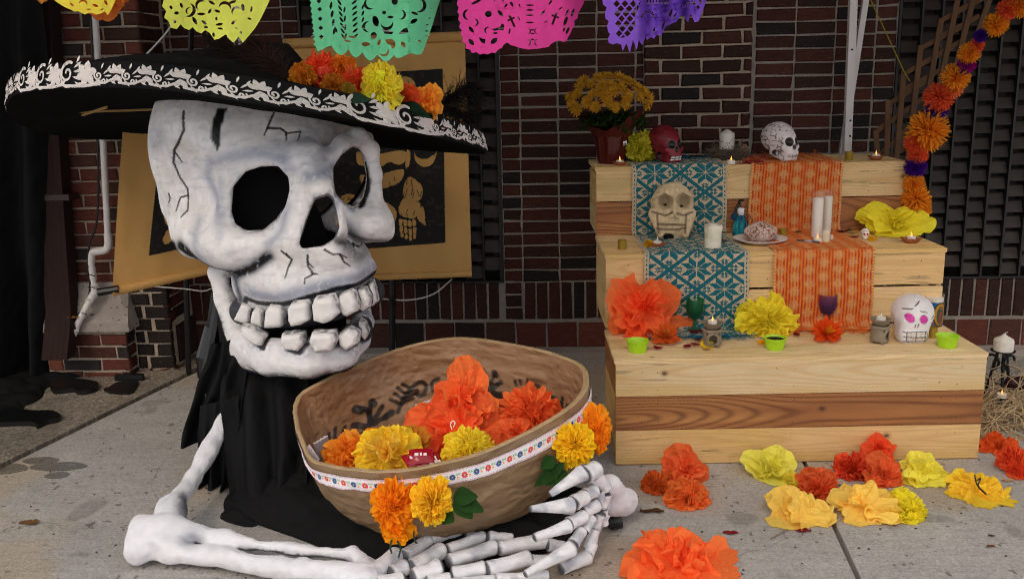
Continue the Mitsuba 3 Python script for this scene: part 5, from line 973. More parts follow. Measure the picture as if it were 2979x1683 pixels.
hleaf('dark green leaves under the amber flower at the right of the hat', [((1180, 300), (1235, 325)), ((1190, 310), (1250, 340)), ((1160, 300), (1190, 325))], -2.2, 0.018, '#24382a')
# ================================================================ two printed cloth banners on stands
CANV, DK = L('#c08c44'), L('#1d1712')
bs('canvas', two(pr(proc(lambda p, n, uv: mix(D3('#bd8c4a'), D3('#d6a866'), dfbm(p.x * 7, p.y * 7, p.z * 3, 3)) * (0.9 + 0.2 * dnoise(p.x * 700, p.y * 700, p.z * 700))), 0.8)))
bs('ink', two(pr(proc(lambda p, n, uv: mix(D3('#15110e'), D3('#3a2e22'), 0.55 * smoothstep(0.55, 0.75, dfbm(p.x * 45, p.y * 45, p.z * 45, 3)))), 0.8)))
class Sheet:
    """a hanging cloth through four corners, gently waved"""
    def __init__(s, tl, tr_, br, bl_, wave, seed): s.c = [np.asarray(p, float) for p in (tl, tr_, br, bl_)]; s.w, s.seed = wave, seed; n = np.cross(s.c[1] - s.c[0], s.c[3] - s.c[0]); n /= np.linalg.norm(n); s.n = n if n[1] < 0 else -n
    def __call__(s, u, v, lift=0.0):
        u, v = np.asarray(u, float), np.asarray(v, float); a, b, c, d = s.c
        P = (a * (1 - u)[..., None] + b * u[..., None]) * (1 - v)[..., None] + (d * (1 - u)[..., None] + c * u[..., None]) * v[..., None]
        k = s.w * (fb(np.stack([u * 5, v * 1.2, u * 0 + s.seed], -1), 2, s.seed) + 0.4 * fb(np.stack([u * 14, v * 2, u * 0 + s.seed], -1), 2, s.seed + 1)) * np.sin(np.pi * np.clip(v, 0, 1)) ** 0.3
        return P + s.n * (k + lift)[..., None]
def wave_flat(sh, poly, lift, edge=0.04):
    v, f = flat(poly, edge); return sh(v[:, 0], v[:, 1], np.full(len(v), lift)), f
def carve(pts, seed, n=3, jag=0.004):
    """a woodcut shape: an outline of (u, v) with ragged gouge lines taken out"""
    p = smoothpath(np.c_[np.array(pts, float), np.zeros(len(pts))], 5, closed=True)[:, :2]; r = np.random.default_rng(seed); p = p + r.normal(0, jag * 0.3, p.shape); g = sg.Polygon(p).buffer(0); x0, y0, x1, y1 = g.bounds; cuts = []
    for _ in range(n):
        x, y = r.uniform(x0, x1), r.uniform(y0, y1); l = 0.25 * (y1 - y0); cuts.append(sg.LineString([(x, y), (x + r.normal(0, 0.01), y + l)]).buffer(jag * 0.35))
    return g.difference(shapely.union_all(cuts)) if cuts else g
BA = thing('cloth_banner', 'ochre cloth banner with a black skeleton print, right of the giant skull', 'banner')
sh = Sheet(at(832, 135, -0.42), at(1352, 112, -0.42), at(1372, 800, -0.42), at(850, 822, -0.42), 0.02, 3)
gm, _ = grid(lambda u, v: sh(u, v), 60, 60); part('cloth', BA, gm, 'canvas', smooth=True)
part('top_roll', BA, tube([at(828, 128, -0.425), at(1352, 106, -0.425)], 0.024, 12), 'canvas', smooth=40); part('bottom_roll', BA, tube([at(848, 815, -0.425), at(1372, 795, -0.425)], 0.018, 12), 'canvas', smooth=40)
def uvp(px, py): return ((px - 832 - (py - 135) * 0.029) / 520, (py - 135 + (px - 832) * 0.044) / 688)
pr_poly = sg.Polygon([uvp(*p) for p in ((872, 222), (1288, 196), (1296, 700), (1100, 716), (884, 727))])
U = lambda L_: [uvp(1018 + x / 3.0, 400 + y / 3.0) for x, y in L_]
BONES = [carve([uvp(*p) for p in L_], i, n) for i, (L_, n) in enumerate([
    ([(1040, 432), (1075, 440), (1120, 434), (1172, 428), (1186, 442), (1180, 460), (1160, 470), (1135, 462), (1110, 474), (1085, 464), (1060, 474), (1040, 462)], 3), ([(1185, 425), (1196, 436), (1192, 470), (1180, 478)], 0),
    ([(1206, 432), (1216, 448), (1240, 452), (1262, 440), (1272, 430), (1262, 462), (1236, 476), (1212, 462)], 4), ([(1050, 500), (1090, 502), (1130, 490), (1172, 482), (1176, 500), (1158, 524), (1120, 538), (1080, 538), (1055, 525)], 4),
    ([(1186, 508), (1206, 508), (1228, 530), (1230, 560), (1216, 576), (1190, 570), (1172, 552)], 9), ([(1176, 568), (1206, 574), (1228, 588), (1216, 615), (1205, 628), (1170, 622), (1160, 600)], 9), ([(1222, 600), (1232, 592), (1238, 620), (1240, 648), (1228, 640), (1214, 625)], 1),
    *[([(1162 + 13 * k, 632 + h), (1172 + 13 * k, 633 + h), (1172 + 13 * k, 650 + h), (1163 + 13 * k, 650 + h)], 0) for k, h in enumerate((-2, 0, 2, 0))], *[([(1164 + 13 * k, 656 + h), (1173 + 13 * k, 656 + h), (1173 + 13 * k, 672 + h), (1165 + 13 * k, 672 + h)], 0) for k, h in enumerate((-4, 0, 4, 0))], *[([(1167 + 12 * k, 677 + h), (1175 + 12 * k, 677 + h), (1174 + 12 * k, 690 + h), (1168 + 12 * k, 690 + h)], 0) for k, h in enumerate((-6, 0, 3, -2))],
    ([(1118, 580), (1140, 588), (1156, 610), (1150, 645), (1138, 652), (1142, 622), (1128, 602), (1112, 596)], 1), ([(1000, 558), (1030, 556), (1046, 580), (1010, 590), (990, 580)], 4), ([(1000, 596), (1040, 588), (1060, 604), (1030, 618), (1000, 612)], 4), ([(1168, 225), (1186, 218), (1206, 232), (1212, 262), (1196, 270), (1180, 262)], 2), ([(1130, 220), (1150, 228), (1160, 250), (1140, 250)], 1), ([(965, 600), (995, 604), (990, 680), (970, 690)], 3)])]
hole1 = sg.Polygon([uvp(*p) for p in ((1186, 238), (1196, 246), (1194, 258), (1186, 252))]); bones = shapely.union_all(BONES).difference(hole1)
part('print', BA, wave_flat(sh, pr_poly.buffer(0).difference(bones), 0.0025, 0.05), 'ink', smooth=True, label='black woodcut print of skeleton bones')
BA2 = thing('cloth_banner', 'ochre cloth banner with a black bone print, left behind the giant skull', 'banner')
sh2 = Sheet(at(368, 188, -0.95), at(880, 165, -0.30), at(880, 725, -0.30), at(328, 848, -0.95), 0.03, 8)
gm, _ = grid(lambda u, v: sh2(u, v), 70, 60); part('cloth', BA2, gm, 'canvas', smooth=True)
part('top_roll', BA2, tube([sh2.c[0] + [0, -0.01, 0], sh2.c[1]], 0.020, 12), 'canvas', smooth=40); part('bottom_roll', BA2, tube([sh2.c[3] + [0, -0.01, 0], sh2.c[2]], 0.020, 12), 'canvas', smooth=40)
part('rod_end', BA2, tube([at(325, 188, -0.96), at(378, 188, -0.95)], 0.018, 8), 'black_paint'); part('rod_end', BA2, tube([at(285, 850, -0.97), at(345, 840, -0.955)], 0.018, 8), 'black_paint')
q2 = sg.Polygon([(0.20, 0.12), (0.92, 0.10), (0.92, 0.86), (0.165, 0.865)])
b2 = shapely.union_all([carve(L_, 60 + i, n) for i, (L_, n) in enumerate([([(0.235, 0.52), (0.262, 0.55), (0.268, 0.62), (0.288, 0.70), (0.275, 0.735), (0.245, 0.735), (0.230, 0.69), (0.238, 0.62)], 1), ([(0.245, 0.765), (0.262, 0.76), (0.280, 0.785), (0.272, 0.82), (0.240, 0.825), (0.228, 0.80), (0.235, 0.785)], 0), ([(0.285, 0.74), (0.30, 0.72), (0.305, 0.73), (0.288, 0.76)], 0), ([(0.42, 0.3), (0.7, 0.28), (0.72, 0.5), (0.45, 0.52)], 8)])])
part('print', BA2, wave_flat(sh2, q2.difference(b2), 0.003, 0.05), 'ink', smooth=True, label='black woodcut print of skeleton bones')
ES = thing('banner_stand', 'thin black pole standing on the concrete under the left banner', 'stand'); part('pole', ES, tube([at(541, 800, -0.36), on(549, 1088)], 0.016, 8), 'black_paint', smooth=40); part('upper_pole', ES, tube([at(558, 40, -0.50), at(553, 190, -0.45)], 0.014, 8), 'black_paint', smooth=40)
ES = thing('banner_stand', 'thin black pole standing on the concrete under the right banner', 'stand'); part('pole', ES, tube([at(1141, 790, -0.35), at(1141, 1060, -0.35)], 0.017, 8), 'black_paint', smooth=40); part('tape', ES, tube([at(1141, 860, -0.35), at(1141, 890, -0.35)], 0.021, 8), 'vc_gloss', color=L('#151515'))
WP = thing('white_pole', 'white painted upright behind the hat and the yellow green flag', 'pole'); part('tube', WP, tube([at(693, 20, -0.6), at(686, 330, -0.58)], 0.018, 8), 'white_paint', smooth=40)
cord = lambda L_, y, r=0.0035, lb='': solid('white_rope', lb, 'rope', tube(smoothpath([at(a, b, y) for a, b in L_], 10), r, 6), 'vc_matte', smooth=40, color=L('#cfc8c0'))
cord([(535, 20), (480, 100), (415, 170)], -0.9, 0.004, 'white cord running up from the left end of the left banner rod'); cord([(440, 832), (540, 840), (590, 846), (625, 835)], -0.5, 0.0035, 'white cord under the left banner'); cord([(1100, 868), (1190, 872), (1260, 855), (1315, 812)], -0.35, 0.004, 'white cord hanging under the right banner')
cord([(905, 108), (970, 70), (1010, 78), (1250, 104)], -0.5, 0.0035, 'white cord tied along the top of the right banner')
# ================================================================ cut paper flags and tissue hung overhead
def flag(label, corners, holes, outline, y, col, seed, wave=0.03, fold=None):
    """outline and holes in the photograph's pixels, cut from a sheet that hangs at depth y"""
    ol = sg.Polygon(outline).buffer(0); g = ol.difference(shapely.union_all([h.buffer(0) for h in holes]) if holes else sg.Polygon()); ppm = 950.0
    v, f = flat(g, 14.0); x, z = v[:, 0], v[:, 1]
    k = wave * (fb(np.c_[x / 130, z / 300, x * 0], 2, seed) * 2 + 0.35 * fb(np.c_[x / 40, z / 120, x * 0], 2, seed + 1)) + 0.006 * np.abs((x / 46.0) % 1 - 0.5)
    if fold is not None: k = k + fold(x, z)
    d = FWD + np.outer((x - PW / 2) / F, RGT) + np.outer((z - PH / 2) / F, DWN); t = (y + k - EYEP[1]) / d[:, 1]; V = EYEP + d * t[:, None]
    c = np.tile(col, (len(V), 1)) * (0.90 + 0.14 * meshkit.fbm(V * 8, 2, seed) + 0.06 * np.abs((x / 46.0 + 0.1 * np.sin(z / 30.0)) % 1 - 0.5) * 2)[:, None]
    return solid('paper_flag', label, 'flag', (V, f), 'tissue', smooth=True, color=np.clip(c, 0, 1))
def ell(x, y, a, b, ang=0): return affinity.translate(affinity.rotate(affinity.scale(sg.Point(0, 0).buffer(1, 10), a, b), ang, origin=(0, 0)), x, y)
def cres(x, y, r, ang, thick=0.5): return affinity.rotate(ell(x, y, r, r).difference(ell(x + r * thick, y, r, r)), ang, origin=(x, y))
def lens(x, y, l, w, ang): return affinity.rotate(ell(x - 0, y - w * 0.6, l, w * 1.6).intersection(ell(x, y + w * 0.6, l, w * 1.6)), ang, origin=(x, y))
def scal(pts, r): return [ell(x, y, r, r) for x, y in pts]
P1 = lambda x, y: (x / 1.819, y / 1.819); P3 = lambda x, y: (800 + x / 2.425, y / 2.425); P4 = lambda x, y: (1600 + x / 2.576, y / 2.576)
TOP = -420                                                                 # the sheets go on above the picture
r_ = random.Random(3)
# yellow green, at the left
ol = [(430, TOP), (800, TOP), P1(1428, 0), P1(1400, 60), P1(1375, 110), P1(1350, 150), P1(1325, 180), P1(1300, 210), P1(1285, 228), P1(1262, 195), P1(1235, 228), P1(1210, 205), P1(1190, 185), P1(1160, 205), P1(1135, 212), P1(1110, 175), P1(1085, 160), P1(1065, 178), P1(1040, 168), P1(1020, 145), P1(1000, 160), P1(975, 150), P1(955, 130), P1(935, 155), P1(905, 148), P1(890, 110), P1(868, 95), P1(880, 60), P1(858, 35), P1(866, 0)]
hs = [cres(*P1(1000, 55), 20, 200), cres(*P1(1000, 58), 10, 20), cres(*P1(1190, 40), 18, 100), cres(*P1(1062, 28), 16, 40), lens(*P1(1065, 75), 14, 4, 0), lens(*P1(1150, 60), 10, 4, 20), lens(*P1(1160, 130), 12, 4, -10), lens(*P1(1165, 152), 9, 3, 10), lens(*P1(1080, 120), 10, 4, 40), lens(*P1(1030, 110), 14, 5, 60), cres(*P1(1250, 60), 14, 60), lens(*P1(1285, 40), 12, 5, 80), lens(*P1(1330, 50), 10, 3, 100), lens(*P1(1320, 100), 7, 3, 20), lens(*P1(960, 30), 9, 4, 70), lens(*P1(935, 70), 8, 5, 0), lens(*P1(905, 40), 7, 4, 60), lens(*P1(925, 115), 6, 4, 80), lens(*P1(1250, 150), 4, 2.5, 20), lens(*P1(1275, 172), 5, 3, 60), lens(*P1(1130, 185), 7, 4, 80), lens(*P1(1195, 195), 7, 4, 90), lens(*P1(1235, 120), 8, 4, -40), lens(*P1(1110, 60), 9, 4, -60), ell(*P1(1145, 100), 3.5, 5), lens(*P1(1120, 15), 12, 4, 30), lens(*P1(1230, 12), 14, 4, -20), lens(*P1(1090, 145), 7, 3.5, 0)]
flag('yellow green cut paper flag with a lacy pattern hanging above the hat', None, hs, ol, -2.45, L('#d9e062'), 1, 0.03)
# green
bt = [(300, 362), (335, 350), (372, 330), (398, 325), (415, 350), (435, 375), (468, 392), (500, 372), (520, 348), (530, 370), (548, 395), (570, 408), (598, 392), (618, 370), (630, 395), (652, 420), (672, 430), (700, 415), (720, 385), (740, 405), (762, 428), (782, 435), (808, 425), (838, 390), (852, 405), (872, 412), (905, 400), (940, 380), (960, 375), (990, 385), (1010, 388), (1035, 380), (1050, 350), (1075, 280), (1110, 180), (1140, 80), (1165, 0)]
le = [(245, 0)] + sum([[(246 + 2.2 * k * 1.3, 20 + 38 * k - 12), (256 + 2.2 * k * 1.6, 20 + 38 * k + 2), (249 + 2.2 * k * 2.4, 20 + 38 * k + 14)] for k in range(9)], [])
ol = [(880, TOP), (1330, TOP)] + [P3(x, y) for x, y in (bt + le[::-1])[::1]][::-1]
ol = [(880, TOP)] + [P3(*p) for p in le] + [P3(*p) for p in bt] + [(1330, TOP)]
hs = [sg.Polygon([P3(x + a, y + b) for a, b in ((0, -17), (17, 0), (0, 17), (-17, 0))]) for x, y in ((310, 10), (316, 66), (319, 134), (323, 198), (327, 262))]
for k in range(7): y = 20 + 40 * k; hs += [lens(*P3(455 + 9 * k * 0.5, y), 11, 3.2, 55), lens(*P3(560 + 4 * k * 0.3, y - 4), 11, 3.2, -40)]
for k in range(4): hs += [lens(*P3(395 + 8 * k, 40 + 60 * k), 12, 4, 100), lens(*P3(490 + 3 * k, 70 + 62 * k), 10, 3, 100), lens(*P3(620, 50 + 45 * k), 9, 3, 110)]
hs += [ell(*P3(845, 12), 9, 10), ell(*P3(710, 150), 9, 16, -15), ell(*P3(770, 90), 6, 5), lens(*P3(815, 122), 10, 4, 0), cres(*P3(890, 105), 14, 190), cres(*P3(790, 170), 18, 260), sg.Polygon([P3(*p) for p in ((755, 208), (780, 212), (838, 225), (825, 242), (775, 240))]), sg.Polygon([P3(*p) for p in ((870, 238), (905, 205), (932, 195), (942, 228), (905, 240))]), ell(*P3(697, 252), 9, 10), lens(*P3(640, 312), 14, 6, 0), sg.Polygon([P3(*p) for p in ((775, 280), (825, 275), (850, 300), (848, 335), (825, 345), (818, 318), (790, 310))]), cres(*P3(770, 365), 14, 240), lens(*P3(905, 315), 11, 6, 60), lens(*P3(735, 300), 5, 10, 20), cres(*P3(665, 30), 16, 330), lens(*P3(980, 150), 13, 6, -30), lens(*P3(985, 95), 12, 4, 20), cres(*P3(1020, 40), 20, 190), lens(*P3(1070, 220), 6, 2, 0), lens(*P3(1072, 255), 6, 2, 10), lens(*P3(1020, 290), 6, 3, 20), lens(*P3(1090, 130), 5, 1.5, -50), lens(*P3(1075, 175), 6, 1.5, -20), lens(*P3(510, 290), 12, 3, 10), lens(*P3(545, 262), 12, 3, 10), cres(*P3(655, 190), 16, 0), lens(*P3(430, 210), 10, 3, 70)]
flag('mint green cut paper flag with leaf and skull cut-outs, above the hat', None, hs, ol, -2.45, L('#6fcf9c'), 2, 0.02, lambda x, z: 0.10 * np.clip((x - 1190) / 90, 0, 1))
# pink
bt = [(1290, 0), (1282, 30), (1296, 55), (1286, 85), (1300, 108), (1293, 140), (1308, 160), (1300, 195), (1318, 215), (1308, 245), (1328, 265), (1320, 295), (1345, 310), (1345, 345), (1375, 350), (1390, 375), (1420, 368), (1445, 385), (1475, 380), (1500, 385), (1530, 372), (1555, 375), (1575, 350), (1600, 340), (1612, 318), (1640, 300), (1660, 318), (1695, 328), (1730, 340), (1785, 350), (1850, 345), (1930, 332), (1945, 312), (1985, 290), (2010, 285), (2035, 298), (2055, 290), (2070, 260), (2085, 235), (2100, 200), (2115, 180), (2110, 150), (2135, 130), (2140, 90), (2160, 60), (2180, 20), (2185, 0)]
ol = [(1300, TOP)] + [P3(*p) for p in bt] + [(1760, TOP)]
hs = [ell(*P3(1505, 100), 10, 9), cres(*P3(1410, 160), 11, 180), lens(*P3(1590, 95), 13, 5, 50), cres(*P3(1360, 105), 15, 0), lens(*P3(1385, 210), 12, 5, 50), sg.Polygon([P3(*p) for p in ((1525, 205), (1560, 200), (1590, 190), (1600, 165), (1618, 180), (1612, 215), (1580, 212), (1550, 220))]), sg.Polygon([P3(*p) for p in ((1435, 262), (1465, 275), (1485, 278), (1480, 310), (1455, 300))]), cres(*P3(1500, 215), 10, 20), lens(*P3(1545, 290), 13, 7, -40), lens(*P3(1385, 298), 12, 6, 50), lens(*P3(1630, 40), 8, 3, -50), lens(*P3(1670, 30), 9, 4, 60), lens(*P3(1555, 235), 8, 3, 0), lens(*P3(1420, 15), 18, 4, -25), cres(*P3(1580, 10), 14, 100)]
for cx, cy, a in ((1672, 150, -25), (1972, 132, 20)): hs += [affinity.rotate(shapely.union_all([sg.box(-3.2, -19, 3.2, 19), sg.box(-11, -9, 11, -3.5)]), a).__class__(affinity.translate(affinity.rotate(shapely.union_all([sg.box(-3.2, -19, 3.2, 19), sg.box(-11, -9, 11, -3.5)]), a), *P3(cx, cy)))]
for y in (38, 72, 108, 160): hs.append(lens(*P3(1798, y), 13, 2.6, 0))
for y in (212, 238, 280): hs.append(lens(*P3(1818, y), 6, 2.2, 0))
for y in (220, 300): hs += [cres(*P3(1785, y), 9, 180, 0.4), cres(*P3(1850, y), 9, 0, 0.4)]
hs += [lens(*P3(1655, 220), 10, 2.5, 100), lens(*P3(1720, 130), 8, 2, 60), lens(*P3(1910, 155), 6, 1.6, -20), lens(*P3(1890, 90), 10, 3, -50), lens(*P3(2050, 150), 16, 5, 110), lens(*P3(2065, 215), 14, 4, 115), lens(*P3(2040, 205), 9, 3, 110), lens(*P3(2100, 90), 14, 4, 110), lens(*P3(2060, 90), 12, 3, 115), lens(*P3(1945, 15), 12, 3, -60), lens(*P3(2015, 60), 8, 2, -40), lens(*P3(1725, 40), 7, 2, 70)]
flag('bright pink cut paper flag with skull and crosses cut out, at the top', None, hs, ol, -2.45, L('#e2499c'), 3, 0.025, lambda x, z: 0.10 * np.clip((x - 1640) / 60, 0, 1) ** 1.5)
# purple, sagging at the right
bt = [(390, 0), (400, 40), (425, 55), (412, 100), (415, 140), (440, 160), (428, 195), (435, 240), (450, 255), (435, 290), (440, 322), (470, 335), (500, 325), (535, 335), (545, 385), (572, 325), (598, 398), (622, 300), (650, 378), (665, 300), (690, 340), (720, 270), (725, 300), (760, 280), (780, 292), (800, 260), (830, 275), (858, 220), (890, 190), (930, 170), (945, 165), (985, 115), (1005, 130), (1035, 170), (1055, 105), (1085, 170), (1115, 160), (1140, 90), (1160, 40), (1172, 0)]
ol = [(1745, TOP)] + [P4(*p) for p in bt] + [(2110, TOP)]
hs = []
for a in range(4):
    for b in range(4):
        x, y = 500 + 62 * a + 6 * b - 20 * 0, 30 + 74 * b + 0 * a; hs.append(sg.Polygon([P4(x + dx, y + dy) for dx, dy in ((0, -27), (25, 0), (0, 27), (-25, 0))]))
        x, y = 500 + 31 + 62 * a + 6 * b, 30 + 37 + 74 * b
        if a < 3: hs.append(sg.Polygon([P4(x + dx, y + dy) for dx, dy in ((0, -27), (25, 0), (0, 27), (-25, 0))]))
reg = sg.Polygon([P4(*p) for p in ((470, -10), (690, -10), (640, 120), (640, 190), (600, 270), (520, 290), (480, 250))]); hs = [h.intersection(reg) for h in hs]
for k in range(9): a = math.pi * (1 + k / 8); hs.append(affinity.rotate(ell(*P4(735 + 42 * math.cos(a), 125 + 36 * math.sin(a)), 5, 1.8), math.degrees(a)))
for k in range(8): hs.append(lens(*P4(730 + 22 * k, 14 + 0.5 * k), 2.2, 8, 10))
hs += [lens(*P4(985 + 20 * k, 50 - 9 * k), 2, 6, 15) for k in range(5)] + [sg.Polygon([P4(x + dx, y + dy) for dx, dy in ((0, -18), (15, 0), (0, 18), (-15, 0))]) for x, y in ((1080, 25), (1110, 55), (1125, 15))] + [lens(*P4(905, 100), 4, 14, 20), lens(*P4(935, 120), 3, 12, 25), lens(*P4(780, 230), 3, 10, 10), lens(*P4(850, 190), 3, 14, 20)]
flag('purple cut paper flag with lattice cut-outs, sagging and crumpled at the top', None, hs, ol, -2.45, L('#8a5cd0'), 4, 0.045, lambda x, z: 0.05 * np.sin(x / 9.0) * np.clip((x - 1850) / 60, 0, 1))
# yellow corner flag and two big amber tissue flowers at the top left
ol = [(130, TOP), (380, TOP)] + [P1(*p) for p in ((612, 0), (590, 50), (570, 82), (555, 62), (535, 72), (510, 78), (490, 70), (470, 68), (450, 78), (430, 68), (410, 60), (395, 62), (370, 50), (345, 40), (320, 25), (290, 5))]
flag('yellow cut paper flag between two amber tissue flowers at the top left corner', None, [cres(*P1(440, 20), 12, 100), lens(*P1(505, 30), 10, 4, 20), lens(*P1(560, 15), 9, 4, 60), lens(*P1(380, 25), 8, 3, 40), lens(*P1(540, 50), 6, 2, -30), lens(*P1(470, 50), 8, 2, 0)], ol, -2.5, L('#f0dc50'), 5, 0.02)
flower('big amber tissue flower hanging at the top left corner', 60, -50, 105, L('#ef9a3c'), (0, -0.4, -0.9), y=-2.45, style=BIG, seed=71)
flower('big rust orange tissue flower hanging behind the yellow flag at the top left', 295, 0, 88, L('#e2742e'), (0.1, -0.4, -0.9), y=-2.3, style=BIG, seed=73)
# ================================================================ two woven runners over the steps
def runner(label, u0, u1, vb, ve, mat, fcol, seed, jog):
    k = thing('table_runner', label, 'cloth'); o = 0.006
    P = [(vb, H3 + o), (VT + 0.02, H3 + o), (VT - 0.004, H3 + o - 0.002), (VT - o - 0.004, H3 - 0.014), (VT - o - 0.006, (H2 + H3) / 2), (VT - o - 0.002, H2 + 0.03), (VT - 0.03, H2 + o), (VM + 0.02, H2 + o), (VM - 0.004, H2 + o - 0.002), (VM - o - 0.004, H2 - 0.014), (VM - o - 0.007, (H1 + H2) / 2), (VM - o - 0.002, H1 + 0.03), (VM - 0.03, H1 + o), (ve, H1 + o)]
    seg = []
    for a, b in zip(P, P[1:]): n = max(2, int(math.hypot(b[0] - a[0], b[1] - a[1]) / 0.02)); seg += [(a[0] + (b[0] - a[0]) * t / n, a[1] + (b[1] - a[1]) * t / n) for t in range(n)]
    seg = np.array(seg + [P[-1]]); s = np.r_[0, np.cumsum(np.linalg.norm(np.diff(seg, axis=0), axis=1))]; m = len(seg); nu = 30; uu = np.linspace(0, 1, nu)
    tt = s / s[-1]; side = np.interp(tt, *zip(*jog)); V = []
    for i in range(m):
        w = 0.012 * fb(np.c_[uu * 4, np.full(nu, s[i] * 3), uu * 0], 2, seed); e = 0.010 * fb(np.array([[s[i] * 9, 0, 0], [s[i] * 9, 5, 0]]), 2, seed + 2); U_ = u0 + side[i] + e[0] + uu * (u1 - u0 + e[1] - e[0])
        d = np.clip(w + 0.002, 0.0, 1); nrm = np.array([0, 1.0]) if i == 0 else None; t = seg[min(i + 1, m - 1)] - seg[max(i - 1, 0)]; t = t / np.linalg.norm(t); nv = np.array([t[1], -t[0]]); nv = nv if nv[1] > 0.1 or nv[0] < 0 else -nv
        V.append(np.c_[U_, seg[i][0] + nv[0] * d, seg[i][1] + nv[1] * d])
    V = np.array(V); W = V.reshape(-1, 3) @ AR.T + AO; uv = np.stack(np.broadcast_arrays(uu[None, :] * (u1 - u0), s[:, None]), -1).reshape(-1, 2)
    i, j = np.meshgrid(np.arange(m - 1), np.arange(nu - 1), indexing='ij'); part('cloth', k, cat((W, np.stack([i * nu + j, (i + 1) * nu + j, (i + 1) * nu + j + 1, i * nu + j + 1], -1).reshape(-1, 4))), mat, smooth=True, uv=uv)
    r = np.random.default_rng(seed)
    for end, sg_ in ((0, 1), (m - 1, -1)):
        ms = []
        for q in range(90):
            p = V[end][0] + (V[end][-1] - V[end][0]) * r.uniform(0, 1); pth = [p]; d = np.array([r.normal(0, 0.35), sg_, 0.25 + 0.3 * r.random()])
            for t in range(5): d = d + r.normal(0, 0.5, 3) * 0.5 + [0, 0, -0.25]; pth.append(pth[-1] + d * 0.008)
            pth = np.array(pth); pth[:, 2] = np.maximum(pth[:, 2], p[2] - 0.002); ms.append(tube(pth @ AR.T + AO, 0.0016, 4, caps=False))
        part('fringe', k, cat(*ms), 'vc_matte', smooth=40, color=fcol, stuff=True)
    return k
def star(x, y, R):
    """eight pointed woven star of half width R, as a mask"""
    x, y = dr.abs(x) / R, dr.abs(y) / R; a, b = dr.maximum(x, y), dr.minimum(x, y)
    return dr.select((b > 0.03) & (a - b > 0.03) & (a - b < 0.52) & (b < 0.5), 1.0, 0.0)
def teal_c(p, n, uv):
    q = 400.0; u = dr.floor(uv.x * q) / q; v = dr.floor(uv.y * q) / q
    hx, hy = 0.118, 0.090; x = (u - 0.222) / hx; y = (v + 0.045) / hy
    a = x + y; b = x - y; fa = a / 2 - dr.floor(a / 2) - 0.5; fb_ = b / 2 - dr.floor(b / 2) - 0.5           # inside one diamond both run -0.5..0.5
    line = dr.select((dr.abs(fa) > 0.442) | (dr.abs(fb_) > 0.442), 1.0, 0.0)
    lx = (fa + fb_) * hx; ly = (fa - fb_) * hy
    big = star(lx, ly * 1.28, 0.070); w = dr.abs(lx) - 0.078; sm = star(w, ly * 1.2, 0.021); sm2 = star(lx, (dr.abs(ly) - 0.062) * 1.2, 0.019)
    m = dr.maximum(dr.maximum(line, big), dr.maximum(sm, sm2)); edge = dr.minimum(uv.x, 0.445 - uv.x); stitch = uv.y / 0.02; stitch = stitch - dr.floor(stitch)
    m = dr.select(edge < 0.020, dr.select((edge > 0.008) & (edge < 0.013) & (stitch < 0.5), 1.0, 0.0), m)
    th = 0.80 + 0.2 * dr.sin(uv.x * 3000) * dr.sin(uv.y * 3000) + 0.15 * (dnoise(uv.x * 300, uv.y * 300) - 0.5)
    return mix(D3('#c4b195'), D3('#04626e'), m) * th
def orange_c(p, n, uv):
    u, v = uv.x, uv.y; pw, ph = 0.0615, 0.062
    zz = v / 0.0085; zz = dr.abs(zz - dr.floor(zz) - 0.5) * 0.004; s = (u + zz) / 0.0138; s = s - dr.floor(s); base = mix(D3('#dd7f20'), D3('#b52e18'), dr.select(s < 0.5, 1.0, 0.0))
    x = u / pw; y = v / ph; ix = dr.floor(x); y = y + 0.5 * (ix - 2 * dr.floor(ix / 2)); fx = dr.abs(x - ix - 0.5); fy = dr.abs(y - dr.floor(y) - 0.5); d = fx + fy * 0.9
    cream = mi.Color3f(D3('#dcae72'))
    red = mi.Color3f(D3('#b52e18')); q = (fx / 0.15 - dr.floor(fx / 0.15)) - 0.5; q2 = (fy / 0.167 - dr.floor(fy / 0.167)) - 0.5; dd = dr.abs(q) + dr.abs(q2)
    c = mix(base, cream, dr.select((d > 0.44) & (d < 0.462), 1.0, 0.0)); inn = d < 0.37
    c = dr.select(inn & (dd > 0.39) & (dd < 0.61), cream, c); c = dr.select(inn & (dd < 0.16), red, c); c = dr.select(inn & (dd >= 0.16) & (dd <= 0.30), cream, c)
    edge = dr.minimum(u, 0.43 - u); st = v / 0.014; st = st - dr.floor(st); c = dr.select(edge < 0.010, dr.select(st < 0.6, cream, mi.Color3f(D3('#d0702a'))), c)
    return c * (0.82 + 0.2 * dr.sin(u * 3000) * dr.sin(v * 3000) + 0.2 * (dnoise(u * 300, v * 300) - 0.5))
bs('teal_weave', two(pr(proc(teal_c), 0.9))); bs('orange_weave', two(pr(proc(orange_c), 0.9)))
runner('teal and cream woven runner with star pattern hanging down the altar steps', 0.165, 0.61, 1.17, 0.275, 'teal_weave', L('#0c6a86'), 3, [(0, 0), (1, 0.0)])
runner('orange and red woven runner with diamond pattern hanging down the altar steps', 0.713, 1.143, 1.24, 0.335, 'orange_weave', L('#cf6a28'), 5, [(0, 0.01), (0.5, 0.0), (1, 0.0)])
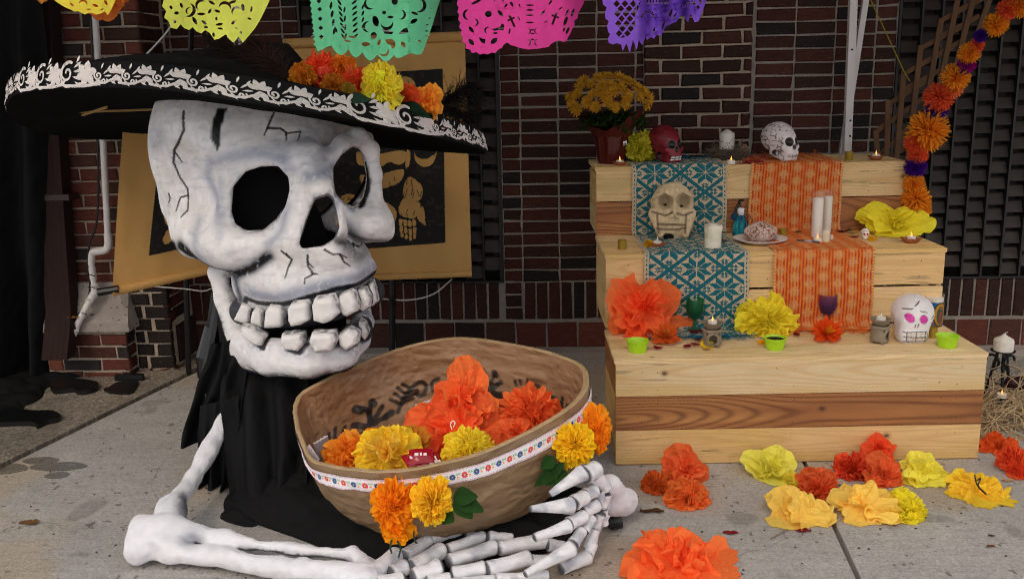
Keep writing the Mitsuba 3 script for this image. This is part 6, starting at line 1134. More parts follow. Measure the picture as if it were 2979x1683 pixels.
# ================================================================ small things on the steps
GOLDC = L('#b99a3c')
bs('gold', two({'type': 'bumpmap', 'arbitrary': proc(lambda p, n, uv: dnoise(p.x * 500, p.y * 500, p.z * 500), 8e-4), 'scale': 0.004, 'b': pr(D3('#b8983c'), 0.35, metallic=0.75)}))
bs('wax', two(pr(D3('#d9d2c8'), 0.45))); bs('ivory', two(pr(proc(lambda p, n, uv: mix(D3('#c9c2a4'), D3('#ded8c4'), smoothstep(0.2, 0.7, dfbm(p.x * 20, p.y * 20, p.z * 30, 2)))), 0.4)))
bs('clay', two(pr(proc(lambda p, n, uv: mix(D3('#8a4a28'), D3('#b0683c'), dfbm(p.x * 60, p.y * 60, p.z * 60, 3))), 0.8)))
bs('clear_glass', {'type': 'thindielectric', 'int_ior': 1.5})
bs('green_glass', pr(D3('#4cc08a'), 0.04, spec_trans=0.92, eta=1.35)); bs('purple_glass', pr(D3('#a070b8'), 0.04, spec_trans=0.9, eta=1.35))
bs('lime', two(pr(D3('#a4cf22'), 0.35)))
def place(m, P, yaw=0.0, s=1.0): v, f = (m.vertices, m.faces) if hasattr(m, 'faces') else m; return xf((np.asarray(v) * s, f), rot([0, 0, 1], yaw), P)
def votive(label, px, py, z, r=0.019, h=0.041):
    P = on(px, py, z); k = thing('gold_votive', label, 'candle holder', None); part('cup', k, lathe([(0.0001, 0), (r, 0), (r * 1.02, h), (r * 0.93, h), (r * 0.9, h * 0.6), (0.0001, h * 0.6)], 28, P), 'gold', smooth=40)
def flame(k, P, s=1.0, lit=True): part('flame', k, lathe([(0.0001, 0), (0.0035 * s, 0.004 * s), (0.0042 * s, 0.009 * s), (0.002 * s, 0.018 * s), (0.0001, 0.024 * s)], 12, P), 'lit_flame' if lit else 'wax', smooth=True)
bs('lit_flame', {'type': 'diffuse', 'reflectance': {'type': 'rgb', 'value': D3('#ffb860')}})
def tealight(label, px, py, z, P=None, r=0.0185, h=0.016, lit=True):
    P = on(px, py, z) if P is None else np.asarray(P); k = thing('tealight', label, 'candle'); part('cup', k, lathe([(0.0001, 0), (r, 0), (r, h), (r * 0.9, h), (r * 0.86, h * 0.8), (0.0001, h * 0.75)], 24, P), 'wax', smooth=40); flame(k, P + [0, 0, h * 0.75], 1.0, lit)
    if lit: scene[f'{k}__flame']['emitter'] = {'type': 'area', 'radiance': {'type': 'rgb', 'value': [0.30, 0.12, 0.03]}}
def petal_blob(label, name, px, py, z, r, col, seed, cat_='petal', bs_='leafy'):
    P = on(px, py, z); m, _ = grid(lambda a, b: np.stack([(a - 0.5) * 2 * r, (b - 0.5) * 1.5 * r * np.sin(np.pi * np.clip(a, 0.03, 0.97)) ** 0.6, 0.004 + r * 0.6 * ((a - 0.5) ** 2 + 0.4 * (b - 0.5) ** 2) + 0.25 * r * np.abs(fb(np.stack([a * 3, b * 3, a * 0 + seed], -1), 2, seed))], -1), 10, 8)
    return solid(name, label, cat_, place(m, P, seed * 1.7), bs_, smooth=True, color=L(col))
# ---- top step: potted chrysanthemum
PB = on(1779, 474, H3); PT = thing('potted_chrysanthemum', 'chrysanthemum with yellow and red blooms in a dark red wrapped pot on the top step', 'plant')
def potwob(a, z): return 1 + 0.02 * np.sin(a * 9 + z * 40) + 0.015 * np.sin(a * 17 + 1)
part('pot', PT, lathe([(0.0001, 0), (0.064, 0), (0.068, 0.02), (0.084, 0.135), (0.088, 0.15), (0.080, 0.15), (0.06, 0.13), (0.0001, 0.13)], 72, PB, potwob), 'vc_gloss', smooth=40, color=L('#4c1410'))
def cover(a, t): r = 0.086 + t * (0.030 + 0.034 * np.abs(np.cos(a * 1.0 + 0.35)) ** 1.5) + 0.004 * np.sin(a * 14) * t; z = 0.13 + t * (0.035 + 0.085 * np.abs(np.cos(a * 1.0 + 0.35)) ** 2.0); return PB + np.stack([r * np.cos(a), r * np.sin(a), z + 0.004 * np.sin(a * 11)], -1)
part('pot_cover', PT, grid(lambda a, t: cover(a * 2 * np.pi, t), 90, 14)[0], 'vc_satin', smooth=True, color=L('#521612'))
r_ = np.random.default_rng(5); CD = PB + [0.0, 0, 0.185]
def mum(P, n, R, seed):
    r = np.random.default_rng(seed); fr = frame(n); Vs, Cs, Fs = [], [], []
    o = 0
    for lay, (cnt, el, ll) in enumerate(((20, 12, 1.0), (16, 34, 0.85), (12, 58, 0.55))):
        for q in range(cnt):
            a = 2 * np.pi * (q + 0.5 * lay) / cnt + r.normal(0, 0.06); e = math.radians(el + r.normal(0, 8)); l = R * ll * r.uniform(0.85, 1.1); w = R * 0.10
            rad = np.array([math.cos(a) * math.cos(e), math.sin(a) * math.cos(e), math.sin(e)]); sd = np.array([-math.sin(a), math.cos(a), 0]); up = np.cross(rad, sd)
            for s, ww, cc in ((0.12, 0.5, 0), (0.6, 1.0, 0), (1.0, 0.45, 1)):
                for x in (-1, 0, 1): Vs.append(rad * l * s + sd * w * ww * x - up * w * 0.5 * abs(x) - np.array([0, 0, 1]) * 0.12 * l * s * s * (lay == 0)); Cs.append((L('#f2c63c') if x == 0 or cc == 0 and ww < 0.9 else L('#96301a')))
            for b in (0, 3): Fs += [[o + b, o + b + 1, o + b + 4, o + b + 3], [o + b + 1, o + b + 2, o + b + 5, o + b + 4]]
            o += 9
    s = trimesh.creation.icosphere(subdivisions=1, radius=R * 0.2); Vq = np.array(Vs); f = cat((Vq, np.array(Fs)))[1]; v = np.vstack([Vq, s.vertices * [1, 1, 0.6] + [0, 0, R * 0.1]]); f = np.vstack([f, s.faces + len(Vq)]); c = np.vstack([np.array(Cs), np.tile(L('#9aa030'), (len(s.vertices), 1))])
    return (v @ fr.T + P, f), c
BL = [(-128, -8, -0.6, 0.1), (-95, -52, -0.6, 0.4), (-104, -20, -0.5, 0.2), (-118, 25, -0.7, -0.1), (-62, -60, -0.4, 0.5), (-40, -84, 0, 0.9), (-10, -92, 0.1, 1), (25, -86, 0.2, 0.9), (-58, -20, -0.3, 0.2), (-75, 12, -0.4, 0), (-50, 30, -0.2, -0.1), (-25, -55, -0.1, 0.5), (0, -58, 0, 0.5), (8, -30, 0.1, 0.2), (32, -48, 0.3, 0.4), (-20, -15, 0, 0.2), (14, 32, 0.2, -0.1), (-10, 12, 0, 0.1), (45, 22, 0.3, 0), (52, -14, 0.4, 0.2), (62, -70, 0.5, 0.7), (82, -45, 0.6, 0.4), (104, -28, 0.7, 0.3), (118, -2, 0.8, 0.1), (112, 25, 0.8, -0.1), (-85, -72, -0.5, 0.7), (48, -75, 0.3, 0.7), (-32, -34, -0.2, 0.4), (90, -8, 0.5, 0.1), (-105, 45, -0.6, -0.2)]
for i, (dx, dy, nx, nz) in enumerate(BL):
    rad = 0.16 * math.sqrt(max(0.0, 1 - (dx / 138) ** 2 - (min(dy, 0) / 110) ** 2)); P = at(1777 + dx * 0.93, 288 + dy * 0.72, CD[1] - rad * 0.9); m, c = mum(P, (nx, -0.75, nz + 0.25), (0.030, 0.036, 0.033, 0.039)[i % 4], i); part('bloom', PT, m, 'leafy', smooth=False, color=c)
ms = []; cs = []
for i in range(330):
    d = r_.normal(size=3); d /= np.linalg.norm(d); d[2] = abs(d[2]) * 0.7 - 0.15; P = CD + [0, 0, 0.0] + d * [0.17, 0.15, 0.12] * r_.uniform(0.5, 1.0); q = P + r_.normal(size=3) * 0.018 + d * 0.012; ms.append(leaf_mesh(P, q + [0, 0, 0.006], 0.009, r_.normal(size=3), 0.1, 5))
for i in range(60): d = r_.normal(size=3); d[2] = abs(d[2]); d /= np.linalg.norm(d); ms.append(tube([PB + [0, 0, 0.14], PB + [d[0] * 0.05, d[1] * 0.05, 0.18], CD + d * [0.16, 0.14, 0.10]], 0.0018, 4, caps=False))
part('foliage', PT, cat(*ms), 'leafy', smooth=40, color=L('#2a3a1a'), stuff=True)
m, q, n = card([(1812, 412), (1824, 409), (1824, 421), (1813, 424)], PB[1] - 0.086); PLK = part('price_label', PT, m, 'vc_satin', color=L('#d8d4d4'), label='small white label with bars'); nn = n if n[1] < 0 else -n
part('bars', PLK, cat(*[tube([q[0] + (q[1] - q[0]) * t + (q[3] - q[0]) * 0.4 + nn * 0.002, q[0] + (q[1] - q[0]) * t + (q[3] - q[0]) * 0.95 + nn * 0.002], 0.0006, 4) for t in (0.12, 0.25, 0.33, 0.5, 0.62, 0.7, 0.88)]), 'vc_matte', color=L('#222222'))
flower('pale yellow tissue flower on the top step between the plant pot and the red skull', 1858, 421, 44, L('#d8cf30'), (-0.2, -0.8, 0.4), y=at(1858, 421, -0.5)[1], style=dict(POM, nf=3.2), seed=81)
# ---- small skulls
def small_skull(P):
    f, l, u = P[..., 0], np.abs(P[..., 1]), P[..., 2]; Q = np.stack([f, l, u], -1)
    d = s_ell(Q, (-0.016, 0, 0.022), (0.080, 0.062, 0.066)); d = smin(d, s_ell(Q, (0.045, 0, -0.02), (0.036, 0.040, 0.052)), 0.03); d = smin(d, s_cap(Q, (0.0, 0.045, -0.03), (0.055, 0.040, -0.018), 0.014, 0.012), 0.012)
    d = smin(d, s_box(Q, (0.052, 0, -0.055), (0.026, 0.030, 0.022), r=0.014), 0.018); d = smin(d, s_cap(Q, (-0.01, 0.040, -0.045), (0.055, 0.026, -0.068), 0.011), 0.012); d = smin(d, s_cap(Q, (0.066, 0, -0.040), (0.070, 0.018, -0.042), 0.011), 0.01)
    d = smax(d, -s_ell(Q, (0.083, 0.026, 0.008), (0.022, 0.019, 0.019)), 0.006); d = smax(d, -s_ell(Q, (0.088, 0, -0.016), (0.016, 0.009, 0.014)), 0.004); d = smax(d, -s_ell(Q, (0.022, 0.050, -0.042), (0.014, 0.02, 0.014)), 0.006); return d
SSV, SSF = nets(small_skull, (-0.11, -0.085, -0.09), (0.11, 0.085, 0.105), 0.0034)
def skull_paint(base, line, seed, teeth, dens):
    v = SSV; l = np.abs(v[:, 1]); c = np.tile(base, (len(v), 1)) * (0.9 + 0.2 * meshkit.fbm(v * 50, 2, seed))[:, None]
    w = np.abs(meshkit.fbm(v * dens, 2, seed) - 0.5); c = mixc(c, line, 0.85 * ss(0.050, 0.022, w) * (v[:, 0] < 0.055)); w = np.abs(np.sin(np.arctan2(v[:, 2] - 0.02, v[:, 0]) * 9 + 3 * np.sin(v[:, 1] * 60))); c = mixc(c, line, 0.7 * ss(0.12, 0.05, w) * (v[:, 2] > 0.03) * (np.abs(v[:, 1]) < 0.04))
    for ce, rr in (((0.083, 0.026, 0.008), 0.0235), ((0.088, 0, -0.016), 0.0145), ((0.022, 0.050, -0.042), 0.0165)): d = np.linalg.norm(np.c_[v[:, 0] * 0.8, l, v[:, 2]] - [ce[0] * 0.8, ce[1], ce[2]], axis=1); c = mixc(c, BLK, ss(rr + 0.001, rr - 0.0025, d))
    te = (v[:, 0] > 0.055) & (v[:, 2] < -0.047) & (v[:, 2] > -0.063) & (l < 0.030); c[te] = teeth; g = te & ((np.abs(v[:, 2] + 0.055) < 0.0014) | (np.abs((l / 0.006) % 1 - 0.5) > 0.40)); c[g] = line; return np.clip(c, 0, 1)
def put_skull(label, px, py, z, yaw, s, col, bsdf='vc_satin', tilt=0.0):
    P = on(px, py, z); v = SSV * s; v = v @ rot([0, 1, 0], tilt).T @ rot([0, 0, 1], yaw).T; v[:, 2] -= v[:, 2].min(); return solid('skull_figure', label, 'skull figure', (v + P, SSF), bsdf, smooth=True, color=col)
put_skull('dark red painted skull figure with white teeth on the top step', 1936, 474, H3, -1.0, 1.08, skull_paint(L('#7a1824'), L('#3a0c12'), 3, L('#e0dcd8'), 70))
put_skull('white skull figure covered in fine black line drawings on the top step', 2268, 468, H3, -0.95, 1.10, skull_paint(L('#e0d4d2'), L('#33292b'), 8, L('#d8ccca'), 48))
# ---- candle in moss, tealights, votives on the top step
C = on(2113, 464, H3); k = thing('pillar_candle', 'white pillar candle rising from a wreath of grey moss on the top step', 'candle'); part('wax', k, lathe([(0.0001, 0.05), (0.034, 0.05), (0.036, 0.055), (0.036, 0.125), (0.034, 0.130), (0.006, 0.146), (0.0001, 0.147)], 32, C), 'wax', smooth=40); part('wick', k, tube([C + [0, 0, 0.146], C + [0.002, 0, 0.156]], 0.0012, 5), 'vc_matte', color=L('#b0a8a0')); part('foot', k, lathe([(0.0001, 0), (0.028, 0), (0.026, 0.01), (0.014, 0.03), (0.03, 0.05), (0.0001, 0.05)], 24, C), 'clear_glass', smooth=40)
def tangle(c, R, n, r, seed, wid, flatz=0.45, ring=0.0, turn=0.9, step=0.012, k=14):
    g = np.random.default_rng(seed); ms = []
    for i in range(n):
        a = g.uniform(0, 2 * np.pi); rad = R * (ring + (1 - ring) * math.sqrt(g.random())) if ring else R * math.sqrt(g.random()); p = np.array(c) + [rad * math.cos(a) * wid, rad * math.sin(a), g.uniform(0.004, R * flatz)]; d = g.normal(size=3); d /= np.linalg.norm(d); pth = [p]
        for q in range(k): d = d + g.normal(0, turn * 0.5, 3) + [0, 0, -0.1]; d /= np.linalg.norm(d); nx = pth[-1] + d * step; nx[2] = max(nx[2], c[2] + r); pth.append(nx)
        ms.append(tube(smoothpath(pth, 2), r, 4, caps=False))
    return cat(*ms)
solid('moss_wreath', 'wreath of dry grey brown moss round the white pillar candle', 'moss', tangle(C, 0.075, 420, 0.0009, 4, 1.15, 0.75, 0.35, 1.2, 0.007), 'vc_matte', color=L('#6a5c50'))
solid('moss_tuft', 'small tuft of red dyed moss beside the orange runner on the top step', 'moss', tangle(on(2190, 476, H3), 0.03, 50, 0.001, 5, 1.4, 0.5, 0, 1.2, 0.006), 'vc_matte', color=L('#8c1c28'))
solid('moss_tuft', 'beige dried pod at the right of the moss wreath on the top step', 'pod', place((trimesh.creation.icosphere(subdivisions=3).vertices * [0.022, 0.02, 0.026] * (1 + 0.2 * fb(trimesh.creation.icosphere(subdivisions=3).vertices * 3, 2, 3))[:, None], trimesh.creation.icosphere(subdivisions=3).faces), on(2165, 462, H3) + [0, 0, 0.045]), 'vc_matte', smooth=True, color=L('#a8846c'))
tealight('tealight in front of the moss wreath on the top step', 2127, 476, H3 + 0.004)
def dish(label, px, py, z, r=0.032, h=0.018, star_=False, col='clay'):
    P = on(px, py, z); k = thing('clay_dish', label, 'dish'); w = (lambda a, zz: 1 + (0.22 * np.cos(a * 5) * np.clip(zz / h, 0, 1))) if star_ else (lambda a, zz: 1 + 0.10 * np.cos(a * 4 + 0.5) * np.clip(zz / h, 0, 1))
    part('bowl', k, lathe([(0.0001, 0), (r * 0.6, 0), (r * 0.95, h * 0.7), (r, h), (r * 0.92, h), (r * 0.55, h * 0.35), (0.0001, h * 0.3)], 60, P, w), col, smooth=40); return P
P = dish('small clay dish holding a tealight at the left end of the top step', 1803, 481, H3); tealight('tealight in the clay dish by the plant pot', 0, 0, 0, P + [0, 0, 0.008])
P = dish('star shaped clay dish holding a tealight at the right end of the top step', 2548, 465, H3, 0.034, 0.02, True); tealight('tealight in the star shaped clay dish on the top step', 0, 0, 0, P + [0, 0, 0.010])
votive('gold votive cup at the foot of the white pole on the top step', 2469, 466, H3)
# ---- middle step
MP = on(1955, 702, H2)
def Mk(cx, cy, d): return at(1640 + cx / 2.694, 200 + cy / 2.694, MP[1] + 0.10 * (1 - (cy - 925) / 430) + d)
def mask(P):
    d = s_ell(P, Mk(850, 1060, 0.02), (0.098, 0.055, 0.100)); d = smin(d, s_ell(P, Mk(850, 1210, 0.02), (0.084, 0.050, 0.098)), 0.03); d = smin(d, s_cap(P, Mk(692, 1140, 0.0), Mk(760, 1300, -0.01), 0.018, 0.016), 0.012); d = smin(d, s_cap(P, Mk(1006, 1140, 0.0), Mk(955, 1300, -0.01), 0.018, 0.016), 0.012)
    d = smin(d, s_cap(P, Mk(690, 1105, -0.01), Mk(800, 1125, -0.030), 0.010), 0.012); d = smin(d, s_cap(P, Mk(1015, 1115, -0.01), Mk(930, 1125, -0.030), 0.010), 0.012)
    for cx, sx in ((795, 0.036), (945, 0.034)): d = smax(d, -s_ell(P, Mk(cx, 1030, -0.050), (sx * 1.18, 0.050, 0.040)), 0.008)
    d = smin(d, s_cap(P, Mk(866, 985, -0.034), Mk(866, 1075, -0.042), 0.005, 0.006), 0.008)
    for x in (846, 886): d = smin(d, s_cap(P, Mk(866, 1060, -0.040), Mk(x, 1160, -0.050), 0.005, 0.0075), 0.006)
    for a, b in (((700, 1010), (790, 965)), ((790, 965), (858, 1000)), ((875, 1000), (930, 955)), ((930, 955), (1010, 1000))): d = smin(d, s_cap(P, Mk(*a, -0.030), Mk(*b, -0.038), 0.0065), 0.006)
    d = smax(d, -s_box(P, Mk(850, 1222, -0.035), (0.042, 0.014, 0.0022)), 0.003)
    for x in (770, 802, 850, 898, 930): d = smax(d, -s_cap(P, Mk(x, 1205, -0.040), Mk(x, 1242, -0.036), 0.0016), 0.002)
    for x0, x1 in ((738, 745), (965, 957)): d = smax(d, -s_cap(P, Mk(x0, 1150, -0.034), Mk(x1, 1290, -0.026), 0.005), 0.006)
    return smax(d, -s_ell(P, Mk(825, 1335, -0.02), (0.024, 0.03, 0.014)), 0.004)
lo, hi = Mk(640, 1390, 0), Mk(1060, 890, 0); v, f = nets(mask, [lo[0] - 0.01, MP[1] - 0.09, lo[2] - 0.01], [hi[0] + 0.01, MP[1] + 0.19, hi[2] + 0.02], 0.0038)
n2 = meshkit.fbm(v * np.array([120, 120, 40]), 3, 4); c = np.tile(L('#c2ac8a'), (len(v), 1)) * (0.62 + 0.72 * n2)[:, None]
for cx in (795, 945): d = np.linalg.norm((v - Mk(cx, 1040, -0.02)) * [1, 0.3, 1.2], axis=1); c = mixc(c, L('#5a4a38'), 0.75 * ss(0.046, 0.018, d))
for L_ in ([(695, 1125), (800, 1150), (850, 1120)], [(885, 1130), (940, 1150), (1010, 1125)], [(735, 1150), (745, 1290)], [(962, 1150), (955, 1290)], [(740, 1222), (955, 1228)], [(735, 1255), (790, 1265), (900, 1265), (960, 1250)]):
    q = np.array([Mk(*p, -0.035) for p in L_])[:, [0, 2]]; d = np.min([np.linalg.norm(v[:, [0, 2]] - a - np.clip(((v[:, [0, 2]] - a) @ (b - a)) / ((b - a) @ (b - a)), 0, 1)[:, None] * (b - a), axis=1) for a, b in zip(q, q[1:])], axis=0); c = mixc(c, L('#4a3c2e'), 0.8 * ss(0.008, 0.001, d) * (v[:, 1] < MP[1] + 0.10))
for x, y in ((798, 1068), (925, 1078)): d = np.linalg.norm((v - Mk(x, y, -0.02))[:, [0, 2]] * [0.6, 1], axis=1); c = mixc(c, BLK, ss(0.0060, 0.004, d) * (v[:, 1] < MP[1] + 0.1))
d = s_ell(v, Mk(825, 1330, -0.02), (0.028, 0.05, 0.020)); c = mixc(c, L('#14110f'), ss(0.004, 0.0015, d))
solid('carved_mask', 'carved bone coloured skull mask leaning on the teal runner on the middle step', 'mask', (v, f), 'vc_matte', smooth=True, color=c)
votive('gold votive cup at the left end of the middle step', 1810, 724, H2)
P = dish('dark clay dish holding a tealight in front of the mask', 1912, 720, H2, 0.036, 0.024, True, 'clay_dark') if False else dish('dark clay dish holding a tealight in front of the mask', 1912, 720, H2, 0.036, 0.024); tealight('tealight in the dish in front of the mask', 0, 0, 0, P + [0, 0, 0.014], lit=False)
flower('small yellow marigold head beside the dish in front of the mask', 1886, 708, 17, L('#e0a81c'), (-0.4, -0.6, 0.7), z=H2 + 0.02, style=dict(POM, layers=9, nf=6), seed=83)
C = on(2073, 722, H2); k = thing('pillar_candle', 'ivory pillar candle with a melted lip on the middle step by the mask', 'candle'); part('wax', k, lathe([(0.0001, 0), (0.0355, 0), (0.0365, 0.004), (0.0365, 0.072), (0.039, 0.082), (0.039, 0.092), (0.036, 0.104), (0.031, 0.104), (0.03, 0.095), (0.0001, 0.093)], 36, C, lambda a, z: 1 + 0.05 * np.clip((z - 0.07) / 0.02, 0, 1) * np.sin(a + 2.6)), 'ivory', smooth=40); part('cup', k, lathe([(0.0001, 0.093), (0.019, 0.093), (0.019, 0.109), (0.017, 0.109), (0.0001, 0.107)], 20, C), 'wax', smooth=40); flame(k, C + [0, 0, 0.107], 0.7, False)
# doll
DP = on(2152, 684, H2); k = thing('cloth_doll', 'small doll with black braided hair, white blouse and blue flowered skirt on the middle step', 'doll')
v, f = lathe([(0.0001, 0.0), (0.032, 0.0), (0.034, 0.006), (0.030, 0.05), (0.022, 0.085), (0.013, 0.096), (0.0001, 0.098)], 60, (0, 0, 0), lambda a, z: 1 + 0.09 * np.sin(a * 11) * np.clip(1 - z / 0.1, 0, 1)); v = v @ rot([0, 0, 1], 0.3).T
w = meshkit.fbm(v * 90, 2, 4); c = np.tile(L('#0f5a74'), (len(v), 1)); c = mixc(c, L('#2a9a9a'), ss(0.55, 0.62, w)); c = mixc(c, L('#1a1440'), ss(0.42, 0.36, w)); part('skirt', k, (v + DP, f), 'vc_matte', smooth=True, color=c)
part('blouse', k, mv(cat(*[lathe([(0.0001, 0.093), (0.012, 0.094), (0.018, 0.115), (0.016, 0.126), (0.006, 0.130), (0.0001, 0.131)], 24)]), DP + [0.003, 0, 0]), 'vc_matte', smooth=True, color=L('#d8d4d8')); HDK = part('head', k, mv(lathe([(0.0001, 0.128), (0.005, 0.129), (0.006, 0.134), (0.011, 0.140), (0.0125, 0.149), (0.011, 0.158), (0.0001, 0.162)], 20), DP + [0.007, -0.004, 0]), 'vc_matte', smooth=True, color=L('#8a5a40'))
hv = trimesh.creation.icosphere(subdivisions=3); hv = np.array(hv.vertices) * [0.016, 0.015, 0.017]; part('hair', HDK, cat((hv + DP + [0.002, 0.004, 0.153], trimesh.creation.icosphere(subdivisions=3).faces), tube(smoothpath([DP + [-0.008, 0.0, 0.15], DP + [-0.020, -0.004, 0.13], DP + [-0.024, -0.006, 0.105], DP + [-0.020, -0.01, 0.09]], 6), 0.006, 8)), 'vc_satin', smooth=True, color=L('#0c0a0c'))
for s in (-1, 1): part('arm', k, tube(smoothpath([DP + [0.012, -0.006 * s - 0.004, 0.120], DP + [0.030, -0.008 * s - 0.008, 0.104], DP + [0.046, -0.004 * s - 0.012, 0.082]], 6), [0.0045] * 13, 8), 'vc_matte', smooth=40, color=L('#7d5238'))
part('skirt_bundle', k, mv(lathe([(0.0001, 0.07), (0.012, 0.075), (0.014, 0.095), (0.0001, 0.11)], 16), DP + [-0.030, -0.004, 0.0]), 'vc_matte', smooth=True, color=L('#103c58'))
k = thing('mortar_bowl', 'tiny white mortar with two wooden sticks in front of the doll', 'mortar'); q = on(2192, 684, H2); part('bowl', k, lathe([(0.0001, 0), (0.014, 0), (0.019, 0.022), (0.016, 0.022), (0.0001, 0.01)], 20, q), 'wax', smooth=40); [part('stick', k, tube([q + [0, 0, 0.012], q + [0.004 * s, -0.004, 0.075]], 0.002, 6), 'vc_matte', smooth=40, color=L('#a88058')) for s in (-1, 1)]
# bread on a plate
PP = on(2211, 706, H2); solid('paper_plate', 'white paper plate under the sugared bread on the middle step', 'plate', lathe([(0.0001, 0.002), (0.075, 0.002), (0.112, 0.020), (0.118, 0.021), (0.118, 0.024), (0.110, 0.023), (0.074, 0.006), (0.0001, 0.006)], 64, PP), 'vc_satin', smooth=40, color=L('#d4cdca'))
def loaf(P):
    d = s_ell(P, (0, 0, 0.018), (0.088, 0.080, 0.050))
    for a in (0.2, 1.25, 2.3, 3.34, 4.4, 5.44): c_, s_ = math.cos(a), math.sin(a); d = smin(d, s_cap(P, (0.02 * c_, 0.018 * s_, 0.058), (0.075 * c_, 0.068 * s_, 0.030), 0.015, 0.020), 0.012)
    return smin(d, s_ell(P, (0, 0, 0.066), (0.024, 0.022, 0.014)), 0.01)
v, f = nets(loaf, (-0.11, -0.1, -0.04), (0.11, 0.1, 0.095), 0.005); v = v + 0.004 * np.stack([fb(v * 60, 2, s) for s in range(3)], 1); n2 = meshkit.fbm(v * 190, 2, 4); n3 = meshkit.fbm(v * 30, 2, 6); c = np.tile(L('#7d4a24'), (len(v), 1)); c = mixc(c, L('#c9b3ab'), ss(0.42, 0.58, n2 + 0.35 * (n3 - 0.5) + 0.02)); part_ = solid('sugared_bread', 'round sugared bread of the dead on the white paper plate', 'bread', (v * [0.8, 0.8, 0.85] + PP + [0, 0, 0.030], f), 'vc_matte', smooth=True, color=c)
solid('wooden_stick', 'short flat wooden stick at the left of the bread plate', 'stick', box(-0.025, 0.025, -0.005, 0.005, 0, 0.004, 0.001) if False else place(box(-0.025, 0.025, -0.005, 0.005, 0, 0.004, 0.001), on(2132, 690, H2 + 0.006), 0.5), 'vc_matte', color=L('#b89868'))
votive('gold votive cup behind the bread plate on the middle step', 2277, 690, H2)
for i, (x, y, r, lb) in enumerate([(2100, 678, 0.03, 'beside the doll, larger'), (2130, 672, 0.024, 'at the foot of the doll'), (2105, 702, 0.016, 'in front of the ivory candle'), (2010, 683, 0.016, 'at the right of the mask'), (2254, 664, 0.02, 'behind the bread'), (2297, 716, 0.018, 'on the orange runner by the bread plate')]): petal_blob(f'dark red cloth petal on the middle step {lb}', 'red_petal', x, y, H2 + 0.006, r, '#7c1020', i + 3)
# tall glass candles
for (x, y, r, h, lb, hh) in [(2375, 690, 0.026, 0.205, 'front one of two tall white candles in clear glasses on the orange runner', 0.18), (2404, 676, 0.022, 0.195, 'rear one of two tall white candles in clear glasses on the orange runner', 0.17)]:
    C = on(x, y, H2 + 0.006); k = thing('glass_candle', lb, 'candle'); part('glass', k, lathe([(r, 0), (r, h), (r * 0.97, h + 0.002), (r * 0.94, h)], 32, C), 'clear_glass', smooth=40); part('wax', k, lathe([(0.0001, 0.004), (r * 0.93, 0.004), (r * 0.93, hh), (0.0001, hh - 0.004)], 32, C), 'wax', smooth=40)
C = on(2402, 701, H2 + 0.006); solid('votive_candle', 'short cream candle in front of the tall glass candles', 'candle', lathe([(0.0001, 0), (0.0165, 0), (0.0165, 0.047), (0.014, 0.048), (0.0001, 0.045)], 24, C), 'ivory', smooth=40)
tealight('tealight in front of the tall glass candles on the orange runner', 2378, 702, H2 + 0.006); C = on(2418, 696, H2 + 0.006); solid('votive_candle', 'tiny white candle stub at the right of the cream candle', 'candle', lathe([(0.0001, 0), (0.008, 0), (0.008, 0.02), (0.0001, 0.02)], 16, C), 'wax', smooth=40)
k = thing('bottle_opener', 'dark flat pen like opener with a pale mark on the orange runner', 'opener'); q0, q1 = on(2316, 699, H2 + 0.012), on(2384, 705, H2 + 0.012); part('body', k, tube([q0, q0 * 0.7 + q1 * 0.3, q1], [0.004, 0.0055, 0.005], 8), 'vc_gloss', smooth=40, color=L('#1c1c20')); part('mark', k, tube([q0 * 0.62 + q1 * 0.38, q0 * 0.3 + q1 * 0.7], 0.0059, 8), 'vc_gloss', smooth=40, color=L('#9a9ca4'))
for i, (x, y, r, cl, lb) in enumerate([(2322, 678, 0.02, '#5a3a14', 'brown leaf on the orange runner left of the tall candles'), (2450, 676, 0.028, '#5c1418', 'dark red leaf on the orange runner right of the tall candles'), (2468, 672, 0.02, '#3c3a18', 'olive leaf among the leaves right of the tall candles'), (2485, 692, 0.022, '#7a1220', 'dark red petal left of the tiny sugar skull'), (2495, 675, 0.018, '#c8801c', 'amber leaf behind the tiny sugar skull'), (2478, 682, 0.016, '#8a7020', 'mustard leaf left of the tiny sugar skull')]): petal_blob(lb, 'fallen_leaf', x, y, H2 + 0.008, r, cl, i + 21, 'leaf')
put_skull('tiny white sugar skull with red eyes on the middle step', 2516, 696, H2, -1.7, 0.30, mixc(np.tile(L('#d8c8bc'), (len(SSV), 1)), L('#a83020'), ss(0.022, 0.016, np.linalg.norm(np.c_[SSV[:, 0] * 0.6, np.abs(SSV[:, 1]), SSV[:, 2]] - [0.05, 0.026, 0.008], axis=1))))
def daisy(label, px, py, z, R, col, seed, np_=9, cx='#c08018', name='cloth_flower', tilt=(0, -0.5, 0.85), wid=0.34):
    P = on(px, py, z) + [0, 0, R * 0.35]; fr = frame(tilt); r = np.random.default_rng(seed); ms = [leaf_mesh(P, P + fr @ np.array([math.cos(a) * R, math.sin(a) * R, R * 0.25 * r.uniform(-0.5, 1)]), R * wid, fr[:, 2], 0.2, 6) for a in np.arange(np_) * 2 * np.pi / np_]
    k = thing(name, label, 'flower'); part('petals', k, cat(*ms), 'leafy', smooth=True, color=L(col)); s = trimesh.creation.icosphere(subdivisions=2, radius=R * 0.25); part('centre', k, mv((s.vertices * [1, 1, 0.6], s.faces), P + fr[:, 2] * R * 0.08), 'vc_matte', smooth=True, color=L(cx))
daisy('small yellow star flower beside the tiny sugar skull', 2537, 700, H2, 0.026, '#d8a018', 4, 6)
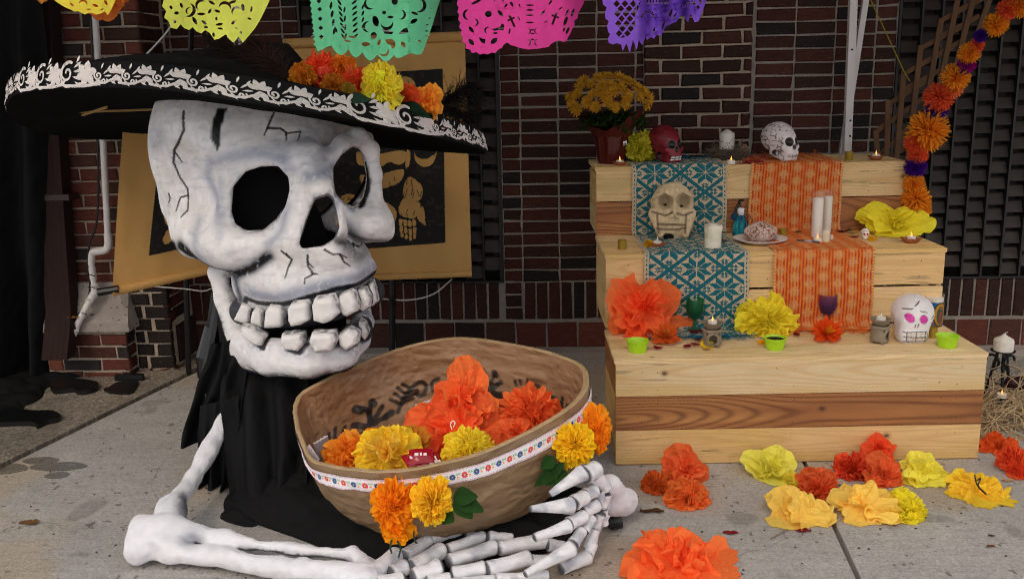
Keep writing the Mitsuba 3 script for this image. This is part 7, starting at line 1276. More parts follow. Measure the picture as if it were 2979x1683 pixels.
flower('big yellow tissue flower shaped like a bow at the right end of the middle step', 2600, 642, 82, L('#efe02c'), (-0.1, -0.8, 0.55), y=on(2600, 690, H2)[1] + 0.06, style=dict(BIG, nf=1.8, layers=6), seed=85, squash=(1.15, 0.9, 0.75), floor=H2)
P = dish('dark clay dish holding a tealight at the right end of the middle step', 2650, 706, H2, 0.040, 0.022, True); tealight('tealight in the dish at the right end of the middle step', 0, 0, 0, P + [0, 0, 0.014])
# ---- lowest step
flower('huge orange tissue flower at the left end of the lowest step', 1882, 906, 128, L('#ff6e34'), (0.1, -0.9, 0.35), y=on(1880, 985, H1)[1] + 0.05, style=dict(BIG, layers=6, nf=1.0, ruff=1.05), seed=91, floor=H1)
def goblet(label, px, py, z, s, glass, liquid, name='goblet', lf=0.6):
    P = on(px, py, z); k = thing(name, label, 'goblet'); pf = [(0.0001, 0), (0.036, 0), (0.036, 0.003), (0.010, 0.010), (0.006, 0.018), (0.008, 0.03), (0.006, 0.042), (0.010, 0.052), (0.026, 0.062), (0.038, 0.085), (0.0415, 0.11), (0.040, 0.135), (0.038, 0.150), (0.0365, 0.150), (0.0385, 0.134), (0.040, 0.11), (0.0365, 0.086), (0.025, 0.065), (0.0001, 0.057)]
    part('glass', k, lathe([(r * s, h * s) for r, h in pf], 40, P), glass, smooth=40)
    if liquid is not None: part('drink', k, lathe([(r * s, h * s) for r, h in ((0.0001, 0.059), (0.024, 0.0665), (0.0355, 0.087), (0.039, 0.062 + 0.07 * lf), (0.0001, 0.062 + 0.07 * lf))], 32, P), 'vc_gloss', smooth=40, color=L(liquid))
goblet('green glass goblet half hidden behind the huge orange tissue flower', 2020, 960, H1 + 0.006, 0.93, 'green_glass', '#0e4a2c', lf=0.5)
goblet('purple glass goblet with a dark drink in front of the orange runner', 2405, 948, H1 + 0.006, 0.93, 'purple_glass', '#2a1230', lf=0.55)
def silk(label, px, py, R_px, z, col, core, seed):
    P = on(px, py, z); R = R_px / (F / ((P - EYEP) @ FWD)); r = np.random.default_rng(seed); P = P + [0, 0, R * 0.55]; k = thing('silk_flower', label, 'flower'); fr = frame((0.05, -0.75, 0.65)); A, B = [], []
    for lay, (cnt, el, ll) in enumerate(((16, -18, 1.0), (14, 8, 0.95), (12, 34, 0.8), (10, 62, 0.6))):
        for q in range(cnt):
            a = 2 * np.pi * (q + 0.5 * lay) / cnt + r.normal(0, 0.1); e = math.radians(el + r.normal(0, 9)); d = fr @ np.array([math.cos(a) * math.cos(e), math.sin(a) * math.cos(e), math.sin(e)]); t = P + d * R * ll * r.uniform(0.85, 1.1); t[2] = max(t[2], z + 0.004); (B if lay == 3 else A).append(leaf_mesh(P - fr[:, 2] * R * 0.2, t, R * 0.17, fr[:, 2], -0.12, 6))
    part('petals', k, cat(*A), 'leafy', smooth=True, color=L(col)); part('centre', k, cat(*B), 'leafy', smooth=True, color=L(core))
silk('orange silk flower in front of the huge orange tissue flower', 1937, 1000, 46, H1, '#d8622a', '#e08a34', 3)
silk('orange red silk flower with a yellow middle in front of the purple goblet', 2405, 993, 52, H1, '#e0521e', '#e8a028', 5)
def ramekin(label, px, py, dark):
    P = on(px, py, H1); k = thing('ramekin', label, 'ramekin', None); part('cup', k, lathe([(0.0001, 0), (0.031, 0), (0.033, 0.003), (0.0425, 0.043), (0.0455, 0.044), (0.0460, 0.048), (0.042, 0.049), (0.040, 0.044), (0.030, 0.006), (0.0001, 0.005)], 144, P, lambda a, z: 1 + 0.022 * np.cos(a * 36) * ((z > 0.002) & (z < 0.0435) & (z != 0.005)) * 1.0), 'lime', smooth=40)
    if dark: part('filling', k, lathe([(0.0001, 0.043), (0.038, 0.040), (0.0385, 0.03), (0.0001, 0.03)], 30, P, lambda a, z: 1 + 0.02 * np.sin(a * 7)), 'vc_matte', smooth=40, color=L('#1c0f0a'), label='dark ground filling')
ramekin('empty lime green ramekin at the left end of the lowest step', 1854, 1022, False); ramekin('lime green ramekin with a dark filling in front of the yellow tissue flower', 2254, 1014, True); ramekin('lime green ramekin at the right end of the lowest step', 2754, 1008, False)
def burner(label, px, py, yaw, lit):
    P = on(px, py, H1); k = thing('oil_burner', label, 'oil burner'); R = 0.037
    def body(Q): d = s_cap(Q, (0, 0, 0.02), (0, 0, 0.062), 0.037) ; d = np.maximum(np.hypot(Q[..., 0], Q[..., 1]) - 0.037, np.maximum(0.010 - Q[..., 2], Q[..., 2] - 0.075)); d = np.maximum(d, -np.maximum(np.hypot(Q[..., 0], Q[..., 1]) - 0.032, 0.014 - Q[..., 2])); d = np.maximum(d, -np.maximum(np.hypot(Q[..., 0] + 0.0, (Q[..., 2] - 0.034) * 0.85) - 0.017, Q[..., 1])); d = np.maximum(d, -np.minimum(np.hypot(Q[..., 0] - 0.024, Q[..., 2] - 0.056), np.hypot(Q[..., 0] + 0.024, Q[..., 2] - 0.056)) + 0.0035); d = np.minimum(d, np.hypot(np.hypot(Q[..., 0], Q[..., 1]) - 0.037, Q[..., 2] - 0.068) - 0.004); return np.minimum(d, np.min([s_cap(Q, (0.03 * math.cos(a), 0.03 * math.sin(a), 0.002), (0.03 * math.cos(a), 0.03 * math.sin(a), 0.012), 0.007) for a in (0.8, 2.35, 3.9, 5.5)], axis=0))
    v, f = nets(body, (-0.05, -0.05, -0.006), (0.05, 0.05, 0.08), 0.0026); part('body', k, place((v, f), P, yaw), 'glaze', smooth=True); part('bowl', k, place(cat(lathe([(0.0001, 0.078), (0.026, 0.076), (0.038, 0.094), (0.044, 0.102), (0.041, 0.102), (0.03, 0.090), (0.0001, 0.086)], 40), box(-0.052, -0.040, -0.006, 0.006, 0.097, 0.102, 0.002), box(0.040, 0.052, -0.006, 0.006, 0.097, 0.102, 0.002)), P, yaw), 'glaze', smooth=40); tealight(f'tealight in the bowl of the {label}', 0, 0, 0, P + [0, 0, 0.092], lit=lit)
bs('glaze', two(pr(proc(lambda p, n, uv: mix(D3('#6f6252'), D3('#8f826e'), dfbm(p.x * 50, p.y * 50, p.z * 50, 2))), 0.3)))
burner('grey brown oil burner beside the green goblet', 2071, 1006, 0.0, True); burner('grey brown oil burner beside the white painted skull', 2558, 996, 0.9, False)
daisy('small yellow daisy at the foot of the left oil burner', 2058, 1008, H1, 0.032, '#f0c81c', 6, 11, '#e0a020'); daisy('tiny amber flower at the left of the ramekin with dark filling', 2216, 1000, H1, 0.02, '#e8a01c', 8, 7)
for i, (x, y, r, lb) in enumerate([(1914, 1014, 0.022, 'beside the empty ramekin'), (1998, 1010, 0.022, 'left of the pair by the left burner'), (2022, 1004, 0.020, 'right of the pair by the left burner'), (2030, 991, 0.018, 'left of the left burner'), (2020, 968, 0.022, 'at the foot of the green goblet'), (2036, 966, 0.016, 'between goblet and left burner'), (2146, 944, 0.022, 'left of the yellow tissue flower'), (2318, 976, 0.020, 'right of the yellow tissue flower'), (2560, 965, 0.02, 'behind the right burner')]): petal_blob(f'dark red cloth petal on the lowest step {lb}', 'red_petal', x, y, H1 + 0.005, r, '#7c1020', i + 31)
petal_blob('ochre crumb of petal in front of the left oil burner', 'fallen_leaf', 2055, 1018, H1, 0.018, '#b08a40', 44, 'leaf')
flower('yellow tissue flower leaning on the runners on the lowest step', 2232, 932, 82, L('#f6e530'), (0.1, -0.8, 0.5), y=on(2232, 985, H1)[1] + 0.05, style=dict(ROSE, nf=2.2), seed=93, floor=H1, squash=(1.05, 0.95, 0.85))
# painted skull and saint candle at the right
KP = on(2652, 984, H1)
def kk(P):
    d = s_ell(P, (0.005, 0.02, 0.105), (0.082, 0.09, 0.078)); d = smin(d, s_box(P, (-0.018, -0.03, 0.055), (0.060, 0.045, 0.055), r=0.03), 0.03); return smin(d, s_box(P, (-0.025, -0.045, 0.026), (0.052, 0.035, 0.027), r=0.02), 0.02)
v, f = nets(kk, (-0.11, -0.11, -0.02), (0.11, 0.13, 0.2), 0.0042); n2 = meshkit.fbm(v * 40, 2, 3); c = np.tile(L('#d6d0d0'), (len(v), 1)) * (0.93 + 0.14 * n2)[:, None]; fr_ = v[:, 1] < 0.02; p2 = v[:, [0, 2]]; gl = meshkit.fbm(v * 300, 1, 5)
def stroke(a, b, w, col):
    global c
    a, b = np.array(a), np.array(b); d = b - a; t = np.clip(((p2 - a) @ d) / (d @ d), 0, 1); c = mixc(c, col, fr_ * ss(w + 0.0015, w - 0.0005, np.linalg.norm(p2 - a - t[:, None] * d, axis=1)))
for x, z in ((-0.046, 0.105), (0.006, 0.100)): d = np.hypot(v[:, 0] - x, v[:, 2] - z); c = mixc(c, L('#3a1030'), fr_ * ss(0.019, 0.016, d)); c[fr_ & (d < 0.0165)] = (L('#c02a90') * (0.5 + 1.1 * gl[fr_ & (d < 0.0165)])[:, None])
for a, b in (((-0.06, 0.135), (-0.03, 0.140)), ((-0.005, 0.132), (0.022, 0.126)), ((-0.03, 0.068), (-0.026, 0.080)), ((-0.018, 0.068), (-0.016, 0.082)), ((-0.072, 0.050), (0.02, 0.050)), ((-0.072, 0.012), (0.02, 0.010)), ((-0.072, 0.031), (0.018, 0.029)), ((0.024, 0.044), (0.026, 0.016)), ((-0.02, 0.15), (0.0, 0.165)), ((0.045, 0.10), (0.06, 0.105)), ((0.04, 0.03), (0.045, 0.045))): stroke(a, b, 0.0016, L('#2a2226'))
for i in range(5): stroke((-0.062 + 0.019 * i, 0.05), (-0.062 + 0.019 * i, 0.012), 0.0013, L('#2a2226')); stroke((-0.054 + 0.019 * i, 0.041), (-0.053 + 0.019 * i, 0.041), 0.0032, L('#b88a20')); stroke((-0.054 + 0.019 * i, 0.021), (-0.053 + 0.019 * i, 0.021), 0.0032, L('#b88a20'))
for x, z, col in ((0.048, 0.078, '#1c6a50'), (0.062, 0.076, '#8a6414'), (0.076, 0.074, '#1c6a50')): stroke((x, z), (x + 0.001, z), 0.004, L(col))
solid('skull_figure', 'white hand painted skull figure with pink glitter eyes on the lowest step', 'skull figure', place((v, f), KP, 0.12, 1.0), 'vc_satin', smooth=True, color=c)
C = on(2714, 946, H1); k = thing('glass_candle', 'tall glass candle with a picture of a robed figure behind the painted skull', 'candle'); R = 0.037; part('glass', k, lathe([(R, 0), (R, 0.135), (R + 0.001, 0.138), (R - 0.002, 0.136)], 36, C), 'clear_glass', smooth=40); part('wax', k, lathe([(0.0001, 0.004), (R * 0.92, 0.004), (R * 0.92, 0.125), (0.0001, 0.122)], 30, C), 'wax', smooth=40)
m, uv = grid(lambda a, b: C + np.stack([(R + 0.0012) * np.cos(-2.6 + a * 2.7), (R + 0.0012) * np.sin(-2.6 + a * 2.7), 0.004 + b * 0.105], -1), 60, 60); x, z = (uv[:, 0] - 0.52) * 0.1, (uv[:, 1] - 0.5) * 0.105; c = np.tile(L('#1c5f96'), (len(x), 1)); c = mixc(c, L('#b0506a'), ss(0.5, 0.62, meshkit.fbm(np.c_[x, z, z * 0] * 60, 2, 2)) * (np.abs(x) > 0.026)); e = np.hypot(x / 0.028, z / 0.05); c = mixc(c, L('#3a2010'), ss(1.12, 1.05, e)); c = mixc(c, L('#b07a1c'), ss(0.98, 0.94, e)); e = np.hypot(x / 0.017, (z + 0.004) / 0.042); c = mixc(c, L('#145038'), ss(1.0, 0.92, e)); c = mixc(c, L('#8a3a34'), ss(0.008, 0.006, np.abs(x)) * (np.abs(z + 0.012) < 0.026)); c = mixc(c, L('#8a5a40'), ss(0.007, 0.006, np.hypot(x, z - 0.026))); part('picture', k, m, 'vc_gloss', smooth=True, color=c, label='coloured picture of a robed figure')
votive('gold votive cup between the painted skull and the lime ramekin', 2711, 980, H1, 0.02, 0.045)
# ================================================================ paper flowers and litter on the concrete
GF = lambda x, y: (1780 + x / 2.1485, 1220 + y / 2.1485)
def ff(label, cx, cy, r, col, style, seed, nrm=(0, -0.6, 0.8), h=0.4, **k):
    P = on(*GF(cx, cy)); rm = r / 2.1485 / (F / ((P - EYEP) @ FWD)); flower(label, *GF(cx, cy), r / 2.1485, col, nrm, z=rm * h, style=style, seed=seed, floor=0.0, **k)
ff('dark orange tissue flower at the left of the three in front of the altar', 262, 402, 108, L('#d95a20'), ROSE, 101, (-0.4, -0.6, 0.7))
ff('orange tissue flower at the back of the three in front of the altar', 468, 296, 140, L('#ee6430'), BIG, 102, (0.2, -0.7, 0.6), 0.7)
ff('bright orange ruffled flower at the front of the three before the altar', 490, 475, 145, L('#fa7c34'), dict(POM, nf=2.6, ruff=1.3, layers=9), 103, (0.2, -0.6, 0.8))
ff('pale lemon tissue flower against the front of the altar', 988, 280, 175, L('#f0ea58'), BIG, 104, (0, -0.6, 0.8), 0.5)
ff('small lemon flower in front of the pale lemon one', 1125, 372, 82, L('#efe34a'), BIG, 105, (0.4, -0.5, 0.8))
ff('folded yellow paper flower lying open left of the crack', 1150, 560, 205, L('#ffd75a'), dict(BIG, layers=4, nf=1.25, e0=8, e1=55, lobes=3, notch=0.5, npl=5, pleat=0.2, crease=1.5, jg=0.015, shrink=0.2, tilt=0.5), 106, (-0.1, -0.7, 0.75), 0.4, squash=(1.1, 1, 0.8))
ff('orange flower between the two folded yellow ones at the crack', 1308, 420, 145, L('#f06a34'), ROSE, 107, (0.1, -0.75, 0.65), 0.6)
ff('red orange flower propped highest against the altar front', 1675, 178, 112, L('#f04e26'), BIG, 108, (0.0, -0.8, 0.6), 1.1)
ff('red orange ruffled flower just left below the highest one', 1508, 305, 118, L('#ee4a28'), ROSE, 109, (-0.2, -0.75, 0.6), 0.5)
ff('orange crumpled flower right below the highest one', 1705, 335, 130, L('#e85c2c'), dict(BIG, crease=1.2), 110, (0.1, -0.8, 0.6), 0.6)
ff('lemon flower at the right of the orange group before the altar', 1955, 325, 165, L('#f6ec50'), BIG, 111, (0.1, -0.65, 0.75), 0.4)
ff('folded yellow paper flower right of the crack', 1580, 545, 200, L('#ffd658'), dict(BIG, layers=4, nf=1.25, e0=8, e1=55, lobes=3, notch=0.5, npl=5, pleat=0.2, crease=1.5, jg=0.015, shrink=0.2, tilt=0.5), 118, (-0.15, -0.7, 0.75), 0.4, squash=(1.1, 1, 0.8))
ff('bright yellow ruffled flower at the right of the folded yellow one', 1860, 568, 136, L('#fff030'), dict(POM, nf=2.6, layers=9), 113, (0.3, -0.75, 0.55), 0.4)
ff('golden yellow flower tied with dark string at the right, by itself', 2300, 445, 185, L('#ffd02c'), dict(ROSE, nf=2.4, e1=50), 114, (-0.1, -0.5, 0.9), 0.25, squash=(1, 1, 0.6))
solid('string_loop', 'loop of dark string on the golden yellow flower on the concrete', 'string', tube(smoothpath([on(*GF(x, y), 0.09) for x, y in ((2268, 345), (2280, 400), (2310, 440), (2340, 465), (2315, 440), (2290, 410), (2305, 365), (2280, 380))], 6), 0.0025, 5), 'vc_matte', smooth=40, color=L('#23302c'))
ff('rust orange flower at the right edge beside the lowest crate', 2435, 155, 128, L('#e0501e'), dict(ROSE, layers=6), 115, (0, -0.5, 0.9), 0.3, squash=(1, 1, 0.6))
ff('orange pleated flower at the right edge of the picture', 2530, 305, 120, L('#ec5228'), dict(FAN, nf=3), 116, (-0.3, -0.7, 0.7), 0.4)
ff('big loose orange tissue flower nearest the camera, bottom right of the bony hand', 440, 860, 365, L('#ff6c30'), dict(BIG, layers=6, nf=1.15, e1=65, crease=1.5, notch=0.5, lobes=4, jg=0.06, tilt=0.5), 117, (0.15, -0.35, 0.95), 0.25, squash=(1.0, 0.9, 0.8))
def scrap(name, label, px, py, r, col, seed, cat_='leaf', asp=0.5, yaw=0.0):
    P = on(px, py, 0); m, _ = grid(lambda a, b: np.stack([(a - 0.5) * 2 * r, (b - 0.5) * 2 * r * asp * (0.4 + 0.6 * np.sin(np.pi * np.clip(a, 0.05, 0.95))) + 0.1 * r * np.sin(a * 9 + seed), 0.004 + 0.5 * r * np.abs(fb(np.stack([a * 4, b * 3, a * 0 + seed], -1), 2, seed)) + 0.1 * r * (b - 0.5) ** 2], -1), 14, 8); solid(name, label, cat_, place(m, P, yaw), 'vc_matte', smooth=True, color=L(col))
scrap('dry_leaf', 'brown curled leaf on the concrete in front of the three orange flowers', *GF(250, 578), 0.042, '#4a2e18', 3, asp=0.35); scrap('dry_leaf', 'brown torn leaf lying alone at the lower left', 85, 1522, 0.034, '#6a4a28', 5, asp=0.55); scrap('dry_leaf', 'pale dry leaf at the right beside the golden yellow flower', *GF(2475, 385), 0.022, '#b08a58', 7); scrap('dry_leaf', 'tiny brown leaf at the far right of the concrete, upper one', *GF(2372, 730), 0.012, '#4a3626', 9); scrap('dry_leaf', 'tiny rust leaf at the far right of the concrete, lower one', *GF(2370, 795), 0.014, '#6a4028', 11)
scrap('red_petal', 'dark red petal on the concrete, left of the two', *GF(742, 712), 0.026, '#7a1018', 13, 'petal', 0.5); scrap('red_petal', 'dark red petal on the concrete, right of the two', *GF(1197, 700), 0.026, '#6c0e16', 15, 'petal', 0.45)
solid('twig', 'thin grey twig on the concrete between the two red petals', 'twig', tube([on(*GF(995, 742), 0.004), on(*GF(1050, 712), 0.006), on(*GF(1100, 685), 0.004)], 0.0025, 5), 'vc_matte', smooth=40, color=L('#7a6c5a'))
r_ = np.random.default_rng(12); ms = []
for i in range(90):
    a = r_.random(); P = np.array([-2.30 + 0.16 * r_.random(), -0.33 + 0.32 * r_.random(), 0.012]); ms.append(leaf_mesh(P, P + [r_.normal(0, 0.035), r_.normal(0, 0.035), abs(r_.normal(0, 0.02))], 0.010, r_.normal(size=3), 0.1, 5))
put('leaf_litter', cat(*ms), 'vc_matte', smooth=40, color=L('#54361f')); labels['leaf_litter'] = {'label': 'heap of dry brown leaves in the corner by the pier plinth', 'category': 'leaves', 'kind': 'stuff'}
g = []
for i in range(160):
    P = on(r_.uniform(20, 2960), r_.uniform(1120, 1680), 0.002); g.append(box(P[0] - 0.003 * r_.random() - 0.001, P[0] + 0.004 * r_.random() + 0.001, P[1] - 0.002, P[1] + 0.002, 0.001, 0.004))
put('grit', cat(*g), 'vc_matte', color=L('#3c332b')); labels['grit'] = {'label': 'scattered dark grit and crumbs on the concrete', 'category': 'grit', 'kind': 'stuff'}
solid('yellow_petal', 'tiny yellow petal crumb near the elbow on the concrete', 'petal', mv(box(-0.006, 0.006, -0.004, 0.004, 0, 0.003), on(640, 1642)), 'vc_matte', color=L('#c89a20'))
# ---- left side: curtain, pipes, black feet
BC_ = thing('black_curtain', 'heavy black curtain hanging down to the ground at the left edge', 'curtain')
part('cloth', BC_, drape(at(-420, -300, -0.75), at(88, -300, -0.62), on(-420, 1160)[0:3] + [0, 0, 0.0], on(205, 1085) + [0, 0, 0.002], 21, 0.05, 6, 90, 60), 'black_cloth', smooth=True)
part('train', BC_, heap(g2([(-300, 1100), (60, 1060), (240, 1085), (255, 1098), (160, 1130), (120, 1180), (40, 1220), (-300, 1260)]), 0.04, 31), 'black_cloth', smooth=True)
DSP = thing('downspout', 'dark brown ribbed metal downspout in front of the left pier', 'pipe')
def ribbed(w, d):
    xs = np.linspace(-w / 2, w / 2, 25); zf = -d / 2 + 0.0025 * (0.5 + 0.5 * np.sign(np.sin(np.linspace(0, 5 * 2 * np.pi, 25)))); return np.vstack([np.c_[xs, zf], [[w / 2, d / 2], [-w / 2, d / 2]]])
prof = ribbed(0.135, 0.09)
path = [at(118, -60, -0.42), at(146, 400, -0.42), at(178, 850, -0.42), at(182, 900, -0.44), at(178, 960, -0.52), at(170, 1040, -0.56)]
V = np.vstack([np.c_[p[0] + prof[:, 0], p[1] + prof[:, 1], np.full(len(prof), p[2])] for p in path]); n = len(prof); i, j = np.meshgrid(np.arange(len(path) - 1), np.arange(n), indexing='ij'); part('pipe', DSP, cat((V, np.stack([i * n + j, i * n + (j + 1) % n, (i + 1) * n + (j + 1) % n, (i + 1) * n + j], -1).reshape(-1, 4)[:, ::-1])), 'vc_matte', smooth=25, color=L('#2a1917'))
part('strap', DSP, box(at(160, 575, -0.475)[0] - 0.072, at(160, 575, -0.475)[0] + 0.072, -0.475, -0.37, at(160, 575, -0.475)[2] - 0.015, at(160, 575, -0.475)[2] + 0.015), 'vc_satin', color=L('#2a1918'))
PV = thing('plastic_pipe', 'white plastic drain pipe with elbows running down the left pier', 'pipe')
pp = lambda L_, r, y=-0.42: tube(smoothpath([at(a, b, y) for a, b in L_], 8), r, 14)
part('upper_pipe', PV, pp([(272, -40), (286, 200), (300, 420), (314, 690)], 0.0165), 'white_paint', smooth=40); part('elbow', PV, pp([(314, 680), (315, 712), (308, 726), (296, 729)], 0.0205), 'white_paint', smooth=40); part('elbow', PV, pp([(300, 729), (276, 732), (266, 740), (264, 770)], 0.0205), 'white_paint', smooth=40); part('lower_pipe', PV, pp([(264, 760), (270, 810), (274, 842)], 0.0165), 'white_paint', smooth=40); part('coupling', PV, pp([(266, 775), (270, 812)], 0.0205), 'white_paint', smooth=40)
part('elbow', PV, pp([(274, 828), (276, 846), (268, 862), (258, 880)], 0.0195, -0.45), 'white_paint', smooth=40); part('sloping_pipe', PV, pp([(262, 872), (235, 925), (214, 968)], 0.0165, -0.48), 'white_paint', smooth=40); part('elbow', PV, pp([(220, 956), (210, 978), (206, 1000)], 0.0195, -0.50), 'white_paint', smooth=40); part('tail_pipe', PV, pp([(206, 992), (204, 1020), (209, 1030)], 0.012, -0.50), 'white_paint', smooth=40); part('clamp', PV, pp([(298, 385), (299, 392)], 0.02), 'vc_satin', color=L('#8a8078'))
CB = thing('black_cable', 'thin black cable strapped along the white plastic pipe', 'cable'); part('cable', CB, pp([(263, 60), (278, 320), (286, 480), (282, 640), (262, 705), (255, 760), (262, 840), (245, 890), (215, 940), (198, 985), (194, 1040)], 0.0055, -0.435), 'black_paint', smooth=40)
for a, b in ((262, 800), (268, 836), (240, 912), (204, 1008)): part('tie', CB, tube(smoothpath([at(a - 12, b - 2, -0.475), at(a + 2, b - 1, -0.50), at(a + 14, b + 3, -0.475)], 5), 0.0025, 5), 'black_paint')
scrap('dry_leaf', 'rust leaf caught beside the downspout at the left', 214, 990, 0.03, '#8a5a28', 17); kz = [k for k in scene if k.startswith('dry_leaf')][-1]; scene[kz]['to_world'] = T().translate((at(214, 925, -0.5) - on(214, 990, 0)).tolist())
def foot(label, pts, h=0.035):
    p = smoothpath(np.array([[*on(x, y)[:2], 0] for x, y in pts]), 6, closed=True)[:, :2]; m = extrude(sg.Polygon(p).buffer(0), h); solid('iron_weight', label, 'weight', m, 'black_paint', smooth=30)
k = thing('iron_weight', 'flat black metal foot with a raised plate lying on the concrete by the plinth', 'weight'); p = smoothpath(np.array([[*on(x, y)[:2], 0] for x, y in ((345, 1120), (400, 1118), (402, 1128), (385, 1152), (350, 1154), (315, 1150), (303, 1140), (320, 1134))]), 6, closed=True)[:, :2]; part('base', k, extrude(sg.Polygon(p).buffer(0), 0.02), 'black_paint'); q0, q1 = on(338, 1112, 0), on(424, 1108, 0); part('plate', k, box(q0[0], q1[0], q0[1] - 0.012, q0[1] + 0.012, 0.0, 0.045, 0.003), 'black_paint')
foot('flat black foot sticking out from under the black curtain, farther one', [(150, 1130), (200, 1120), (245, 1120), (285, 1128), (286, 1142), (262, 1152), (230, 1155), (215, 1148), (160, 1152)]); foot('flat black foot sticking out from under the black curtain, nearer one', [(-60, 1215), (40, 1208), (100, 1212), (150, 1212), (175, 1222), (174, 1234), (140, 1242), (110, 1254), (88, 1246), (-60, 1246)])
# ---- right side: tent leg, trellis, garland, candle stand, raffia
TL = thing('tent_leg', 'white metal tent leg with peg holes behind the altar', 'pole')
def bar(a, b, w, d): a, b = np.asarray(a), np.asarray(b); return xf(box(-w / 2, w / 2, -d / 2, d / 2, 0, np.linalg.norm(b - a), 0.003), frame((b - a), (0, 1, 0.001)) , a)
a, b = at(2473, 480, -0.19), at(2484, -60, -0.19); a[2] = 0.0
part('leg', TL, bar(a, b, 0.036, 0.036), 'white_paint'); part('brace', TL, bar(at(2444, 480, -0.145), at(2527, -60, -0.145), 0.028, 0.028), 'white_paint')
for i, (x, y) in enumerate([(2474, 351), (2473, 396), (2479, 165 - 20)]): part('peg_hole', TL, tube([at(x, y, -0.2115), at(x, y, -0.208)], 0.0055, 12), 'black_paint')
solid('yellow_string', 'thin yellow string running down to the trellis at the top right', 'string', tube([at(2533, 0, -0.3), at(2628, 205, -0.35), at(2646, 236, -0.33)], 0.003, 5), 'vc_matte', smooth=40, color=L('#8a7a24'))
TR = thing('wooden_trellis', 'brown wooden lattice trellis leaning at the right behind the garland', 'trellis'); R5 = lambda x, y: (2300 + x / 1.819, y / 1.819)
bs('trellis_wood', two(pr(proc(lambda p, n, uv: mix(D3('#4a3220'), D3('#6e4c30'), dfbm(p.x * 30, p.y * 30, p.z * 8, 3))), 0.8)))
for (x0, y0, x1, y1) in [(450, 690, 462, 850), (516, 530, 508, 850), (600, 372, 560, 850), (690, 240, 618, 850), (798, 98, 690, 720), (890, -30, 760, 600), (975, -30, 850, 440), (1062, -30, 940, 320)]: part('slat', TR, bar(at(*R5(x1, y1), -0.335), at(*R5(x0, y0), -0.335), 0.024, 0.009), 'trellis_wood')
for (x0, y0, x1, y1) in [(452, 700, 520, 640), (445, 845, 640, 660), (520, 548, 720, 430), (505, 660, 700, 520), (560, 760, 660, 690), (598, 392, 860, 250), (590, 480, 830, 350), (690, 255, 930, 130), (680, 345, 900, 220), (795, 110, 1040, -20), (790, 195, 1000, 85), (880, 60, 1010, -10), (520, 840, 640, 760)]: part('slat', TR, bar(at(*R5(x0, y0), -0.323), at(*R5(x1, y1), -0.323), 0.022, 0.009), 'trellis_wood')
GA = thing('flower_garland', 'garland of fringed orange, purple and coral paper pompoms hanging at the right', 'garland')
def pompom(c, R, seed, n=620):
    r = np.random.default_rng(seed); Vs, Fs = [], []
    for i in range(n):
        d = r.normal(size=3); d[1] -= 0.25; d /= np.linalg.norm(d); s = np.cross(d, r.normal(size=3)); s /= np.linalg.norm(s); u = np.cross(s, d); l = R * r.uniform(0.80, 1.06); w = R * 0.042; o = len(Vs)
        for t, ww, b in ((0.15, 0.7, 0), (0.65, 1.0, 0.02), (1.0, 0.7, 0.10)): Vs += [c + d * l * t - s * w * ww + u * b * R, c + d * l * t + s * w * ww + u * b * R]
        Fs += [[o, o + 1, o + 3, o + 2], [o + 2, o + 3, o + 5, o + 4]]
    return cat((np.array(Vs), np.array(Fs)))
GO, CO, PU, MA, PE = '#e89a2c', '#e0623c', '#40187c', '#a0187c', '#e88c50'
for i, (x, y, r, cl) in enumerate([(1215, 25, 62, GO), (1150, 48, 52, CO), (1085, 130, 58, GO), (1005, 190, 34, PU), (985, 240, 36, CO), (945, 282, 52, GO), (930, 340, 44, MA), (905, 368, 36, PU), (872, 408, 66, GO), (858, 468, 50, PE), (785, 515, 72, CO), (766, 595, 56, PU), (725, 692, 98, GO), (655, 762, 50, CO), (672, 820, 50, CO), (660, 885, 52, PU), (652, 970, 52, GO), (662, 1050, 68, GO), (690, 1105, 48, GO), (672, 1215, 24, '#c03a2c')]):
    P = at(*R5(x, y), -0.62 - 0.25 * max(0, (600 - y) / 600)); R = r / 1.819 / (F / ((P - EYEP) @ FWD)) * 1.16; m = pompom(P, R, 300 + i); part('pompom', GA, m, 'tissue', color=L(cl) * 1.05 if cl != PU else L(cl) * 1.3)
part('string', GA, tube(smoothpath([at(*R5(x, y), -0.62 - 0.25 * max(0, (600 - y) / 600)) for x, y in ((1260, -30), (1085, 130), (945, 282), (860, 440), (766, 595), (725, 692), (660, 800), (655, 970), (690, 1105), (672, 1215))], 8), 0.002, 5), 'vc_matte', color=L('#5a4a3a'))
C = on(2918, 1190, 0); C = at(2918, 1090, -0.95); C[2] = 0.0
SB = thing('candle_stand', 'black scrolled iron candle stand at the right edge', 'candle stand'); CP = at(2918, 1018, -0.95)
part('plate', SB, lathe([(0.0001, -0.006), (0.05, -0.004), (0.052, 0.0), (0.0001, 0.0)], 28, CP), 'black_paint', smooth=40)
for a in (0.3, 2.4, 4.5):
    th = np.linspace(0, 4.2, 24); rr = 0.014 + 0.030 * th / 4.2; base = [(CP[0] + (0.02 + 0.05 * t) * math.cos(a), CP[1] + (0.02 + 0.05 * t) * math.sin(a), CP[2] - 0.01 - t * (CP[2] - 0.02)) for t in np.linspace(0, 1, 10)]; base += [(CP[0] + (0.07 + 0.05 * t) * math.cos(a), CP[1] + (0.07 + 0.05 * t) * math.sin(a), 0.02 - 0.012 * t) for t in (0.5, 1)]; part('leg', SB, tube(smoothpath(base, 4), 0.007, 8), 'black_paint', smooth=40)
    sp = [(CP[0] + (0.05 + r * math.cos(t)) * math.cos(a), CP[1] + (0.05 + r * math.cos(t)) * math.sin(a), CP[2] - 0.055 + r * math.sin(t)) for t, r in zip(th, rr)]; part('scroll', SB, tube(sp, 0.006, 8), 'black_paint', smooth=40)
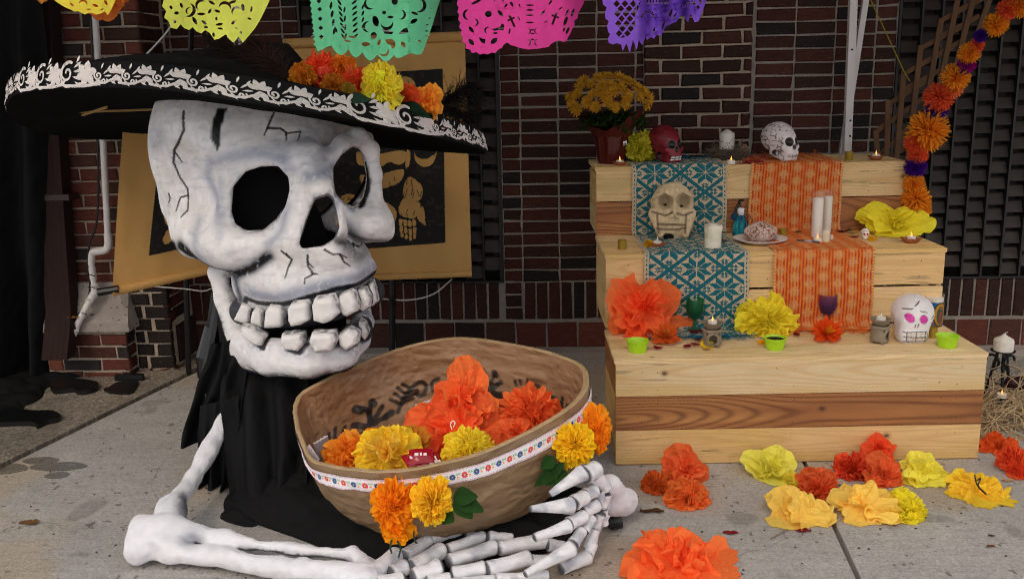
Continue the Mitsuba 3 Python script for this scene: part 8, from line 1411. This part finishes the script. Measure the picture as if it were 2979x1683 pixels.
k = thing('pillar_candle', 'white pillar candle with a pointed top on the black iron stand at the right edge', 'candle'); part('wax', k, lathe([(0.0001, 0.0), (0.040, 0.0), (0.042, 0.004), (0.042, 0.045), (0.039, 0.052), (0.014, 0.066), (0.004, 0.076), (0.0001, 0.077)], 32, CP), 'wax', smooth=40); part('wick', k, tube([CP + [0, 0, 0.076], CP + [0.006, 0, 0.082], CP + [0.013, 0, 0.082]], 0.002, 5), 'vc_matte', color=L('#c8b8b4'))
put('raffia', cat(tangle(at(2905, 1140, -1.05) * [1, 1, 0], 0.17, 260, 0.0022, 41, 0.95, 0.75, 0, 0.5, 0.022, 12), tangle(at(2870, 1150, -1.15) * [1, 1, 0], 0.06, 60, 0.002, 42, 0.8, 0.6, 0, 0.5, 0.02, 10)), 'vc_matte', color=L('#b39c7c')); labels['raffia'] = {'label': 'nest of pale dry raffia straw on the concrete at the right edge', 'category': 'straw', 'kind': 'stuff'}
put('dry_grass', tangle(at(2880, 1055, -0.7) * [1, 1, 0], 0.2, 120, 0.0015, 43, 1.0, 0.35, 0, 0.6, 0.018, 9), 'vc_matte', color=L('#5a4426')); labels['dry_grass'] = {'label': 'dull brown dry grass behind the raffia by the wall', 'category': 'grass', 'kind': 'stuff'}
tealight('tealight nestled in the raffia straw at the right edge', 0, 0, 0, at(2914, 1154, -1.12), 0.02)
P = at(2972, 1180, -1.05); k = thing('gold_votive', 'gold votive cup beside the raffia straw at the right edge', 'candle holder'); part('cup', k, lathe([(0.0001, 0), (0.022, 0), (0.0225, 0.05), (0.02, 0.05), (0.018, 0.03), (0.0001, 0.03)], 28, [P[0], P[1], 0.003]), 'gold', smooth=40)
hv = trimesh.creation.icosphere(subdivisions=3); v = np.array(hv.vertices) * [0.075, 0.035, 0.032]; solid('maize_cob', 'dark red maize cob lying on the raffia at the right edge', 'maize cob', place((v + 0.004 * (np.sin(v[:, :1] * 500) * np.sin(np.arctan2(v[:, 2:], v[:, 1:2]) * 10)), hv.faces), at(2975, 1115, -0.98), -0.3), 'vc_satin', smooth=True, color=L('#2c0a12'))
